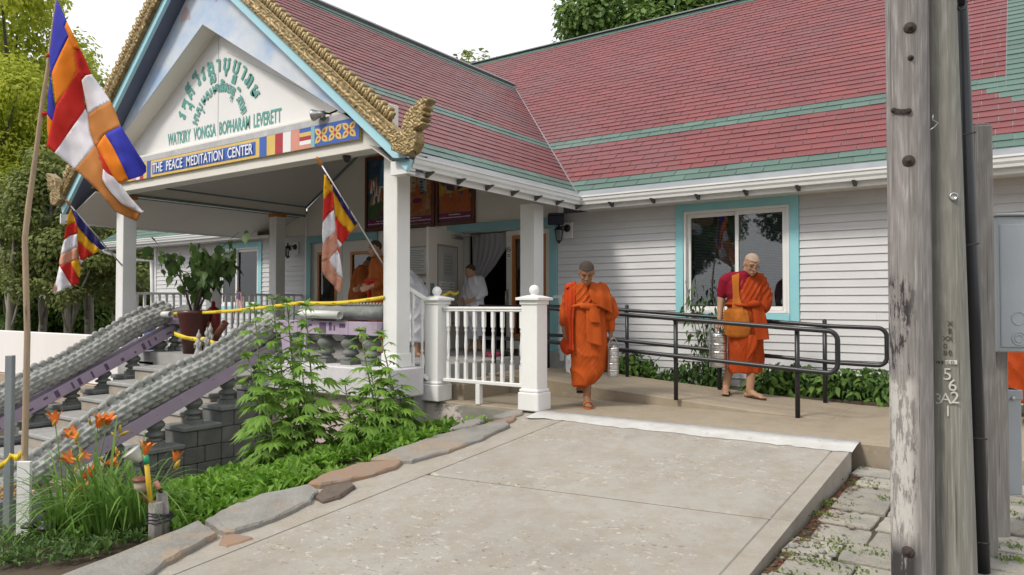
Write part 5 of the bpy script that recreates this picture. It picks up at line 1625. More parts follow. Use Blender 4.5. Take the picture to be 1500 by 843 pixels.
def crown_blobs(h, w, r, n, lo=.35):
    out = []
    for i in range(n):
        f = lo + (1 - lo) * (i + r.random()) / n
        prof = sin(pi * min(1, max(0, (f - lo*.7) / (1.06 - lo*.7)))) ** .6
        a = r.uniform(0, 2*pi); rad = w * prof * sqrt(r.random()) * .75
        out.append((cos(a)*rad, sin(a)*rad, h*f, w * r.uniform(.26, .46) * (.6 + .4*prof)))
    return out
M_BARK = mat("grey_tree_bark", (.085,.075,.062), (.05,.043,.036), 6, (1,1,.25), rough=.9, bump=.6, bscale=14)
M_BARKPALE = mat("pale_tree_bark", (.30,.28,.23), (.20,.185,.15), 6, (1,1,.25), rough=.9, bump=.4, bscale=14)
M_LDARK = leaf_mat("deep_green_leaves", (.045,.095,.03), (.10,.18,.045), transl=.25)
M_LUNDER = leaf_mat("undergrowth_tree_leaves", (.08,.15,.035), (.19,.29,.06), transl=.3)
M_LMID = leaf_mat("mid_green_leaves", (.09,.17,.04), (.17,.26,.055), transl=.3)
M_LYEL = leaf_mat("painted_sun_yellow_green_leaves", (.34,.42,.045), (.58,.60,.08), transl=.5)  # leaf colour brightened and yellowed in place of direct sunlight
M_LPALE = leaf_mat("pale_green_leaves", (.17,.22,.06), (.26,.29,.09), transl=.4)
def tree_protos(kind, h, w, nb, nl, ls, seed, leaves, bark, lo=.35, limbs=7, edge=.5):
    r = random.Random(seed)
    blobs = crown_blobs(h, w, r, nb, lo)
    tm = MB(); rr = h * .014 + .06
    top = Vector((r.uniform(-.3,.3), r.uniform(-.3,.3), h*.86))
    mid = Vector((r.uniform(-.25,.25), r.uniform(-.25,.25), h*.45))
    tm.tube([(0,0,-.4), (0,0,.3), mid*.55, mid, mid.lerp(top,.5), top], [rr*1.5, rr*1.1, rr*.9, rr*.75, rr*.5, rr*.12], 8)
    for i in range(limbs):
        b = blobs[i * len(blobs) // limbs]; s = r.uniform(.3,.6)
        st_ = Vector((0,0,0)).lerp(top, max(.18, min(.8, b[2]/h - .18)))
        e = Vector(b[:3]); m = st_.lerp(e, .5) + Vector((0,0,-.15*h*.1))
        tm.tube([st_, m, e], [rr*.45, rr*.3, rr*.08], 6)
    cm = MB(); leaf_cloud(cm, blobs, nl, ls, r, edge=edge)
    return tm.mesh("trunk", mats=[bark]), cm.mesh("crown", mats=[leaves])
PROTO = {
 "dark": tree_protos("dark", 11, 3.6, 30, 26000, .22, 1, M_LDARK, M_BARK, lo=.05, edge=.35),
 "under": tree_protos("under", 5.5, 2.6, 22, 22000, .15, 2, M_LUNDER, M_BARK, lo=.02, edge=.4),
 "mid": tree_protos("mid", 14, 4.0, 30, 28000, .24, 3, M_LMID, M_BARK, lo=.3),
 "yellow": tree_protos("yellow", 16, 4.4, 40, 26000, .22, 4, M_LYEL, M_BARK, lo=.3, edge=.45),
 "sparse": tree_protos("sparse", 13, 3.0, 24, 5200, .26, 5, M_LPALE, M_BARKPALE, lo=.4, limbs=16, edge=.3),
}
def tree(kind, x, y, label, group, s=1.0, rz=0, z=-.95, sq=1.0):
    t = thing("leafy_tree", (x, y, z), label, "tree", group)
    tm, cm = PROTO[kind]
    for nm, me in (("trunk", tm), ("crown", cm)):
        o = link(nm, me, t); o.rotation_euler = (0,0,rz); o.scale = (s*sq, s*sq, s)
    return t
def spot(u, d): p = onD(u, 445, d); return p.x, p.y
rt = random.Random(9)
G1 = "trees of the wood left of the stairs"
for u, d, k, s, lab in (
  (-60, 26, "under", 1.0, "dark leafy tree at the left edge of the wood above the white wall"),
  (20, 24, "under", .95, "low dark green tree behind the flag stick, above the white wall"),
  (95, 25, "under", 1.05, "low dark bushy tree behind the small left flag"),
  (165, 27, "under", 1.0, "dark bushy tree just left of the left porch column"),
  (225, 30, "under", 1.1, "dark bushy tree seen between the porch column and the left wing"),
  (-20, 29, "yellow", .72, "yellow-green tree standing behind the flag stick"),
  (62, 30, "yellow", .62, "lower yellow-green tree behind the big flag"),
  (140, 32, "mid", .72, "green tree between the two left flags and the porch eave"),
  (215, 36, "dark", .85, "dark tree top showing under the porch ceiling at the left"),
  (-130, 30, "dark", 1.0, "tall dark tree beyond the left end of the white wall"),
  (300, 42, "dark", .8, "dark tree behind the left wing's roof corner")):
    x, y = spot(u, d); tree(k, x, y, lab, G1, s, rt.uniform(0,6))
G2 = "yellow green trees with evening light painted into their leaves"
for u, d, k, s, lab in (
  (5, 33, "yellow", 1.05, "tall yellow-green tree, sunlight painted into its leaves, at the upper left corner"),
  (-70, 36, "yellow", 1.0, "yellow-green tree, sunlight painted into its leaves, at the far upper left"),
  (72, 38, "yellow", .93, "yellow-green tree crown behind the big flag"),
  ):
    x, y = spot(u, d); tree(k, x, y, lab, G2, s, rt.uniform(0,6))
G3 = "thin pale trees left of the gable"
for u, d, k, s, lab in (
  (135, 34, "sparse", .95, "thin pale-limbed tree just right of the big flag"),
  (185, 36, "sparse", .98, "thin pale tree touching the left gilded gable edge"),
  (160, 44, "mid", .80, "green tree far behind the thin pale trees")):
    x, y = spot(u, d); tree(k, x, y, lab, G3, s, rt.uniform(0,6))
G4 = "trees rising over the main roof"
for u, d, k, s, lab in (
  (905, 40, "mid", 1.38, "broad green tree rising over the middle of the main roof ridge"),
  (985, 42, "mid", 1.5, "green tree crown over the ridge, right of the broad one"),
  (1080, 44, "mid", 1.55, "green tree crown at the top edge above the main ridge"),
  (690, 46, "sparse", 1.36, "wispy pale tree top where the porch ridge meets the main ridge")):
    x, y = spot(u, d); tree(k, x, y, lab, G4, s, rt.uniform(0,6))

G5 = "trees across the road, mirrored in the windows"
for k, (x, y, kd, s) in enumerate(((-13,-13,"mid",.8),(-6.5,-15,"dark",1.0),(0,-14,"mid",.85),(6,-15,"dark",1.0),(12,-13,"mid",.9))):
    tree(kd, x, y, ["green tree across the road mirrored in the left window","dark tree across the road mirrored in the big window","green tree across the road behind the viewer","dark tree across the road, right of the viewer","green tree across the road at the far right"][k], G5, s, k*1.3, z=-.6)
G6 = "slender pale saplings at the edge of the wood"
for u, d, s, lab in ((58, 21, .50, "slender pale sapling rising beside the flag stick"),(98, 20.5, .42, "slender pale sapling behind the small left flag"),(132, 22, .55, "slender leaning sapling near the left porch column"),(12, 20, .45, "slender pale sapling at the far left above the wall"),(165, 21.5, .4, "small sapling close to the left porch column")):
    x, y = spot(u, d); t = tree("sparse", x, y, lab, G6, s, rt.uniform(0,6)); t.rotation_euler = (rt.uniform(-.1,.1), rt.uniform(-.14,.14), 0)
# ------------------------------------------------------------------ garden plants
M_LWEED = leaf_mat("weed_leaf", (.14,.28,.04), (.24,.40,.065), transl=.35)
M_LWEED2 = leaf_mat("weed_leaf_young", (.17,.33,.055), (.24,.40,.07), transl=.4)
M_LCOVER = leaf_mat("groundcover_leaf", (.12,.27,.03), (.22,.40,.045), transl=.35)
M_LBUSH = leaf_mat("bush_leaf", (.05,.11,.028), (.09,.17,.04), transl=.3)
M_STEMG = mat("green_stem", (.15,.22,.06), (.11,.17,.045), 8, rough=.6)
def palm_leaf(nf, L, W, m_, name):
    mb = MB()
    for k in range(nf):
        a = (k - (nf-1)/2) * radians(150) / nf; l = L * (1 - .42 * abs(k - (nf-1)/2) / ((nf-1)/2))
        d = Vector((sin(a), cos(a), 0)); s = Vector((cos(a), -sin(a), 0))
        w = W * l / L
        pts = [Vector((0,0,0)), d*l*.3 + s*w*.8, d*l*.55 + s*w, d*l + Vector((0,0,-.22*l)), d*l*.55 - s*w, d*l*.3 - s*w*.8]
        for i in (1,2,4,5): pts[i].z += -.02*L if i in (1,5) else -.06*L
        mid = d*l*.5 + Vector((0,0,-.01*L))
        b = pts + [mid]
        mb.add(b, [(0,1,6),(1,2,6),(2,3,6),(3,4,6),(4,5,6),(5,0,6)])
    return mb.mesh(name, mats=[m_])
PL = [palm_leaf(5, .15, .019, M_LWEED, "leaf"), palm_leaf(7, .185, .020, M_LWEED, "leaf"), palm_leaf(3, .13, .018, M_LWEED2, "leaf")]
def tall_weed(p, h, label, seed, group, leafn=15, spread=1.0, lean=(0,0)):
    r = random.Random(seed)
    t = thing("tall_weed", p, label, "weed plant", group)
    p = Vector(p); top = p + Vector((lean[0], lean[1], h))
    mid = p.lerp(top, .5) + Vector((r.uniform(-.05,.05), r.uniform(-.05,.05), 0))
    mb = MB(); mb.tube([p - Vector((0,0,.03)), mid, top], [.011, .009, .004], 6); mb.build("stem", M_STEMG, t)
    def pos(f): return (p.lerp(mid, f*2) if f < .5 else mid.lerp(top, f*2-1))
    a = r.uniform(0, 6)
    stalks = MB()
    for i in range(leafn):
        f = .08 + .90 * (i / leafn) ** 1.35; a += 2.4 + r.uniform(-.4,.4)
        q = pos(f); reach = (.035 + .15 * (1 - f) ** .7 * r.uniform(.6,1.2)) * spread
        e = q + Vector((cos(a)*reach, sin(a)*reach, .05 - .03*(1-f)))
        stalks.tube([q, e], [.004,.003], 4, cap=False)
        l = link("leaf", PL[1 if f < .7 else 0], t, e - root_loc(t))
        droop = r.uniform(-.15, .45) + .25*(1-f)
        l.rotation_euler = (Matrix.Rotation(a - pi/2, 3, 'Z') @ Matrix.Rotation(-droop, 3, 'X') @ Matrix.Rotation(r.uniform(-.4,.4), 3, 'Y')).to_euler()
        s = r.uniform(.85,1.3) * (1.1 - .3*f); l.scale = (s,s,s)
    for i in range(7):
        a = i * 2*pi/7 + r.uniform(-.3,.3); l = link("leaf", PL[2 if i % 2 else 0], t, top - Vector((0,0,.02*i/7)) - root_loc(t))
        l.rotation_euler = (Matrix.Rotation(a, 3, 'Z') @ Matrix.Rotation(r.uniform(.1,.9), 3, 'X')).to_euler(); s = r.uniform(.6,.9); l.scale = (s,s,s)
    stalks.build("leaf_stalks", M_STEMG, t, kind="stuff")
GW = "tall weeds growing against the porch wall"
tops = [(372,447,5.95,4.45,"far left stem of the big weed clump, beside the naga balustrade"),(398,437,5.80,4.75,"tall weed stem with a tufted top, second in the big clump by the stairs"),
        (420,442,5.85,4.85,"tall weed stem in the middle of the big clump before the lilac rail"),(447,446,5.85,4.9,"right-hand tall stem of the big weed clump before the lilac rail"),
        (436,500,5.65,4.7,"leafy weed of middle height at the right of the big clump"),(362,520,5.8,4.35,"shorter leafy weed leaning out of the left of the big clump"),
        (405,540,5.6,4.55,"bushy short weed filling the front of the big clump"),(425,560,5.5,4.6,"short weed at the foot of the big clump, nearest the concrete"),(385,575,5.6,4.3,"low spreading weed at the left foot of the big clump")]
for i, (u, v, bx, by, lab) in enumerate(tops):
    x, y = -bx, by
    z = gz(x, y)
    dd = to_px((x, y, 0))[2]
    tp = onD(u, v, dd)
    tall_weed((x, y, z), tp.z - z, lab, 30 + i, GW, 46 if v < 460 else 28, 1.0, (tp.x - x, tp.y - y))
tops = [(527,484,5.35,5.35,"tallest weed of the smaller clump, left of the porch column"),(556,487,5.15,5.45,"tall weed with pale stem right before the porch column"),
        (543,545,5.2,5.2,"middle-height weed of the smaller clump"),(505,560,5.4,5.05,"weed leaning left from the smaller clump over the pink wall"),
        (570,560,5.0,5.35,"short weed reaching right to the peeling wall"),(530,600,5.2,5.0,"low leafy weed at the front of the smaller clump"),(560,610,5.0,5.15,"low leafy weed beside the flagstones")]
for i, (u, v, bx, by, lab) in enumerate(tops):
    x, y = -bx, by; z = gz(x, y); dd = to_px((x, y, 0))[2]; tp = onD(u, v, dd)
    tall_weed((x, y, z), tp.z - z, lab, 60 + i, GW, 32, .95, (tp.x - x, tp.y - y))
# ground cover between the weeds and the flagstones
cov = MB(); tries = 0; r = random.Random(77)
def sprig(mb, p, h, n, L, W, r, mi=0):
    for i in range(n):
        a = r.uniform(0, 2*pi); tilt = r.uniform(.15, 1.25)
        d = Vector((cos(a)*sin(tilt), sin(a)*sin(tilt), cos(tilt))); s = d.cross(Vector((0,0,1))).normalized() if tilt > .05 else Vector((1,0,0))
        b = p + Vector((r.gauss(0,.03), r.gauss(0,.03), h * r.uniform(.3,1)))
        l = L * r.uniform(.6,1.3)
        mb.add([b, b + d*l*.5 + s*W, b + d*l - Vector((0,0,l*.25)), b + d*l*.5 - s*W], [(0,1,2,3)], mi)
def in_cover(x, y):
    return True
cnt = 0
while cnt < 2300:
    x = r.uniform(-7.4, -4.36); y = r.uniform(2.15, 5.95)
    if x < -6.2 and y < 3.3 and r.random() < .6: continue
    u = to_px((x, y, gz(x, y)))
    if u is None: continue
    if x > -4.45 + .05*noise.noise((y*3,0,0)): continue
    if y > 5.1 and r.random() < .55: continue
    if y > 5.5 and x < -5.6: continue
    if u[0] < 240 and r.random() < .93: continue
    if u[0] < 300 and r.random() < .3: continue
    if r.random() < .36 + 1.3*noise.noise((x*1.6, y*1.6, 3)): 
        h = .05 + .10 * max(0, noise.noise((x*1.1, y*1.1, 7)) + .4)
        k_ = r.choice([.5,.65,.8,.9,1.1,1.3]); sprig(cov, Vector((x, y, gz(x, y))), h*k_, 10, .09*k_, .016*k_, r, 1 if noise.noise((x*2.2, y*2.2, 9)) > .12 else 0); cnt += 1
gcov = cov.build("groundcover_foliage", [M_LCOVER, M_LWEED], None); tag(gcov, kind="stuff")

# day lilies
M_LLILY = leaf_mat("lily_leaf", (.10,.22,.04), (.19,.33,.06), transl=.35)
M_LILYO = mat("lily_orange", (.82,.25,.045), (.72,.17,.03), 12, rough=.5)
M_LILYY = mat("lily_bud", (.42,.36,.05), (.5,.22,.03), 9, rough=.5)
def strap(mb, p, a, L, droop, w, r):
    rows = []; n = 7
    d = Vector((cos(a), sin(a), 0)); s = Vector((-sin(a), cos(a), 0))
    for i in range(n + 1):
        f = i / n
        q = p + d * (L * (.12*f + .62*f*f*droop)) + Vector((0,0, L * (.95*f - .75*droop*f*f*f)))
        ww = w * (1 - f) ** .5 * (1 if f > .05 else .8)
        rows.append([q - s*ww, q + Vector((0,0,-ww*.35)), q + s*ww])
    mb.grid(rows)
def lily_clump(p, n, label, seed, L=.55):
    r = random.Random(seed); t = thing("daylily_clump", p, label, "lily plant", "day lily clumps by the flag stick")
    mb = MB()
    for i in range(n):
        a = r.uniform(0, 2*pi); q = Vector(p) + Vector((cos(a)*r.uniform(0,.09), sin(a)*r.uniform(0,.09), -.02))
        strap(mb, q, a + r.uniform(-.4,.4), L * r.uniform(.65,1.25), r.uniform(.2,1.05), r.uniform(.008,.013), r)
    mb.build("strap_leaves", M_LLILY, t, kind="stuff")
    return t
def flower_mesh():
    mb = MB()
    for k in range(6):
        a = k*pi/3; rows = []
        for i in range(6):
            f = i/5; rad = .010 + .045*f**1.6; z = .10*f - .03*max(0, f-.7)*2
            w = .016*sin(pi*min(1, .15+f*.8))
            c = Vector((cos(a)*rad, sin(a)*rad, z)); s = Vector((-sin(a), cos(a), 0))
            rows.append([c - s*w, c + Vector((cos(a),sin(a),0))*-.004, c + s*w])
        mb.grid(rows)
    return mb.mesh("flower", mats=[M_LILYO])
FL = flower_mesh()
bm_ = MB(); bm_.lathe((0,0,0), [(.004,0),(.011,.02),(.012,.045),(.004,.07)], 7); BUD = bm_.mesh("bud", mats=[M_LILYY])
def zg(u, v, d): p = onD(u, v, d); p.z = gz(p.x, p.y); return p
cl = []
for u, d, n, lab, L in ((100,5.15,70,"day lily clump with arching leaves just right of the flag stick",.78),(150,4.85,95,"big day lily clump at the front, leaves arching over the soil",.85),(195,4.9,80,"day lily clump left of the short wooden posts",.78),(130,5.55,60,"day lily clump at the back near the naga balustrade",.75),(75,5.0,30,"small day lily clump between the white lath and the solar lamps",.42),(215,5.25,40,"day lily clump right behind the wooden posts",.55)):
    cl.append(lily_clump(zg(u, 700, d), n, lab, int(u), L))
stalk_specs = [  # flower pixel, flower size tilt, clump index, depth
 (81,621,0,5.15,(-.2,.1)),(112,642,1,5.0,(-1.1,.4)),(143,626,3,5.3,(.3,.5)),(157,622,3,5.35,(.5,.6)),(118,660,1,5.0,(.0,-2.2)),(108,678,1,4.9,(-.9,.3)),(121,700,0,4.95,(.9,-.4)),(115,720,0,4.9,(.9,-.6)),(211,667,5,5.1,(0,.1)),(256,676,5,5.3,(.1,.1)),(155,680,2,5.1,(1.3,.0)),(175,640,3,5.4,(.8,.7)),(170,669,2,5.2,(.2,.3))]
for i, (u, v, ci, d, (tx_, ty_)) in enumerate(stalk_specs):
    t = cl[ci]; base = root_loc(t); e = onD(u, v, d)
    r = random.Random(i)
    mb = MB(); mb.tube([base, base.lerp(e, .55) + Vector((0,0,.06)), e], [.006,.005,.004], 5); mb.build("flower_stalk", M_STEMG, t)
    if i < 11:
        f = link("flower", FL, t, e - base); f.rotation_euler = (ty_ - .4, tx_, r.uniform(0,1)); s = r.uniform(.85, 1.15); f.scale = (s,s,s)
    for k in range(3 if i % 2 else 2):
        b = link("bud", BUD, t, e + Vector((r.uniform(-.05,.05), r.uniform(-.03,.03), r.uniform(-.07,.03))) - base); b.rotation_euler = (r.uniform(-.9,.9), r.uniform(-.9,.9), 0); s = r.uniform(.7,1.1); b.scale = (s,s,s)
# fine weeds under the lilies
mb = MB(); r = random.Random(5)
for i in range(230):
    p = zg(r.uniform(5, 240), 700, r.uniform(4.35, 5.4))
    if p.x > -4.5: continue
    sprig(mb, p, .07, 8, .07, .011, r)
tag(mb.build("undergrowth", leaf_mat("undergrowth_leaf", (.06,.13,.03), (.12,.20,.05), transl=.3), None), kind="stuff")

# bushes between the ramp and the wall
def oval_leaf(L, W, m_):
    mb = MB(); pts = [(0,0,0),(W*.7,L*.25,-.01),(W,L*.5,-.02),(W*.6,L*.8,-.05),(0,L,-.09),(-W*.6,L*.8,-.05),(-W,L*.5,-.02),(-W*.7,L*.25,-.01),(0,L*.5,.006)]
    mb.add(pts, [(i, (i+1) % 8, 8) for i in range(8)]); return mb.mesh("leaf", mats=[m_])
M_LBUSH2 = leaf_mat("bush_leaf_light", (.10,.20,.04), (.16,.27,.05), transl=.3)
OV = [oval_leaf(.08,.024,M_LBUSH), oval_leaf(.11,.032,M_LBUSH2), oval_leaf(.06,.016,M_LBUSH)]
def bush(x, y, w, d, h, n, kinds, label, seed, openness=0):
    r = random.Random(seed); z = .03; t = thing("wall_shrub", (x, y, z), label, "shrub", "shrubs between the ramp and the wall")
    mb = MB(); ends = []
    for k in range(9):
        e = Vector((x + r.uniform(-w,w)*.8, y + r.uniform(-d,d)*.8, z + h*r.uniform(.55,1))); b = Vector((x + r.uniform(-w,w)*.25, y + r.uniform(-d,d)*.2, z-.02))
        m = b.lerp(e,.5) + Vector((0,0,.05)); mb.tube([b, m, e], [.008,.006,.003], 5); ends += [b, m, e]
    mb.build("branches", M_BARK, t)
    # some hundred leaves that show singly; the rest of the foliage joined
    lm = MB()
    def where():
        while True:
            a, b, c = r.uniform(-1,1), r.uniform(-1,1), r.random()
            if a*a + b*b + (c*1.02)**2 * .9 < 1: 
                return Vector((x + a*w*(1-.25*c), y + b*d, z + c*h))
    for i in range(n):
        p = where() if not openness else ends[3*r.randrange(9)].lerp(ends[3*r.randrange(9)+2], r.random()) + Vector((r.gauss(0,w*.2), r.gauss(0,.08), r.gauss(0,.08)))
        me = OV[r.choice(kinds)]
        R = Matrix.Rotation(r.uniform(0, 2*pi), 3, 'Z') @ Matrix.Rotation(r.uniform(-.9,.5), 3, 'X') @ Matrix.Rotation(r.uniform(-.5,.5), 3, 'Y'); s = r.uniform(.7,1.25)
        if i < 45:
            l = link("leaf", me, t, p - root_loc(t)); l.rotation_euler = R.to_euler(); l.scale = (s,s,s)
        else:
            vs = [p + R @ (v.co * s) for v in me.vertices]; lm.add(vs, [tuple(q.vertices) for q in me.polygons], 0 if me is not OV[1] else 1)
    lm.build("foliage", [M_LBUSH, M_LBUSH2], t, kind="stuff")
bush(-1.55, 9.15, .75, .32, .36, 800, [0,0,1], "dense low green shrub at the right end of the ramp by the wall", 1)
bush(-2.35, 9.2, .6, .3, .38, 640, [0,1,1], "broad-leaved shrub behind the far handrail, below the window's right corner", 2)
bush(-3.35, 9.25, .42, .18, 1.5, 330, [2,2,0], "tall thin twiggy shrub growing up in front of the big window", 3, 1)
bush(-3.6, 9.2, .55, .28, .35, 330, [2,0], "small dense shrub at the foot of the twiggy one", 6)
bush(-4.45, 9.2, .55, .28, .42, 480, [1,1,0], "leafy shrub between the walking monk and the wall", 4)
bush(-.75, 9.2, .4, .25, .22, 200, [2,0], "low straggling shrub near the wall foundation by the poles", 5)
# weeds in the paver joints
mb = MB(); r = random.Random(15)
for (u, v, n, sp) in ((1185,735,26,.18),(1205,755,22,.14),(1270,715,26,.16),(1210,800,34,.16),(1240,795,20,.12),(1190,815,18,.1),(1285,812,16,.06),(1235,830,26,.14),(1160,838,20,.1),(1300,735,14,.1),(1470,800,30,.12),(1485,760,30,.14),(1470,740,20,.12),(1495,700,30,.2),(1490,820,20,.1)):
    c = onZ(u, v, -.21)
    for k in range(n*2//3):
        x, y = c.x + r.gauss(0, sp*.8), c.y + r.gauss(0, .022)
        if x < XR + .02: x = XR + .04
        sprig(mb, Vector((x, y, paver_z(y) - .02)), .025, 5, .034, .006, r)
tag(mb.build("joint_weeds", leaf_mat("joint_weed_leaf", (.10,.17,.03), (.17,.24,.05), transl=.3), None), kind="stuff")
# dead reddish leaf litter and grit along the ramp's right edge
mb = MB(); M_LITTER = mat("dry_litter", (.16,.065,.035), (.10,.05,.03), 20, rough=.9, island=.3)
for k in range(900):
    y = r.uniform(3.2, 6.38); x = XR + .03 + abs(r.gauss(0, .055 + .05*(y > 5.8)))
    p = Vector((x, y, paver_z(y) + r.uniform(-.008,.006))); a = r.uniform(0, 6.3); s = r.uniform(.006,.02)
    mb.add([p + Vector((cos(a)*s, sin(a)*s, .002)), p + Vector((-sin(a)*s*.4, cos(a)*s*.4, .004)), p - Vector((cos(a)*s, sin(a)*s, -.001)), p + Vector((sin(a)*s*.4, -cos(a)*s*.4, .003))], [(0,1,2,3)])
tag(mb.build("leaf_litter", M_LITTER, None), kind="stuff")
mb = MB()
for k in range(60):
    y = r.uniform(3.3, 6.3); x = XR + .04 + abs(r.gauss(0, .12)); s = r.uniform(.006,.022)
    mb.ball((x, y, paver_z(y) + s*.4), s, 4, sz=(1.2,.9,.7))
tag(mb.build("grit_pebbles", M_STONE, None), kind="stuff")
# ------------------------------------------------------------------ utility poles, conduit, posts and boxes on the right
def pole_mat(name, c1, c2, c3, extra=None):
    m, N, L, P = new_mat(name)
    a = noise_tex(N, L, 9, 8, (3.2,3.2,.16), .68)
    b = noise_tex(N, L, 30, 5, (3,3,.08), .7, off=(3,1,2))
    w = noise_tex(N, L, 3.2, 4, (2.2,2.2,.5), .6, off=(8,8,1))
    c = mixc(N, L, ramp(N, L, a, .36, .66), c1, c2)
    c = mixc(N, L, ramp(N, L, b, .50, .66, 0, .8), c, c3)
    ck = noise_tex(N, L, 16, 3, (4,4,.05), .6, off=(6,3,7))
    c = mixc(N, L, ramp(N, L, ck, .655, .69, 0, .8), c, (.05,.045,.042))
    wv = N.new("ShaderNodeTexWave"); wv.wave_type = 'RINGS'; wv.inputs["Scale"].default_value = 2.2; wv.inputs["Distortion"].default_value = 9; wv.inputs["Detail"].default_value = 3; wv.inputs["Detail Scale"].default_value = 1.4
    tc = N.new("ShaderNodeTexCoord"); mp = N.new("ShaderNodeMapping"); mp.inputs["Scale"].default_value = (6,6,.7); L.new(tc.outputs["Object"], mp.inputs[0]); L.new(mp.outputs[0], wv.inputs["Vector"])
    c = mixc(N, L, ramp(N, L, wv.outputs[1], .15, .75, .0, .34), c, c2)
    hgt = a
    if extra:
        sp = N.new("ShaderNodeSeparateXYZ"); L.new(tc.outputs["Object"], sp.inputs[0])
        fl = noise_tex(N, L, 24, 5, (1.6,1.6,.35), .7, off=(2,6,4))
        def mask(z0, z1, edge, thr):
            k1 = ramp(N, L, sp.outputs[2], z0, z0 + .06); k2 = ramp(N, L, sp.outputs[2], z1, z1 - .06)
            k3 = ramp(N, L, sp.outputs[0], edge + .03, edge - .02)
            m1 = N.new("ShaderNodeMath"); m1.operation = 'MULTIPLY'; L.new(k1, m1.inputs[0]); L.new(k2, m1.inputs[1])
            m2 = N.new("ShaderNodeMath"); m2.operation = 'MULTIPLY'; L.new(m1.outputs[0], m2.inputs[0]); L.new(k3, m2.inputs[1])
            m3 = N.new("ShaderNodeMath"); m3.operation = 'MULTIPLY'; L.new(m2.outputs[0], m3.inputs[0]); L.new(ramp(N, L, fl, thr, thr + .08), m3.inputs[1])
            return m3.outputs[0]
        for z0, z1, edge, thr, col in extra: c = mixc(N, L, mask(z0, z1, edge, thr), c, col)
    L.new(c, P.inputs["Base Color"]); P.inputs["Roughness"].default_value = .85; P.inputs["Specular IOR Level"].default_value = .25
    bp = N.new("ShaderNodeBump"); bp.inputs["Strength"].default_value = .7; bp.inputs["Distance"].default_value = .008
    ad = N.new("ShaderNodeMath"); ad.operation = 'ADD'; L.new(a, ad.inputs[0]); L.new(b, ad.inputs[1]); L.new(ad.outputs[0], bp.inputs["Height"]); L.new(bp.outputs[0], P.inputs["Normal"])
    return m
M_RUST = mat("rusty_iron", (.07,.045,.035), (.035,.028,.026), 12, rough=.8, bump=.5, bscale=40)
def pole(u, d, ru, label, m_, z1, lean, seed, rtop, flat=None):
    b = onD(u, 843, d); b.z = paver_z(b.y) - .1
    t = thing("utility_pole", (b.x, b.y, paver_z(b.y)), label, "utility pole", "weathered utility poles side by side")
    mb = MB(); n = 40; rings = []
    for i in range(61):
        f = i/60; z = b.z + (z1 - b.z)*f; r = ru + (rtop - ru)*f; ring = []
        for k in range(n):
            a = 2*pi*k/n
            q = r * (1 + .018*noise.noise((cos(a)*1.3, sin(a)*1.3, z*.6 + seed)) - .022*max(0, noise.noise((cos(a)*5, sin(a)*5, z*.25 + seed)))**.5*1.2)
            if flat and abs(((a - flat + pi) % (2*pi)) - pi) < .55: q *= .93 / max(.8, cos(((a - flat + pi) % (2*pi)) - pi) ) * .985
            ring.append((b.x + lean[0]*f + cos(a)*q, b.y + lean[1]*f + sin(a)*q, z))
        rings.append(ring)
    mb.loft(rings); mb.build("pole_shaft", m_, t)
    return t, b
M_P1 = pole_mat("weathered_pole_brownish", (.33,.305,.295), (.18,.165,.16), (.44,.42,.41),
     [(.98, 1.50, .02, .50, (.045,.042,.045)), (.22, 1.02, .02, .44, (.52,.50,.475)), (-.4, .22, .03, .34, (.05,.048,.05))])
M_P2 = pole_mat("weathered_pole_greenish", (.32,.31,.28), (.20,.195,.17), (.41,.405,.37))
t1, b1 = pole(1338, 3.5, .094, "left of two weathered utility poles, with white paint and tar down its left side", M_P1, 5.6, (.0,.0), 1, .092)
t2, b2 = pole(1396, 3.58, .106, "right of two weathered utility poles, with metal numbers 5 6 2 on it", M_P2, 5.6, (-.09,-.04), 5, .084)
def on_pole(b, r, u, v):
    """point on the near side of an upright pole seen at pixel (u, v)"""
    ry = ray(u, v); ox, oy = CAM.x - b.x, CAM.y - b.y
    A = ry.x**2 + ry.y**2; B = 2*(ox*ry.x + oy*ry.y); C_ = ox*ox + oy*oy - r*r
    D_ = B*B - 4*A*C_
    s = (-B - sqrt(max(0, D_))) / (2*A); p = CAM + ry*s
    n = Vector((p.x - b.x, p.y - b.y, 0)).normalized(); return p, n
for u, v in ((1333,41),(1334,85),(1331,236),(1330,809)):
    p, n = on_pole(b1, .094, u, v); rr = .028 if v != 85 else .014
    mb = MB(); mb.lathe(p - n*.006, [(rr,0),(rr,.006),(rr*.75,.012),(rr*.3,.013),(rr*.28,.024),(.002,.026)], 14, axis=n); mb.build("bolt", M_RUST, t1)
mb = MB()
pts = [on_pole(b1, .099, u, 164 - abs(u-1322)*.15)[0] for u in (1309,1314,1320,1326,1331)]
for a, b in zip(pts, pts[1:]): mb.beam(a, b, .01, .02)
for q in (0,-1): mb.ball(pts[q], .014, 5)
mb.build("strap", M_RUST, t1)
p, n = on_pole(b2, .105, 1397, 288)
mb = MB(); mb.lathe(p - n*.004, [(.020,0),(.020,.006),(.012,.008),(.012,.006),(.003,.006)], 16, axis=n); mb.build("round_tag", M_STEEL, t2)
M_DIGIT = mat("aluminium_digit", (.72,.70,.65), (.55,.53,.49), 14, rough=.5, metal=.2)
def digit(ch, u, v, h, par, b, r, m_):
    p, n = on_pole(b, r, u, v); ax = Vector((-n.y, n.x, 0))
    if ax.x*_c + ax.y*_s < 0: ax = -ax
    vs, fs = text_mesh(ch, 1.0); w = max(q.y for q in vs); cx = (min(q.x for q in vs)+max(q.x for q in vs))/2
    k = h / w; mb = MB()
    top = [p + n*.014 + ax*((q.x-cx)*k) + Vector((0,0,q.y*k - h/2)) for q in vs]
    mb.add(top, fs); mb.add([q - n*.004 for q in top], fs)
    return mb.build("metal_digit", m_, par)
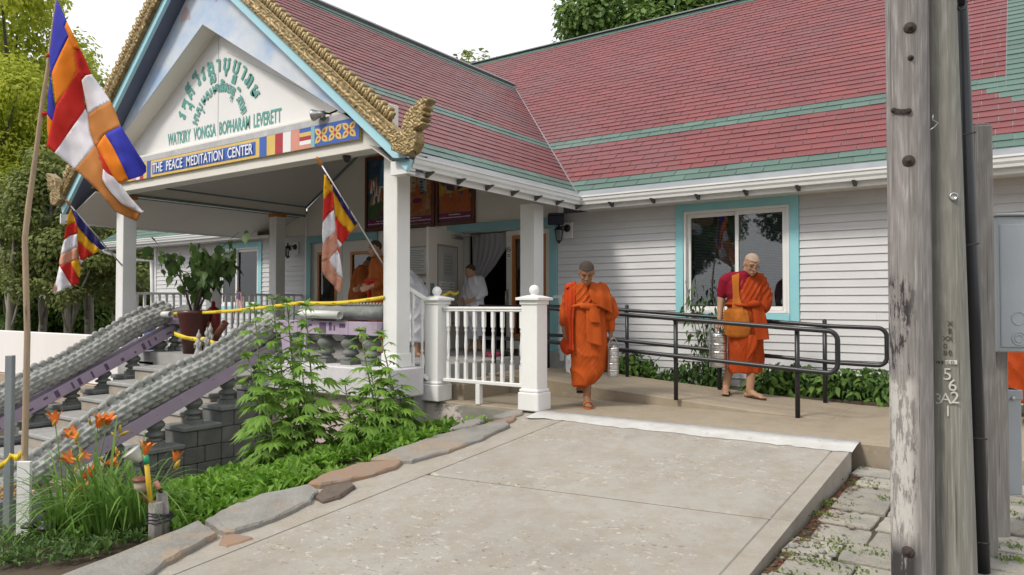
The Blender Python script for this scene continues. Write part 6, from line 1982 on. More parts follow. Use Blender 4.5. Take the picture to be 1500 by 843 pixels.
for ch, u, v, h in (("5",1388,548,.056),("6",1395,564,.056),("3",1377,584,.05),("A",1386,583,.05),("2",1398,582,.056),("1",1389,602,.05)): digit(ch, u, v, h, t2, b2, .101, M_DIGIT)
mb = MB(); pts = [on_pole(b2, .108, u, 531)[0] for u in (1371,1378,1386,1394,1402)]
for a, b in zip(pts, pts[1:]): mb.beam(a, b, .004, .02)
tg_ = mb.build("name_band", M_DIGIT, t2)
for ch, u in (("M",1376),("E",1382),("C",1389),("O",1395)): digit(ch, u, 531, .014, t2, b2, .104, M_BLACKMETAL)
M_STAMP = mat("burnt_stamp", (.09,.08,.065), rough=.9)
for i, (txt, v) in enumerate((("Y X",474),("F B",485),("TXX",496),("80",507),("580",517))):
    for k, ch in enumerate(txt):
        if ch != " ": digit(ch, 1379 + k*6.5, v, .024, t2, b2, .0985, M_STAMP)
mb = MB(); pts = [onD(u, v, 3.44) for u, v in ((1367,168),(1366,176),(1374,180),(1368,187),(1362,191))]; mb.tube(pts, .0022, 4); mb.build("bent_wire", M_STEEL, t2)
# black conduit with cable loop, tied to the right pole
a, bq = onD(1409, 12, 3.72), onD(1437, 843, 3.66)
bq2 = bq.copy(); dv_ = (a - bq).normalized(); base = bq - dv_ * .14; top = a + dv_ * 1.6
t = thing("black_conduit", base, "black plastic cable conduit running up the right side of the poles", "conduit")
mb = MB(); mb.tube([base, bq.lerp(a,.5), a], [.042,.036,.027], 14); mb.build("pipe", M_BLACKMETAL, t)
mb = MB(); 
for k in range(3): mb.tube([a - dv_*.1, a + dv_*.3 + Vector((.02*k-.02,0,0)), top + Vector((.05*k-.05,0,0))], .013, 7)
mb.build("cables", M_BLACKMETAL, t, kind="stuff")
mb = MB(); mb.tube([onD(u,v,3.6) for u,v in ((1398,-8),(1400,8),(1405,15),(1413,14),(1416,4),(1414,-10))], .006, 6); mb.build("cable_loop", M_BLACKMETAL, t)
for u0, v0, u1, v1 in ((1411,198,1429,194),(1415,360,1434,357),(1424,642,1446,644),(1430,795,1450,797)):
    mb = MB(); mb.tube([onD(u0,v0,3.58), onD(u1,v1,3.58)], .004, 5); mb.build("nail_tie", M_RUST, t)
M_POSTW = pole_mat("grey_post_wood", (.34,.315,.295), (.22,.205,.19), (.44,.42,.40))
def post(u0, u1, vtop, d, label, zb=None, th=.09):
    p = onD((u0+u1)/2, vtop, d); w = (u1-u0)*d/1071.6
    zb = paver_z(p.y) - .05 if zb is None else zb
    t = thing("wooden_post", (p.x, p.y, zb), label, "post", "grey wooden posts behind the poles")
    R = Matrix.Rotation(TH, 3, 'Z')
    mb = MB(); mb.obox((p.x, p.y, (p.z+zb)/2), (w, th, p.z-zb), R); o = mb.build("post_timber", M_POSTW, t, bevel=.008)
    mb = MB(); mb.obox((p.x, p.y, p.z+.004), (w*.8, th*.8, .012), R); mb.build("rough_top", M_POSTW, t, bevel=.004)
    return t
post(1424, 1446, 186, 3.95, "grey wooden post just right of the black conduit, top ragged", th=.1)
post(1443, 1466, 322, 4.25, "shorter grey wooden post carrying the big grey meter box", th=.1)
M_BOX = mat("grey_enamel_box", (.40,.43,.46), (.34,.365,.39), 2, rough=.4, bump=.04, bscale=30, col3=(.27,.28,.29), scale3=7, lo3=.7, hi3=.8)
c = onD(1485, 415, 4.08); c = Vector((c.x, c.y, (onD(1485,318,4.08).z + onD(1485,515,4.08).z)/2)); hh = onD(1485,318,4.08).z - onD(1485,515,4.08).z
t = thing("meter_box", (c.x, c.y, c.z-hh/2), "large grey metal meter box fixed to the wooden post right of the poles", "electric box")
R = Matrix.Rotation(TH - .12, 3, 'Z'); ctr = c + R @ Vector((.05,0,0))
mb = MB(); mb.obox(ctr, (.34,.14,hh), R); mb.build("box_body", M_BOX, t, bevel=.008)
mb = MB(); mb.obox(ctr + R @ Vector((0,-.074,-.01)), (.315,.012,hh-.07), R); cv = mb.build("box_cover", M_BOX, t, bevel=.006)
mb = MB(); mb.obox(ctr + R @ Vector((0,-.005,hh/2+.006)), (.37,.17,.014), R); mb.build("rain_lip", M_BOX, t, bevel=.004)
for dx, dz, r_ in ((-.07,-.19,.035),(-.07,-.30,.035),(-.07,-.30,.02)):
    q = ctr + R @ Vector((dx,-.081,dz)); q.z = ctr.z + dz*hh/.75
    mb = MB(); mb.tube([q + R @ Vector((cos(k*pi/10)*r_,0,sin(k*pi/10)*r_)) for k in range(21)], .003, 5, cap=False); mb.build("knockout_ring", M_BOX, cv)
c = onD(1479, 645, 4.3); z0_, z1_ = onD(1479,722,4.3).z, onD(1479,570,4.3).z
t = thing("cable_box", (c.x, c.y, z0_), "narrow grey cable box low on the post below the meter box", "electric box")
mb = MB(); mb.obox((c.x,c.y,(z0_+z1_)/2), (.085,.1,z1_-z0_), R); mb.build("box_body", M_BOX, t, bevel=.006)
mb = MB(); mb.obox((c.x,c.y,z1_-.03), (.095,.115,.06), R); mb.build("box_lid", M_BOX, t, bevel=.006)
mb = MB(); mb.lathe(Vector((c.x,c.y,z1_-.05)) + R @ Vector((-.01,-.06,0)), [(.012,0),(.012,.006),(.004,.008)], 10, axis=R @ Vector((0,-1,0))); mb.build("lock_screw", M_STEEL, t)

# ------------------------------------------------------------------ flags
def fabric(name, c): return mat(name, c, tuple(q*.9 for q in c), 3, rough=.75, bump=.08, bscale=90, spec=.2)
F_BLUE, F_ORG, F_RED = fabric("flag_blue_cloth", (.045,.05,.42)), fabric("flag_orange_cloth", (.80,.22,.015)), fabric("flag_red_cloth", (.58,.028,.022))
F_WHT, F_TAN, F_YEL, F_SAL = fabric("flag_white_cloth", (.76,.74,.80)), fabric("flag_tan_cloth", (.48,.19,.05)), fabric("flag_yellow_cloth", (.78,.40,.02)), fabric("flag_salmon_cloth", (.62,.30,.21))
F_NAVY = fabric("flag_navy_cloth", (.035,.03,.16))
M_STICK = mat("peeled_stick", (.46,.34,.22), (.31,.24,.18), 7, (1,1,.3), rough=.75, bump=.4, bscale=22, col3=(.13,.10,.08), scale3=11, lo3=.66, hi3=.75)
def flag_cloth(t, patches, depth, thick=.004):
    """cloth pieces outlined at their place; depth(u, v, i) gives each point its own distance"""
    for i, (nm, m_, pts) in enumerate(patches):
        bm = bmesh.new()
        f = bm.faces.new([bm.verts.new((u, v, 0)) for u, v in pts])
        bmesh.ops.triangulate(bm, faces=bm.faces[:])
        for _ in range(4):
            bmesh.ops.subdivide_edges(bm, edges=[e for e in bm.edges if e.calc_length() > 7], cuts=1)
            bmesh.ops.triangulate(bm, faces=[q for q in bm.faces if len(q.verts) > 3])
        bmesh.ops.smooth_vert(bm, verts=[v for v in bm.verts if not v.is_boundary], factor=.5, use_axis_x=True, use_axis_y=True)
        L0 = root_loc(t)
        for v in bm.verts:
            v.co = onD(v.co.x, v.co.y, depth(v.co.x, v.co.y, i)) - L0
        for q in bm.faces: q.smooth = True
        me = bpy.data.meshes.new("flag_stripe"); bm.to_mesh(me); bm.free(); me.materials.append(m_)
        o = link(nm, me, t); md = o.modifiers.new("thickness", 'SOLIDIFY'); md.thickness = thick; md.offset = 0
stick_px = [(35,790),(36,675),(40,490),(36.5,350),(42,300),(52,230),(62,150),(70,100),(83,0),(92,-60)]
DST = 5.42
base = onD(35, 790, DST); base.z = gz(base.x, base.y)
t = thing("flag_stick", base, "tall crooked peeled stick with a white lath at its foot, holding the big flag", "flag pole")
mb = MB(); pts = [onD(u, v, DST) for u, v in stick_px]; pts[0] = base
mb.tube(pts, [.023,.022,.021,.020,.020,.017,.015,.013,.010,.008], 9); mb.build("stick", M_STICK, t)
R = Matrix.Rotation(TH, 3, 'Z'); zt_, zb_ = onD(35,676,DST-.03).z, onD(35,788,DST-.03).z
q = onD(35.5, 730, DST - .035)
mb = MB(); mb.obox((q.x, q.y, (zt_+zb_)/2 - .05), (.098,.03,zt_-zb_+.1), R); mb.build("lath_board", mat("scuffed_white_lath", (.78,.78,.78), (.70,.70,.70), 3, rough=.5, col3=(.30,.29,.28), scale3=26, lo3=.68, hi3=.72), t, bevel=.003)
for u, v in ((72,82),(66,167)):
    q = onD(u, v, DST); mb = MB(); mb.lathe(q - Vector((0,0,.012)), [(.018,0),(.02,.012),(.018,.024)], 8); mb.build("red_tie", F_RED, t)
t = thing("large_flag", onD(80,150,DST-.02), "large five-colour striped flag hanging in folds from the crooked stick", "flag", "five-colour striped flags")
big = [
 ("blue_stripe", F_BLUE, [(84,0),(91,16),(98,32),(95,40),(101,54),(88,80),(80,97),(76,108),(74,112),(73,80),(76,55),(79,28)]),
 ("orange_stripe", F_ORG, [(98,32),(103,42),(110,56),(117,71),(109,72),(103,62),(101,54),(95,40)]),
 ("orange_stripe", F_ORG, [(101,54),(103,62),(109,72),(114,104),(98,130),(82,155),(79,130),(76,108),(80,97),(88,80)]),
 ("red_stripe", F_RED, [(117,71),(126,90),(134,109),(126,111),(120,118),(122,140),(125,160),(102,193),(80,224),(68,214),(75,184),(82,155),(98,130),(114,104),(109,72)]),
 ("white_stripe", F_WHT, [(134,109),(148,128),(162,148),(144,158),(129,169),(125,145),(120,118),(126,111)]),
 ("white_stripe", F_WHT, [(125,160),(129,169),(131,190),(139,214),(124,232),(110,248),(95,236),(80,224),(102,193)]),
 ("tan_stripe", F_TAN, [(129,169),(144,158),(162,148),(170,166),(177,185),(165,191),(154,197),(148,205),(142,214),(139,214),(131,190)]),
 ("tan_stripe", F_TAN, [(110,248),(124,232),(139,214),(142,214),(147,232),(149,248),(149,262),(158,280),(178,299),(207,313),(200,324),(185,318),(169,310),(156,295),(144,280),(126,263)]),
 ("blue_stripe", F_BLUE, [(177,185),(188,203),(200,222),(214,244),(214,252),(208,258),(198,261),(189,264),(178,240),(166,216),(154,197),(165,191)]),
 ("orange_stripe", F_ORG, [(154,197),(166,216),(178,240),(189,264),(182,267),(175,269),(167,260),(160,248),(150,230),(142,214),(148,205)]),
 ("red_stripe", F_RED, [(142,214),(150,230),(160,248),(167,260),(158,255),(151,248),(147,232)]),
 ("white_stripe", F_WHT, [(151,248),(158,255),(167,260),(178,272),(190,289),(208,309),(211,309),(207,313),(196,308),(178,299),(164,284),(155,272),(150,262)]),
 ("blue_stripe", F_BLUE, [(74,112),(77,135),(80,155),(83,185),(76,177),(69,168),(70,140),(73,118)]),
 ("orange_stripe", F_ORG, [(69,168),(76,177),(85,187),(80,197),(72,207),(69,190)]),
]
def dep(u, v, i):
    w = .05*sin((u*.7 + v*.35)*.055) + .028*sin((u - v*.4)*.13) + .010*noise.noise((u*.06, v*.06, 1))
    lay = {1:-.02, 4:-.022, 6:-.03, 8:-.055, 9:-.05, 10:-.035, 11:-.04, 12:.03, 13:.03}.get(i, 0)
    return DST - .02 + w * min(1, max(0, (u - 70)/40)) + lay * .35
flag_cloth(t, big, dep)
def small_flag(label, butt, knob, patches, dpth, depfun):
    t = thing("small_flag", butt, label, "flag", "five-colour striped flags")
    mb = MB(); mb.tube([butt, knob], [.013,.011], 8); mb.build("pole", M_STEEL, t)
    mb = MB(); d = (knob - butt).normalized(); mb.lathe(knob, [(.012,-.02),(.02,0),(.024,.02),(.014,.04),(.02,.055),(.004,.09)], 8, axis=d); mb.build("finial", M_ORANGEWOOD, t)
    flag_cloth(t, patches, depfun, .003)
    return t
# flag on the right porch column
dR = 8.05
butt = onD(564, 392, 8.33); knob = onD(470, 240, 7.9)
small_flag("small striped flag hanging from a slanting pole on the right porch column", butt, knob, [
 ("blue_stripe", F_NAVY, [(471,240),(476,245),(486,264),(500,285),(524,326),(520,331),(505,309),(488,279),(487,268),(480,253),(475,256)]),
 ("yellow_stripe", F_YEL, [(475,256),(480,253),(487,268),(487,280),(480,286),(474,293),(474,275)]),
 ("red_stripe", F_RED, [(474,293),(480,286),(487,280),(489,308),(481,314),(473,326),(473,310)]),
 ("white_stripe", F_WHT, [(473,326),(481,314),(489,308),(493,337),(483,346),(473,358),(472,342)]),
 ("salmon_stripe", F_SAL, [(473,358),(483,346),(493,337),(495,360),(494,366),(482,380),(472,384),(472,372)]),
 ("yellow_stripe", F_YEL, [(488,279),(505,309),(524,330),(513,341),(502,331),(491,317)]),
 ("red_stripe", F_RED, [(491,317),(502,331),(513,341),(508,350),(501,358),(493,349)]),
 ("white_stripe", F_WHT, [(493,349),(501,358),(497,364),(494,360)]),
 ("red_stripe", F_RED, [(494,366),(497,363),(497,372),(494,372)]),
 ("white_stripe", F_WHT, [(494,366),(497,372),(501,395),(502,408),(494,402),(487,390),(482,380)]),
 ("salmon_stripe", F_SAL, [(472,384),(482,380),(487,390),(494,402),(502,410),(497,432),(488,418),(476,406),(472,398)]),
], dR, lambda u, v, i: 7.93 + .004*(u-470)*(1 if u > 489 else 1) + .03*sin(u*.5 + v*.02) + (.02 if i in (5,6,7) else 0))
# flag on the left porch column
butt = onD(207, 422, 11.9); knob = onD(102, 300, 11.0)
small_flag("small striped flag on a pole slanting from the left porch column, by the gilded gable", butt, knob, [
 ("blue_stripe", F_NAVY, [(102,300),(112,311),(122,325),(140,348),(155,364),(148,367),(130,351),(113,330),(108,316),(106,308)]),
 ("yellow_stripe", F_YEL, [(104,306),(108,316),(112,326),(104,328),(98,330),(99,318)]),
 ("red_stripe", F_RED, [(98,330),(104,328),(112,326),(113,343),(102,346),(94,352),(95,342)]),
 ("white_stripe", F_WHT, [(94,352),(102,346),(113,343),(114,362),(102,367),(89,374),(91,362)]),
 ("salmon_stripe", F_SAL, [(89,374),(102,367),(114,362),(115,380),(103,384),(87,390),(87,382)]),
 ("red_stripe", F_RED, [(87,390),(103,384),(116,410),(117,416),(105,419),(96,404)]),
 ("white_stripe", F_WHT, [(87,390),(96,404),(105,419),(93,424),(80,431),(78,430),(83,408)]),
 ("salmon_stripe", F_SAL, [(80,415),(84,424),(80,431),(77,431)]),
 ("yellow_stripe", F_YEL, [(113,331),(130,351),(147,367),(136,373),(124,362),(114,353)]),
 ("red_stripe", F_RED, [(114,353),(124,362),(136,373),(126,378),(118,385),(115,372)]),
 ("yellow_stripe", F_YEL, [(103,384),(115,380),(118,392),(117,408),(110,398)]),
 ("white_stripe", F_WHT, [(115,374),(122,383),(118,388),(116,382)]),
], 11.1, lambda u, v, i: 11.02 + .003*(u-100) + .03*sin(u*.4 + v*.03) + (.02 if i in (8,9,11) else 0))

# ------------------------------------------------------------------ short posts with lamps, brush and odd tools beside the lilies
def zgd(u, v, d): p = onD(u, v, d); return p
p = zgd(235, 785, 4.62); p.z = gz(p.x, p.y)
for k, (u, v0, v1, rr, lab) in enumerate(((228,736,788,.042,"left of two short grey log posts wired together beside the lilies"),(240,722,780,.034,"right of two short grey log posts wired together, slightly leaning"))):
    b = onD(u + (3 if k else 0), v1, 4.6 + .06*k); tp = onD(u - (3 if k else 0), v0, 4.6 + .06*k); b.z = min(b.z, gz(b.x,b.y)) 
    mb = MB(); mb.tube([b - Vector((0,0,.1)), b.lerp(tp,.5), tp], [rr*1.03, rr, rr*.97], 14)
    tag(mb.build("short_post", M_POSTW, None, loc=tuple(b)), lab, "post", "short grey log posts")
q = onD(234, 755, 4.63); mb = MB()
for k in range(4):
    r_ = random.Random(k); mb.tube([q + Vector((cos(a*pi/8)*.09 , sin(a*pi/8)*.07, .012*k - .02 + .012*sin(a*pi/8 + k))) for a in range(17)], .006, 6, cap=False)
tag(mb.build("wire_tie", M_BLACKMETAL, None, loc=tuple(q)), "black cable wound round the two short log posts", "cable")
t = thing("solar_lamp", onD(222, 740, 4.66), "small solar lamp with a dark cap on a spike, left of the yellow stick", "garden lamp", "solar garden lamps")
q = onD(207, 703, 4.66)
mb = MB(); mb.lathe(q, [(.055,-.005),(.058,.0),(.05,.012),(.03,.022),(.004,.026)], 18); mb.build("lamp_cap", M_DARKWOOD, t)
mb = MB(); mb.lathe(q - Vector((0,0,.08)), [(.03,0),(.042,.03),(.044,.075)], 16); mb.build("lamp_shade", mat("frosted_shade", (.50,.42,.33), (.4,.33,.26), 20, rough=.3), t)
mb = MB(); mb.tube([q - Vector((0,0,.075)), onD(219,738,4.62)], [.016,.013], 8); mb.build("spike", M_DARKWOOD, t)
mb = MB(); a, b = onD(221, 742, 4.6), onD(214, 671, 4.58); mb.tube([a, b], .015, 10); bar_ = mb.build("yellow_stick", mat("yellow_paint", (.66,.44,.03), (.58,.38,.03), 4, rough=.45), None, loc=tuple(a)); tag(bar_, "yellow stick with a green tip standing among the log posts", "stick")
mb = MB(); mb.tube([onD(215.2,680,4.58), onD(213.5,668,4.58)], .017, 10); mb.build("green_tip", mat("green_tape", (.02,.26,.12), rough=.4), bar_)
t = thing("spotlight_stake", onD(213, 695, 4.7), "small clear cone lamp on a black stem tilted above the yellow stick", "garden lamp", "solar garden lamps")
mb = MB(); a, b = onD(206, 676, 4.7), onD(195, 664, 4.68); ax = (b-a).normalized(); mb.lathe(a, [(.016,0),(.03,.03),(.058,.085),(.062,.09),(.02,.092)], 18, axis=ax); mb.build("lamp_shade", mat("clear_grey_plastic", (.55,.57,.52), (.45,.47,.42), 10, rough=.2), t)
mb = MB(); mb.tube([a, onD(211,687,4.7), onD(216,705,4.66)], [.016,.018,.012], 8); mb.build("stem", M_BLACKMETAL, t)
mb = MB(); a, b = onD(236, 722, 4.66), onD(228, 704, 4.64); mb.tube([a, b], .014, 8); mb.tube([onD(233,716,4.63), onD(228,706,4.62)], .016, 8, mi=1)
tag(mb.build("tool_handle", [M_BLACKMETAL, F_SAL], None, loc=tuple(a)), "black tool handle with a pale band leaning out of the log posts", "tool")
for u, v, d, lab in ((45,772,5.1,"small dark solar lamp lying low by the white lath"),(70,775,5.0,"dark round solar lamp cap among the lily leaves")):
    q = onD(u, v, d); q.z = max(q.z, gz(q.x,q.y)+.06); t = thing("solar_lamp", q, lab, "garden lamp", "solar garden lamps")
    mb = MB(); mb.lathe(q, [(.06,0),(.062,.012),(.04,.03),(.004,.034)], 16); mb.build("lamp_cap", M_BLACKMETAL, t)
    mb = MB(); mb.tube([q, Vector((q.x,q.y,gz(q.x,q.y)-.02))], .012, 6); mb.build("spike", M_BLACKMETAL, t)
# galvanised post at the far left
p = onD(15, 521, 6.3); b = onD(13, 690, 6.3); gp = Vector((p.x,p.y,-.88))
mb = MB(); mb.obox(((p.x+b.x)/2, (p.y+b.y)/2, (p.z-.88)/2), (.062,.05,p.z+.88), Matrix.Rotation(TH,3,'Z'))
tag(mb.build("steel_post", mat("galvanised_steel", (.33,.36,.39), (.27,.30,.33), 4, (1,1,.3), rough=.45, metal=.5), None, loc=tuple(gp), bevel=.004), "galvanised steel post standing left of the flag stick", "post")
# gravel tray edge at the lower left: planter kerb with amber pebbles
a = onZ(10, 735, -.66)
mb = MB(); mb.box(a.x-1.0, a.y-.35, -1.0, a.x+.12, a.y+.25, -.62)
tag(mb.build("cement_kerb", M_GREYCONC, None, loc=(a.x,a.y,-.9), bevel=.012), "low cement kerb holding amber pebbles at the lower left edge", "kerb")
mb = MB(); r = random.Random(3)
for i in range(420):
    s = r.uniform(.012,.022); mb.ball((a.x + r.uniform(-.95,.07), a.y + r.uniform(-.3,.2), -.61 + r.uniform(0,.03)), s, 4, mi=i % 2)
tag(mb.build("amber_pebbles", [mat("amber_pebble", (.42,.24,.07), (.32,.16,.04), 9, rough=.3), mat("cream_pebble", (.55,.42,.24), (.45,.33,.16), 9, rough=.35)], None), kind="stuff")
# ------------------------------------------------------------------ people
def fuse(mb, voxel, smooth=4, name="body"):
    me = mb.mesh(name + "_raw")
    o = bpy.data.objects.new(name + "_raw", me); COL.objects.link(o)
    m = o.modifiers.new("r", 'REMESH'); m.mode = 'VOXEL'; m.voxel_size = voxel; m.use_smooth_shade = True
    s = o.modifiers.new("s", 'SMOOTH'); s.iterations = smooth; s.factor = .5
    dg = bpy.context.evaluated_depsgraph_get()
    out = bpy.data.meshes.new_from_object(o.evaluated_get(dg))
    bpy.data.objects.remove(o); bpy.data.meshes.remove(me)
    for p in out.polygons: p.use_smooth = True
    out.name = name
    return out
def place_mesh(name, me, mats, parent):
    me.materials.clear()
    for m in (mats if isinstance(mats, list) else [mats]): me.materials.append(m)
    return link(name, me, parent)
HEAD = [(0,.020,-.074,-.030),(.014,.036,-.086,-.012),(.036,.050,-.089,.018),(.062,.060,-.086,.052),(.09,.067,-.085,.078),(.118,.071,-.083,.093),(.145,.0735,-.086,.097),(.172,.070,-.078,.091),(.195,.058,-.060,.074),(.212,.039,-.036,.050),(.222,.016,-.012,.022),(.2245,.003,.002,.006)]
def head_rings(grow=0.0, lo=-1, n=22):
    out = []
    for z, w, f, b in HEAD:
        if z < lo: continue
        cy = (f + b) / 2; ry = (b - f) / 2; ring = []
        for k in range(n):
            a = 2*pi*k/n; x = cos(a); y = sin(a)
            ring.append(Vector(((w + grow)*(abs(x)**.9)*(1 if x > 0 else -1), cy + (ry + grow)*y, z + (grow if z > .2 else 0))))
        out.append(ring)
    return out
def head_parts(mb, M):
    b = len(mb.v); mb.loft(head_rings())
    mb.tube([(0,-.084,.122),(0,-.094,.098),(0,-.104,.078),(0,-.094,.068)], [.009,.012,.0155,.011], 8)
    for s in (-1,1):
        mb.ball((s*.012,-.094,.074), .0105, 6)
        mb.tube([(s*.006,-.083,.130),(s*.03,-.082,.134),(s*.05,-.068,.126)], [.009,.0105,.007], 7)
        mb.ball((s*.036,-.066,.078), .021, 6, sz=(1,.8,.9))
        mb.ball((s*.075,.012,.096), .026, 7, sz=(.34,.72,1.2))
    mb.tube([(-.022,-.082,.040),(-.008,-.091,.043),(.008,-.091,.043),(.022,-.082,.040)], [.006,.0085,.0085,.006], 7)
    mb.tube([(-.018,-.080,.031),(0,-.0895,.030),(.018,-.080,.031)], [.006,.009,.006], 7)
    mb.ball((0,-.077,.012), .017, 6)
    for i in range(b, len(mb.v)): mb.v[i] = tuple(M @ Vector(mb.v[i]))
def limb(mb, pts, radii, n=12, sq=1.0):
    P_ = []; R_ = []
    for i in range(len(pts) - 1):
        for k in range(4):
            f = k/4; P_.append(Vector(pts[i]).lerp(Vector(pts[i+1]), f)); R_.append(radii[i]*(1-f) + radii[i+1]*f)
    P_.append(Vector(pts[-1])); R_.append(radii[-1])
    mb.tube(P_, R_, n, sq=sq); mb.ball(P_[0], R_[0], 8); mb.ball(P_[-1], R_[-1]*.98, 8)
def hand(mb, wrist, d, side, curl, s=1.0, spread=.12):
    """palm, four bent fingers of different length and a thumb; side points to the thumb"""
    w = Vector(wrist); d = Vector(d).normalized(); side = Vector(side); side = (side - d*side.dot(d)).normalized(); n = side.cross(d)   # palm normal
    for k in (-1.5,-.5,.5,1.5): mb.tube([w + side*k*.010*s, w + d*.045*s + side*k*.017*s, w + d*.088*s + side*k*.0195*s], [.015*s,.0145*s,.011*s], 8)
    for k, L_ in ((1.5,.070),(.5,.080),(-.5,.075),(-1.5,.058)):
        p = w + d*.086*s + side*k*.0195*s; dd = (d + side*k*spread*.25).normalized(); pts = [p]
        for j, fr in enumerate((.46,.31,.23)):
            c = curl*(.8, 1.15, .9)[j]; ax = side; dd = (Matrix.Rotation(-c, 3, ax) @ dd) if True else dd
            p = p + dd*L_*fr*s; pts.append(p)
        mb.tube(pts, [.0095*s,.0088*s,.0080*s,.0068*s], 8); mb.ball(pts[-1], .0068*s, 5)
    p = w + side*.020*s + d*.02*s; dd = (side*.8 + d*.75).normalized(); pts = [p]
    for j, L_ in enumerate((.036,.032,.024)):
        p = p + dd*L_*s; pts.append(p); dd = (dd*.8 + d*.35 + n*.35*curl).normalized()
    mb.tube(pts, [.0145*s,.011*s,.0095*s,.0078*s], 8); mb.ball(pts[-1], .0078*s, 5)
def foot(mb, ankle, fwd, ground, s=1.0):
    a = Vector(ankle); f = Vector((fwd[0], fwd[1], 0)).normalized(); sd_ = Vector((-f.y, f.x, 0)); g = ground
    heel = Vector((a.x, a.y, g + .03)) - f*.045*s
    mb.ball(heel, .032*s, 8); mb.tube([heel, Vector((a.x,a.y,g+.045)) + f*.04*s, Vector((a.x,a.y,g+.03)) + f*.12*s, Vector((a.x,a.y,g+.02)) + f*.165*s], [.033*s,.040*s,.040*s,.026*s], 10, sq=.78)
    mb.tube([a + Vector((0,0,.03)), Vector((a.x,a.y,g+.06)) + f*.02*s, Vector((a.x,a.y,g+.045)) + f*.07*s], [.036*s,.040*s,.036*s], 10)
    for k, L_ in ((-2,.028),(-1,.036),(0,.040),(1,.044),(2,.040)):
        p = Vector((a.x,a.y,g+.018)) + f*.158*s + sd_*k*.0165*s - f*abs(k-1)*.006; mb.tube([p, p + f*L_*.8*s - Vector((0,0,.004))], [.010*s,.009*s], 7); mb.ball(p + f*L_*.8*s - Vector((0,0,.004)), (.0095 if k < 2 else .012)*s, 5)
def robe_loft(mb, rings, n=40):
    R_ = []
    for z, cx, cy, rx, ry in rings:
        R_.append([Vector((cx + rx*(abs(cos(a))**.85)*(1 if cos(a) > 0 else -1), cy + ry*(abs(sin(a))**.9)*(1 if sin(a) > 0 else -1), z)) for a in [2*pi*k/n for k in range(n)]])
    mb.loft(R_)
def fold_mesh(me, fn, amp):
    vs = [v.co.copy() for v in me.vertices]; ns = [v.normal.copy() for v in me.vertices]
    for v, c, n in zip(me.vertices, vs, ns): v.co = c + n * fn(c) * amp
    me.update()
def ridges(p, g, freq, warp=1.4, wf=3.0):
    ph = (p.x*g[0] + p.y*g[1] + p.z*g[2]) * freq + warp * noise.noise(Vector((p.x*wf, p.y*wf, p.z*wf*.7)))
    s = abs(sin(ph)); return (1 - s) ** 1.6 - .35
def cloth_strip(name, pts_l, pts_r, m_, par, fold=.008, freq=40, thick=.012, bulge=0.0):
    """a hanging strip of cloth between two edges, with thickness"""
    mb = MB(); rows = []; n = 26; k_ = 14
    def cr(P_, f):
        x = f*(len(P_)-1); i = min(int(x), len(P_)-2); g = x - i
        p0, p1, p2, p3 = (Vector(P_[max(0,min(len(P_)-1,j))]) for j in (i-1,i,i+1,i+2))
        return .5*((2*p1) + (p2-p0)*g + (2*p0-5*p1+4*p2-p3)*g*g + (3*p1-p0-3*p2+p3)*g**3)
    for i in range(n+1):
        f = i/n; a, b = cr(pts_l, f), cr(pts_r, f); row = []
        for k in range(k_+1):
            g = k/k_; p = a.lerp(b, g); 
            p.y -= bulge*sin(pi*g) + fold*sin(g*freq*.16*pi + f*2.0 + noise.noise(p*4)*1.5)
            row.append(p)
        rows.append(row)
    mb.grid(rows); return mb.build(name, m_, par, solid=thick)
def robe_mat(name, c):
    return mat(name, c, tuple(q*.66 for q in c), 4, (1,1,.5), rough=.9, bump=.2, bscale=170, spec=.1, col3=tuple(min(.9, q*1.18 + .012) for q in c), scale3=9, lo3=.52, hi3=.7)
M_ROBE1 = robe_mat("bright_orange_robe", (.46,.085,.016)); M_ROBE2 = robe_mat("burnt_orange_robe", (.37,.055,.012)); M_ROBE3 = robe_mat("brown_orange_robe", (.33,.095,.026))
M_ROBE1B = robe_mat("red_orange_cloth", (.47,.052,.012)); M_BAG = robe_mat("ochre_bag", (.40,.125,.02)); M_MAROON = robe_mat("maroon_shirt", (.23,.012,.028)); M_WHITECLOTH = robe_mat("white_cloth", (.70,.70,.76)); M_REDSASH = robe_mat("red_sash", (.46,.035,.03))
def skin(name, c): return mat(name, c, tuple(q*.85 for q in c), 9, rough=.5, bump=.05, bscale=120, sub=.12)
SK1, SK2 = skin("brown_skin", (.27,.135,.075)), skin("light_brown_skin", (.42,.24,.15))
M_STUBBLE = mat("shaved_stubble", (.055,.04,.033), (.04,.03,.026), 30, rough=.8, bump=.15, bscale=260); M_GREYSTUBBLE = mat("grey_stubble", (.36,.27,.205), (.31,.22,.16), 30, rough=.8, bump=.15, bscale=260)
M_LIP = mat("lips", (.25,.09,.07), rough=.5); M_BROW = mat("dark_brow", (.035,.027,.022), rough=.8); M_EYE = mat("dark_eye", (.02,.015,.012), rough=.3)
M_SANDAL = mat("brown_sandal", (.075,.038,.022), (.05,.026,.016), 12, rough=.6); M_SANDALO = mat("orange_sandal", (.50,.13,.02), (.4,.1,.02), 12, rough=.6)
def head_matrix(neck, tilt, yaw, roll=0, s=1.0):
    return Matrix.Translation(Vector(neck)) @ Matrix.Rotation(yaw, 4, 'Z') @ Matrix.Rotation(roll, 4, 'Y') @ Matrix.Rotation(tilt, 4, 'X') @ Matrix.Translation(Vector((0,0,.0))) @ Matrix.Scale(s, 4)
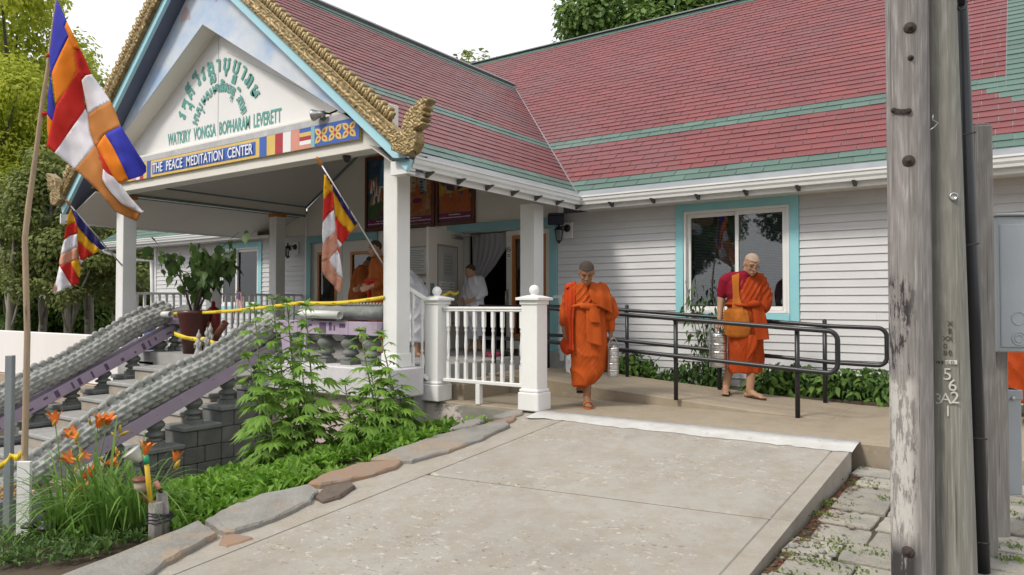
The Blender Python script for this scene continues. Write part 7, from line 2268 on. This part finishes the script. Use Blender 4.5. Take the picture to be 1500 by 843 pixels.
def face(par, M, hairmat, brow=M_BROW, glasses=False, old=False):
    mb = MB(); b0 = 0
    rings = head_rings(.0022, .085)
    for ri, ring in enumerate(rings):
        for p in ring:
            front = max(0, -(p.y) / .085)
            lift = (.168 if p.y < -.02 else .075 + .06*max(0, (.03 - p.y)/.05)) 
            if p.z < lift: p.z = lift + .0*ri; p.x *= .985; p.y *= .985
    # scalp shell: only what lies above the hair line
    mb.loft(rings, cap=True)
    mb.v = [tuple(M @ Vector(v)) for v in mb.v]; mb.build("hair", hairmat, par)
    mb = MB()
    for s in (-1,1):
        rows = [[Vector((s*(.016+.034*f), -.0915 + .020*f*f, .1335 + .010*sin(pi*f*.9) - .006*f + dz)) for f in [k/6 for k in range(7)]] for dz in (-.0015,.002)]
        mb.grid(rows if s < 0 else [r[::-1] for r in rows])
    mb.v = [tuple(M @ Vector(v)) for v in mb.v]; mb.build("eyebrows", brow, par, solid=.003)
    mb = MB()
    for s in (-1,1):
        pts = [Vector((s*(.018+.030*f), -.0865 + .018*f*f, .111 - .005*sin(pi*f))) for f in [k/6 for k in range(7)]]
        mb.tube([M @ p for p in pts], [.001,.0022,.0026,.0027,.0026,.002,.001], 6)
    mb.build("eyes", M_EYE, par)
    mb = MB()
    pts = [Vector((x, -.0985 + 16*x*x, .0365 + .003*cos(x*90))) for x in (-.022,-.011,0,.011,.022)]
    mb.tube([M @ p for p in pts], [.002,.004,.0048,.004,.002], 6); mb.build("lips", M_LIP, par)
    if glasses:
        mb = MB()
        for s in (-1,1):
            mb.tube([M @ Vector((s*.032 + .022*cos(a*pi/9), -.105 + .35*abs(.022*cos(a*pi/9))*(1 if s*cos(a*pi/9) > 0 else 0), .100 + .015*sin(a*pi/9))) for a in range(19)], .0018, 5, cap=False)
            mb.tube([M @ Vector((s*.054,-.095,.103)), M @ Vector((s*.074,-.02,.108)), M @ Vector((s*.076,.015,.108))], .0018, 5)
        mb.tube([M @ Vector((-.010,-.106,.103)), M @ Vector((.010,-.106,.103))], .0018, 5); mb.build("spectacles", M_EYE, par)
def human(loc, yaw, label, group=None):
    t = thing("person", loc, label, "person", group); t.rotation_euler = (0,0,yaw); WORLD[t.name] = Vector((0,0,0)); return t
def sandal(par, ankle, fwd, g, m_, band=False, s=1.0):
    a = Vector(ankle); f = Vector((fwd[0], fwd[1], 0)).normalized(); sd_ = Vector((-f.y, f.x, 0))
    def pt(l, w, z): return Vector((a.x,a.y,g+z)) + f*l*s + sd_*w*s
    out = [(-.085,-.022),(-.09,0),(-.085,.022),(-.03,.036),(.06,.04),(.13,.05),(.185,.042),(.205,.01),(.20,-.02),(.17,-.042),(.10,-.042),(.03,-.034),(-.03,-.034)]
    mb = MB(); mb.prism([pt(l, w, -.012) for l, w in out], (0,0,.016)); so = mb.build("sandal", m_, par, bevel=.003)
    mb = MB()
    if band:
        rows = [[pt(l, w, z) for w, z in ((-.048,.0),(-.044,.034),(-.02,.055),(.015,.058),(.042,.04),(.05,.0))] for l in (.055,.09,.125,.15)]
        mb.grid(rows); mb.build("sandal_strap", M_SANDALO, so, solid=.006)
    else:
        for sgn in (-1,1): mb.tube([pt(.165,.012,.006), pt(.14,.012+sgn*.012,.034), pt(.09,.008+sgn*.034,.045), pt(.04,.002+sgn*.042,.012)], [.005,.0075,.009,.007], 6)
        mb.build("sandal_strap", m_, so)
M_TIN = mat("bright_tin", (.72,.72,.72), (.55,.55,.55), 20, rough=.28, metal=1.0, bump=.35, bscale=45)
def tiffin(loc, r, h, tiers, yaw, label):
    t = thing("tiffin_carrier", loc, label, "food carrier", "stacked tin food carriers"); x, y, z = loc
    th = h*.80 / tiers
    for i in range(tiers):
        z0 = z + .004 + i*th
        prof = [(r*.90,0),(r*.98,.008),(r,.02),(r*.985,th*.45),(r*1.0,th*.5),(r*.985,th*.55),(r,th*.80),(r*1.04,th*.84),(r*1.04,th*.95),(r*.95,th*.99)]
        mb = MB(); mb.lathe((x,y,z0), prof, 26); mb.build("tin_tier", M_TIN, t)
    zt_ = z + .004 + tiers*th
    mb = MB(); mb.lathe((x,y,zt_), [(r*1.02,0),(r*1.0,.012),(r*.8,.022),(r*.2,.028),(.012,.03),(.012,.04),(.004,.043)], 26); mb.build("tin_lid", M_TIN, t)
    c, s = cos(yaw), sin(yaw); mb = MB()
    for sg_ in (-1,1): mb.beam((x+c*sg_*r*1.09, y+s*sg_*r*1.09, z), (x+c*sg_*r*1.09, y+s*sg_*r*1.09, zt_+.035), .018, .006, (c,s,0))
    top = z + h + .02
    pts = [(x+c*r*1.09, y+s*r*1.09, zt_+.03)] + [(x+c*r*1.02*cos(a*pi/8), y+s*r*1.02*cos(a*pi/8), zt_+.035 + (top-zt_)*sin(a*pi/8)*1.0) for a in range(1,8)] + [(x-c*r*1.09, y-s*r*1.09, zt_+.03)]
    mb.tube(pts, .006, 7); mb.build("carrying_frame", M_STEEL, t)
    return t

# --- first monk: bright orange, eyes down, walking down from the door
F1 = Vector((-3.92, 6.98, 0.012)); Y1 = .51
t = human(F1, Y1, "monk in bright orange robe walking with eyes lowered, tin carrier in his left hand")
Mh = head_matrix((.0,-.08,1.345), .55, .06, 0, 1.07)
body = MB(); head_parts(body, Mh)
limb(body, [(0,.02,1.26),(0,-.015,1.33),(0,-.04,1.42)], [.07,.056,.055])
limb(body, [(-.02,.02,1.24),(0,.0,.95)], [.11,.12])
limb(body, [(-.185,.02,1.25),(-.235,.03,1.02),(-.235,-.03,.80)], [.05,.042,.030]); hand(body, (-.235,-.035,.79), (.02,-.12,-1), (.35,-1,0), .42)
limb(body, [(.185,.02,1.25),(.245,.04,1.01),(.262,.0,.80)], [.05,.042,.030]); hand(body, (.263,0,.79), (.04,-.02,-1), (-.35,-1,0), 1.15)
# stance leg (his right... viewer's left one is behind, heel lifting; the front foot is planted)
limb(body, [(.02,.02,.85),(.01,-.03,.48),(.005,.0,.075)], [.09,.062,.040]); foot(body, (.005,-.0,.07), (.08,-1), .004)
limb(body, [(-.07,.02,.85),(-.075,.06,.50),(-.075,.33,.21)], [.09,.06,.042]); foot(body, (-.075,.36,.20), (.02,-1), .13)
place_mesh("body", fuse(body, .0068, 3), SK1, t)
face(t, Mh, M_STUBBLE)
sandal(t, (.005,-.0,.07), (.08,-1), .003, M_SANDALO, True); sandal(t, (-.075,.36,.2), (.02,-1), .125, M_SANDAL, False)
rb = MB()
robe_loft(rb, [(1.335,0,.0,.085,.075),(1.315,-.005,.005,.16,.095),(1.27,0,.01,.215,.12),(1.18,.005,.0,.21,.135),(1.08,.0,-.01,.195,.14),(.98,.005,-.01,.195,.145),(.85,.01,-.01,.205,.155),(.70,.02,0,.21,.16),(.55,.03,.02,.205,.165),(.42,.03,.03,.20,.16),(.34,-.0,.02,.175,.15),(.28,-.03,.01,.14,.135),(.23,-.055,.0,.11,.12),(.205,-.075,.0,.075,.09)])
limb(rb, [(-.165,.02,1.265),(-.228,.03,1.05),(-.24,-.005,.90)], [.075,.066,.058])
limb(rb, [(.165,.02,1.265),(.24,.04,1.04),(.262,.015,.84)], [.078,.078,.052])
limb(rb, [(.25,.02,1.12),(.275,.02,1.0),(.23,-.03,.97)], [.075,.085,.05])
limb(rb, [(.12,.02,.48),(.20,.05,.43),(.24,.06,.42)], [.08,.06,.035])
me = fuse(rb, .0075, 5, "robe")
def fold1(p):
    w = smooth((p.z - 1.02)/.12)
    up = ridges(p, (.75,.2,-.62), 58, 1.7, 3.4) * (.9 if p.x > -.16 and p.x < .2 else .6)
    dn = ridges(p, (.90,.30,.36 - .25*smooth((p.x + .05)/.25)), 25, 3.4, 2.6) * (.6 + .6*smooth((.75-p.z)/.4))
    return up*w + dn*(1-w)
fold_mesh(me, fold1, .014); fold_mesh(me, lambda p: ridges(p, (.8,.3,-.4), 85, 3.5, 6), .0022); place_mesh("robe", me, M_ROBE1, t)
mb = MB(); rings = []
for i in range(41):
    a = 2*pi*i/40; x = .208*cos(a); y = -.012 + .158*sin(a); z = 1.085 + .012*sin(3*a) + .01*noise.noise((a*2,1,1)); rings.append(Vector((x,y,z)))
mb.tube(rings, [.023 + .005*noise.noise((k*.9,2,2)) for k in range(41)], 9, cap=False, sq=.8); mb.tube([(-.06,-.165,1.09),(.03,-.185,1.075),(.10,-.165,1.05)], [.03,.04,.03], 10)
mb.build("waist_sash", M_ROBE1, t)
cloth_strip("sash_flap", [(.0,-.175,1.07),(.0,-.185,.92),(.005,-.19,.70)], [(.14,-.155,1.05),(.155,-.17,.90),(.165,-.175,.655)], M_ROBE1, t, .006, 14, .012, .012)
cloth_strip("sash_flap", [(.03,-.195,1.075),(.035,-.205,.98),(.04,-.205,.915)], [(.115,-.19,1.06),(.14,-.20,.96),(.145,-.20,.905)], M_ROBE1, t, .004, 10, .014, .02)
cloth_strip("shoulder_cloth", [(-.23,.0,1.295),(-.225,-.085,1.10),(-.215,-.10,.85),(-.20,-.11,.62)], [(-.115,-.06,1.335),(-.125,-.135,1.10),(-.14,-.145,.85),(-.135,-.14,.60)], M_ROBE1B, t, .010, 26, .016, .012)
cloth_strip("shoulder_cloth", [(-.225,.06,1.285),(-.23,-.0,1.302),(-.22,-.06,1.27)], [(-.11,.05,1.33),(-.112,-.02,1.352),(-.112,-.07,1.322)], M_ROBE1B, t, .003, 8, .014)
mb = MB(); mb.ball((-.205,-.05,.655), .085, 10, sz=(.95,.75,1.25)); me = fuse(mb, .012, 3, "bag"); fold_mesh(me, lambda p: ridges(p, (1,.2,.1), 40), .008); place_mesh("cloth_bag", me, M_ROBE1B, t)
cloth_strip("shoulder_drape", [(.04,-.10,1.345),(.03,-.155,1.22),(.07,-.165,1.12)], [(.235,-.0,1.285),(.265,-.10,1.16),(.285,-.09,1.0)], M_ROBE1, t, .008, 22, .014, .02)
q = Matrix.Rotation(Y1, 3, 'Z') @ Vector((.285,-.03,.0)) + F1
tiffin((q.x, q.y, .335), .062, .36, 4, TH + .6, "slim tin food carrier in the bright orange monk's hand")

# --- second monk: older, glasses, maroon shirt, ochre bag, on the ramp
F2 = Vector((-2.66, 8.42, .045)); Y2 = .38
t = human(F2, Y2, "older monk with glasses, maroon sleeve and ochre shoulder bag on the ramp")
Mh = head_matrix((.055,-.065,1.425), .46, .34, .05, 1.04)
body = MB(); head_parts(body, Mh)
limb(body, [(.03,.03,1.30),(.045,.0,1.39),(.055,-.02,1.48)], [.075,.06,.058])
limb(body, [(0,.02,1.26),(0,.0,1.0)], [.11,.12])
limb(body, [(-.185,.02,1.36),(-.25,.05,1.14),(-.27,.0,.90)], [.055,.045,.031]); hand(body, (-.272,-.002,.89), (-.06,-.05,-1), (.5,-1,0), 1.2)
limb(body, [(.16,.02,1.34),(.22,.03,1.12),(.10,-.10,1.02)], [.05,.045,.035])
limb(body, [(-.08,.05,.85),(-.13,.0,.50),(-.20,.06,.12)], [.09,.062,.042]); foot(body, (-.20,.06,.10), (-.12,-1), .03)
limb(body, [(.08,.0,.85),(.085,-.06,.50),(.05,-.06,.08)], [.09,.062,.042]); foot(body, (.05,-.06,.075), (.85,-.62), .004)
place_mesh("body", fuse(body, .0068, 3), SK2, t)
face(t, Mh, M_GREYSTUBBLE, glasses=True)
sandal(t, (-.20,.06,.10), (-.12,-1), .02, M_SANDAL); sandal(t, (.05,-.06,.075), (.85,-.62), .003, M_SANDAL)
rb = MB()
robe_loft(rb, [(1.40,.05,.01,.06,.06),(1.37,.05,.01,.13,.09),(1.31,.045,.01,.18,.115),(1.20,.02,.0,.19,.135),(1.08,.01,-.01,.185,.145),(.98,.01,-.01,.19,.15),(.85,.01,-.0,.20,.155),(.70,.01,0,.205,.155),(.55,.01,.01,.205,.15),(.42,.015,.01,.20,.145),(.34,.01,.01,.195,.14),(.285,.01,.01,.185,.135)])
limb(rb, [(.16,.01,1.345),(.225,.02,1.16),(.215,-.03,1.04)], [.09,.095,.08]); limb(rb, [(.21,-.02,1.06),(.10,-.12,1.03)], [.075,.05])
me = fuse(rb, .0075, 5, "robe")
def fold2(p):
    w = smooth((p.z - 1.06)/.1)
    up = ridges(p, (.80,.25,-.55), 56, 1.7, 3.4); dn = ridges(p, (.95,.25,.16), 27, 3.2, 2.6) * (.6 + .5*smooth((.8-p.z)/.4))
    return up*w + dn*(1-w)
fold_mesh(me, fold2, .014); fold_mesh(me, lambda p: ridges(p, (.85,.3,-.3), 85, 3.5, 6), .0022); place_mesh("robe", me, M_ROBE2, t)
sh = MB(); limb(sh, [(-.04,.0,1.39),(-.14,.02,1.37),(-.19,.025,1.335),(-.215,.035,1.27),(-.237,.045,1.19)], [.058,.075,.085,.078,.066]); robe_loft(sh, [(1.46,.04,.0,.058,.055),(1.42,.035,.0,.075,.075),(1.38,-.02,.01,.13,.09),(1.30,-.05,.01,.15,.115),(1.18,-.05,.0,.14,.125),(1.05,-.03,0,.12,.12)])
me = fuse(sh, .009, 4, "shirt"); fold_mesh(me, lambda p: ridges(p, (.5,.2,.8), 36), .005); place_mesh("shirt", me, M_MAROON, t)
mb = MB(); rr = []
for i in range(41):
    a = 2*pi*i/40; rr.append(Vector((.01 + .203*cos(a), -.012 + .162*sin(a), 1.06 + .012*sin(2*a+.5))))
mb.tube(rr, .024, 9, cap=False, sq=.8); mb.tube([(.03,-.175,1.065),(.10,-.19,1.075),(.17,-.165,1.07)], [.03,.042,.025], 10); mb.build("waist_sash", M_ROBE2, t)
cloth_strip("sash_flap", [(.07,-.175,1.05),(.09,-.185,.9),(.115,-.18,.66)], [(.19,-.13,1.05),(.23,-.14,.9),(.255,-.13,.675)], M_ROBE2, t, .006, 12, .014, .012)
cloth_strip("robe_fold", [(.04,-.17,.72),(.02,-.18,.58),(.005,-.17,.47)], [(.14,-.165,.72),(.11,-.18,.58),(.03,-.175,.45)], M_ROBE2, t, .006, 16, .012, .01)
cloth_strip("bag_strap", [(-.125,.03,1.425),(-.135,-.075,1.36),(-.13,-.14,1.15),(-.15,-.155,.98)], [(-.045,.03,1.445),(-.055,-.09,1.385),(-.06,-.15,1.18),(.0,-.175,.95)], M_BAG, t, .004, 10, .012)
mb = MB(); robe_loft(mb, [(1.02,-.10,-.15,.10,.02),(.98,-.10,-.155,.135,.03),(.88,-.095,-.16,.155,.04),(.78,-.085,-.155,.15,.042),(.72,-.085,-.15,.135,.034),(.69,-.085,-.148,.11,.02)], 28)
me = fuse(mb, .010, 3, "bag"); fold_mesh(me, lambda p: ridges(p, (.6,.1,.7), 22), .006); place_mesh("shoulder_bag", me, M_BAG, t)
q = Matrix.Rotation(Y2, 3, 'Z') @ Vector((-.285,-.035,0)) + F2
tiffin((q.x, q.y, F2.z + .34), .092, .46, 4, TH - .4, "wide tin food carrier in the older monk's hand")

# --- people on the porch, further back
def simple_figure(loc, yaw, label, h, robe_m, skin_m, tilt, hyaw, bend=0.0, hair=M_STUBBLE, sash=None, arms=1, width=1.0, cover=0.0, group=None):
    """standing draped figure; bend leans the trunk forward from the hips"""
    t = human(loc, yaw, label, group); k = h / 1.62
    def B(p):
        p = Vector(p) * k
        if p.z > .88*k and bend:
            q = p - Vector((0,0,.88*k)); q = Matrix.Rotation(bend, 3, 'X') @ q; p = q + Vector((0,0,.88*k))
        return p
    Rb = Matrix.Rotation(bend, 4, 'X')
    nk = B((0,-.05,1.385))
    Mh = Matrix.Translation(nk) @ Rb @ Matrix.Rotation(hyaw, 4, 'Z') @ Matrix.Rotation(tilt, 4, 'X') @ Matrix.Scale(1.03*k, 4)
    body = MB(); head_parts(body, Mh)
    limb(body, [B((0,.02,1.30)), B((0,-.01,1.38)), B((0,-.03,1.45))], [.07*k,.055*k,.055*k]); limb(body, [B((0,.02,1.26)), B((0,0,.9))], [.11*k,.11*k])
    for s in (-1,1):
        e = B((s*.235,.0,1.06)); w = B((s*.12*1.2,-.22,.95)) if arms == 1 else B((s*.2,-.18,.84))
        limb(body, [B((s*.18,.02,1.31)), e, w], [.05*k,.042*k,.03*k]); hand(body, w, (-s*.5,-.8,-.25), (0,0,1), .5, k)
        limb(body, [(s*.075*k,0,.8*k),(s*.08*k,-.03*k,.45*k),(s*.08*k,.02,.07*k)], [.085*k,.06*k,.042*k]); foot(body, (s*.08*k,.02,.07*k), (s*.1,-1), .003, k)
    place_mesh("body", fuse(body, .0095, 3), skin_m, t); face(t, Mh, hair)
    rb = MB(); W = width
    rings = [(1.40,0,.0,.075,.07),(1.36,0,.0,.16*W,.10),(1.29,0,.01,.205*W,.13),(1.15,0,0,.205*W,.145),(1.0,0,-.01,.20*W,.15),(.88,0,-.01,.205*W,.15),(.65,0,0,.21*W,.155),(.40,0,0,.20*W,.15),(.22,0,0,.19*W,.14)]
    R_ = []
    for z, cx, cy, rx, ry in rings: R_.append([B((cx + rx*cos(a), cy + ry*sin(a), z)) for a in [2*pi*i/32 for i in range(32)]])
    rb.loft(R_)
    for s in (-1,1):
        e = B((s*.235,.0,1.07)); w = B((s*.19,-.12,.99)) if arms == 1 else B((s*.21,-.12,.90))
        limb(rb, [B((s*.16,.01,1.315)), e, w], [.085*k,.08*k,.06*k])
    me = fuse(rb, .012, 5, "robe"); fold_mesh(me, lambda p: ridges(p, (.85,.3,.35), 36, 2.0), .018); place_mesh("robe", me, robe_m, t)
    if sash:
        mb = MB(); mb.tube([B((.205*W*cos(2*pi*i/32), -.01 + .155*sin(2*pi*i/32), 1.04 + .01*sin(i))) for i in range(33)], .028*k, 8, cap=False); mb.tube([B((-.02,-.17,1.04)), B((.0,-.18,.9)), B((.02,-.17,.8))], [.035*k,.03*k,.02*k], 8); mb.build("waist_sash", sash, t)
    return t
p = onD(523, 400, 12.2)
simple_figure((p.x, p.y, .38), 2.45, "monk in a brown-orange robe turned away, bending beside the left doors", 1.60, M_ROBE3, SK1, .5, .5, .22, group="people on the porch")
p = onD(557, 380, 10.6)
simple_figure((p.x, p.y, .38), -.35, "monk with a red sash half hidden behind the right porch column", 1.66, M_ROBE3, SK2, .12, -.1, .02, sash=M_REDSASH, group="people on the porch")
p = onD(696, 420, 11.4)
simple_figure((p.x, p.y, .38), -.15, "white-robed woman with shaved head standing in the open doorway", 1.36, M_WHITECLOTH, SK2, .22, -.75, .05, hair=M_STUBBLE, group="people on the porch")
p = onD(613, 440, 10.2)
simple_figure((p.x, p.y, .38), -1.45, "white-robed person stooping behind the sloping stair railing", 1.55, M_WHITECLOTH, SK2, .6, .0, .75, hair=M_GREYSTUBBLE, arms=2, group="people on the porch")
p = onD(1493, 560, 6.75)
simple_figure((p.x, p.y, .0), .3, "monk mostly hidden behind the grey meter box at the far right", 1.64, M_ROBE2, SK1, .2, .1, .0)
# shoes left at the threshold
M_SHOE = [mat("pink_shoe", (.45,.05,.12), rough=.5), M_BLACKMETAL, mat("grey_shoe", (.3,.3,.32), rough=.6), M_SANDAL]
r = random.Random(6)
for i, (u, v) in enumerate(((728,521),(738,521),(747,519),(756,520),(720,522),(764,519))):
    q = onZ(u, v, .385); a = TH + r.uniform(-.6,.6)
    R = Matrix.Rotation(a, 3, 'Z'); mb = MB()
    for s in (-1,1):
        o = Vector((q.x,q.y,.382)) + R @ Vector((s*.05,0,0))
        mb.loft([[o + R @ Vector((w*cos(t_)*sc, y + 0*sc, max(0, hh*sin(t_)))) for t_ in [pi*k/6 for k in range(7)] + [pi + pi*k/3 for k in range(1,3)]] for y, w, hh, sc in ((-.13,.02,.03,1),(-.11,.04,.045,1),(-.03,.043,.055,1),(.06,.036,.07,1),(.12,.03,.065,1),(.13,.015,.05,1))])
    tag(mb.build("pair_of_shoes", M_SHOE[i % 4], None, loc=(q.x,q.y,.382)), ["pink pair of shoes on the porch floor behind the railing, left of the right newel","black pair of shoes on the porch floor beside the pink pair","grey pair of shoes in the middle of the row behind the railing","brown pair of shoes near the right newel behind the railing","pink pair of shoes at the left end of the row behind the railing","black pair of shoes at the right end of the row behind the railing"][i], "shoes", "shoes left by the doors")
# white lattice-sided tub behind the first monk
t = thing("white_storage_tub", (-4.75, 8.62, .2), "white woven-pattern plastic tub on the ramp top beside the right newel post", "tub")
mb = MB(); mb.box(-4.98, 8.30, .205, -4.62, 8.62, .66); mb.build("tub_body", M_WHITE2, t, bevel=.02, seg=2)
mb = MB(); mb.box(-5.0, 8.28, .66, -4.60, 8.64, .70); mb.build("tub_lid", M_WHITE2, t, bevel=.01)
mb = MB()
for i in range(4):
    for k in range(5):
        x = -4.95 + .08*i; z = .25 + .08*k; s = 1 if (i+k) % 2 else -1
        mb.beam((x,8.296,z), (x+.065,8.296,z+.06*s), .008, .018, (0,1,0))
mb.build("woven_slats", M_WHITE2, t, kind="stuff")
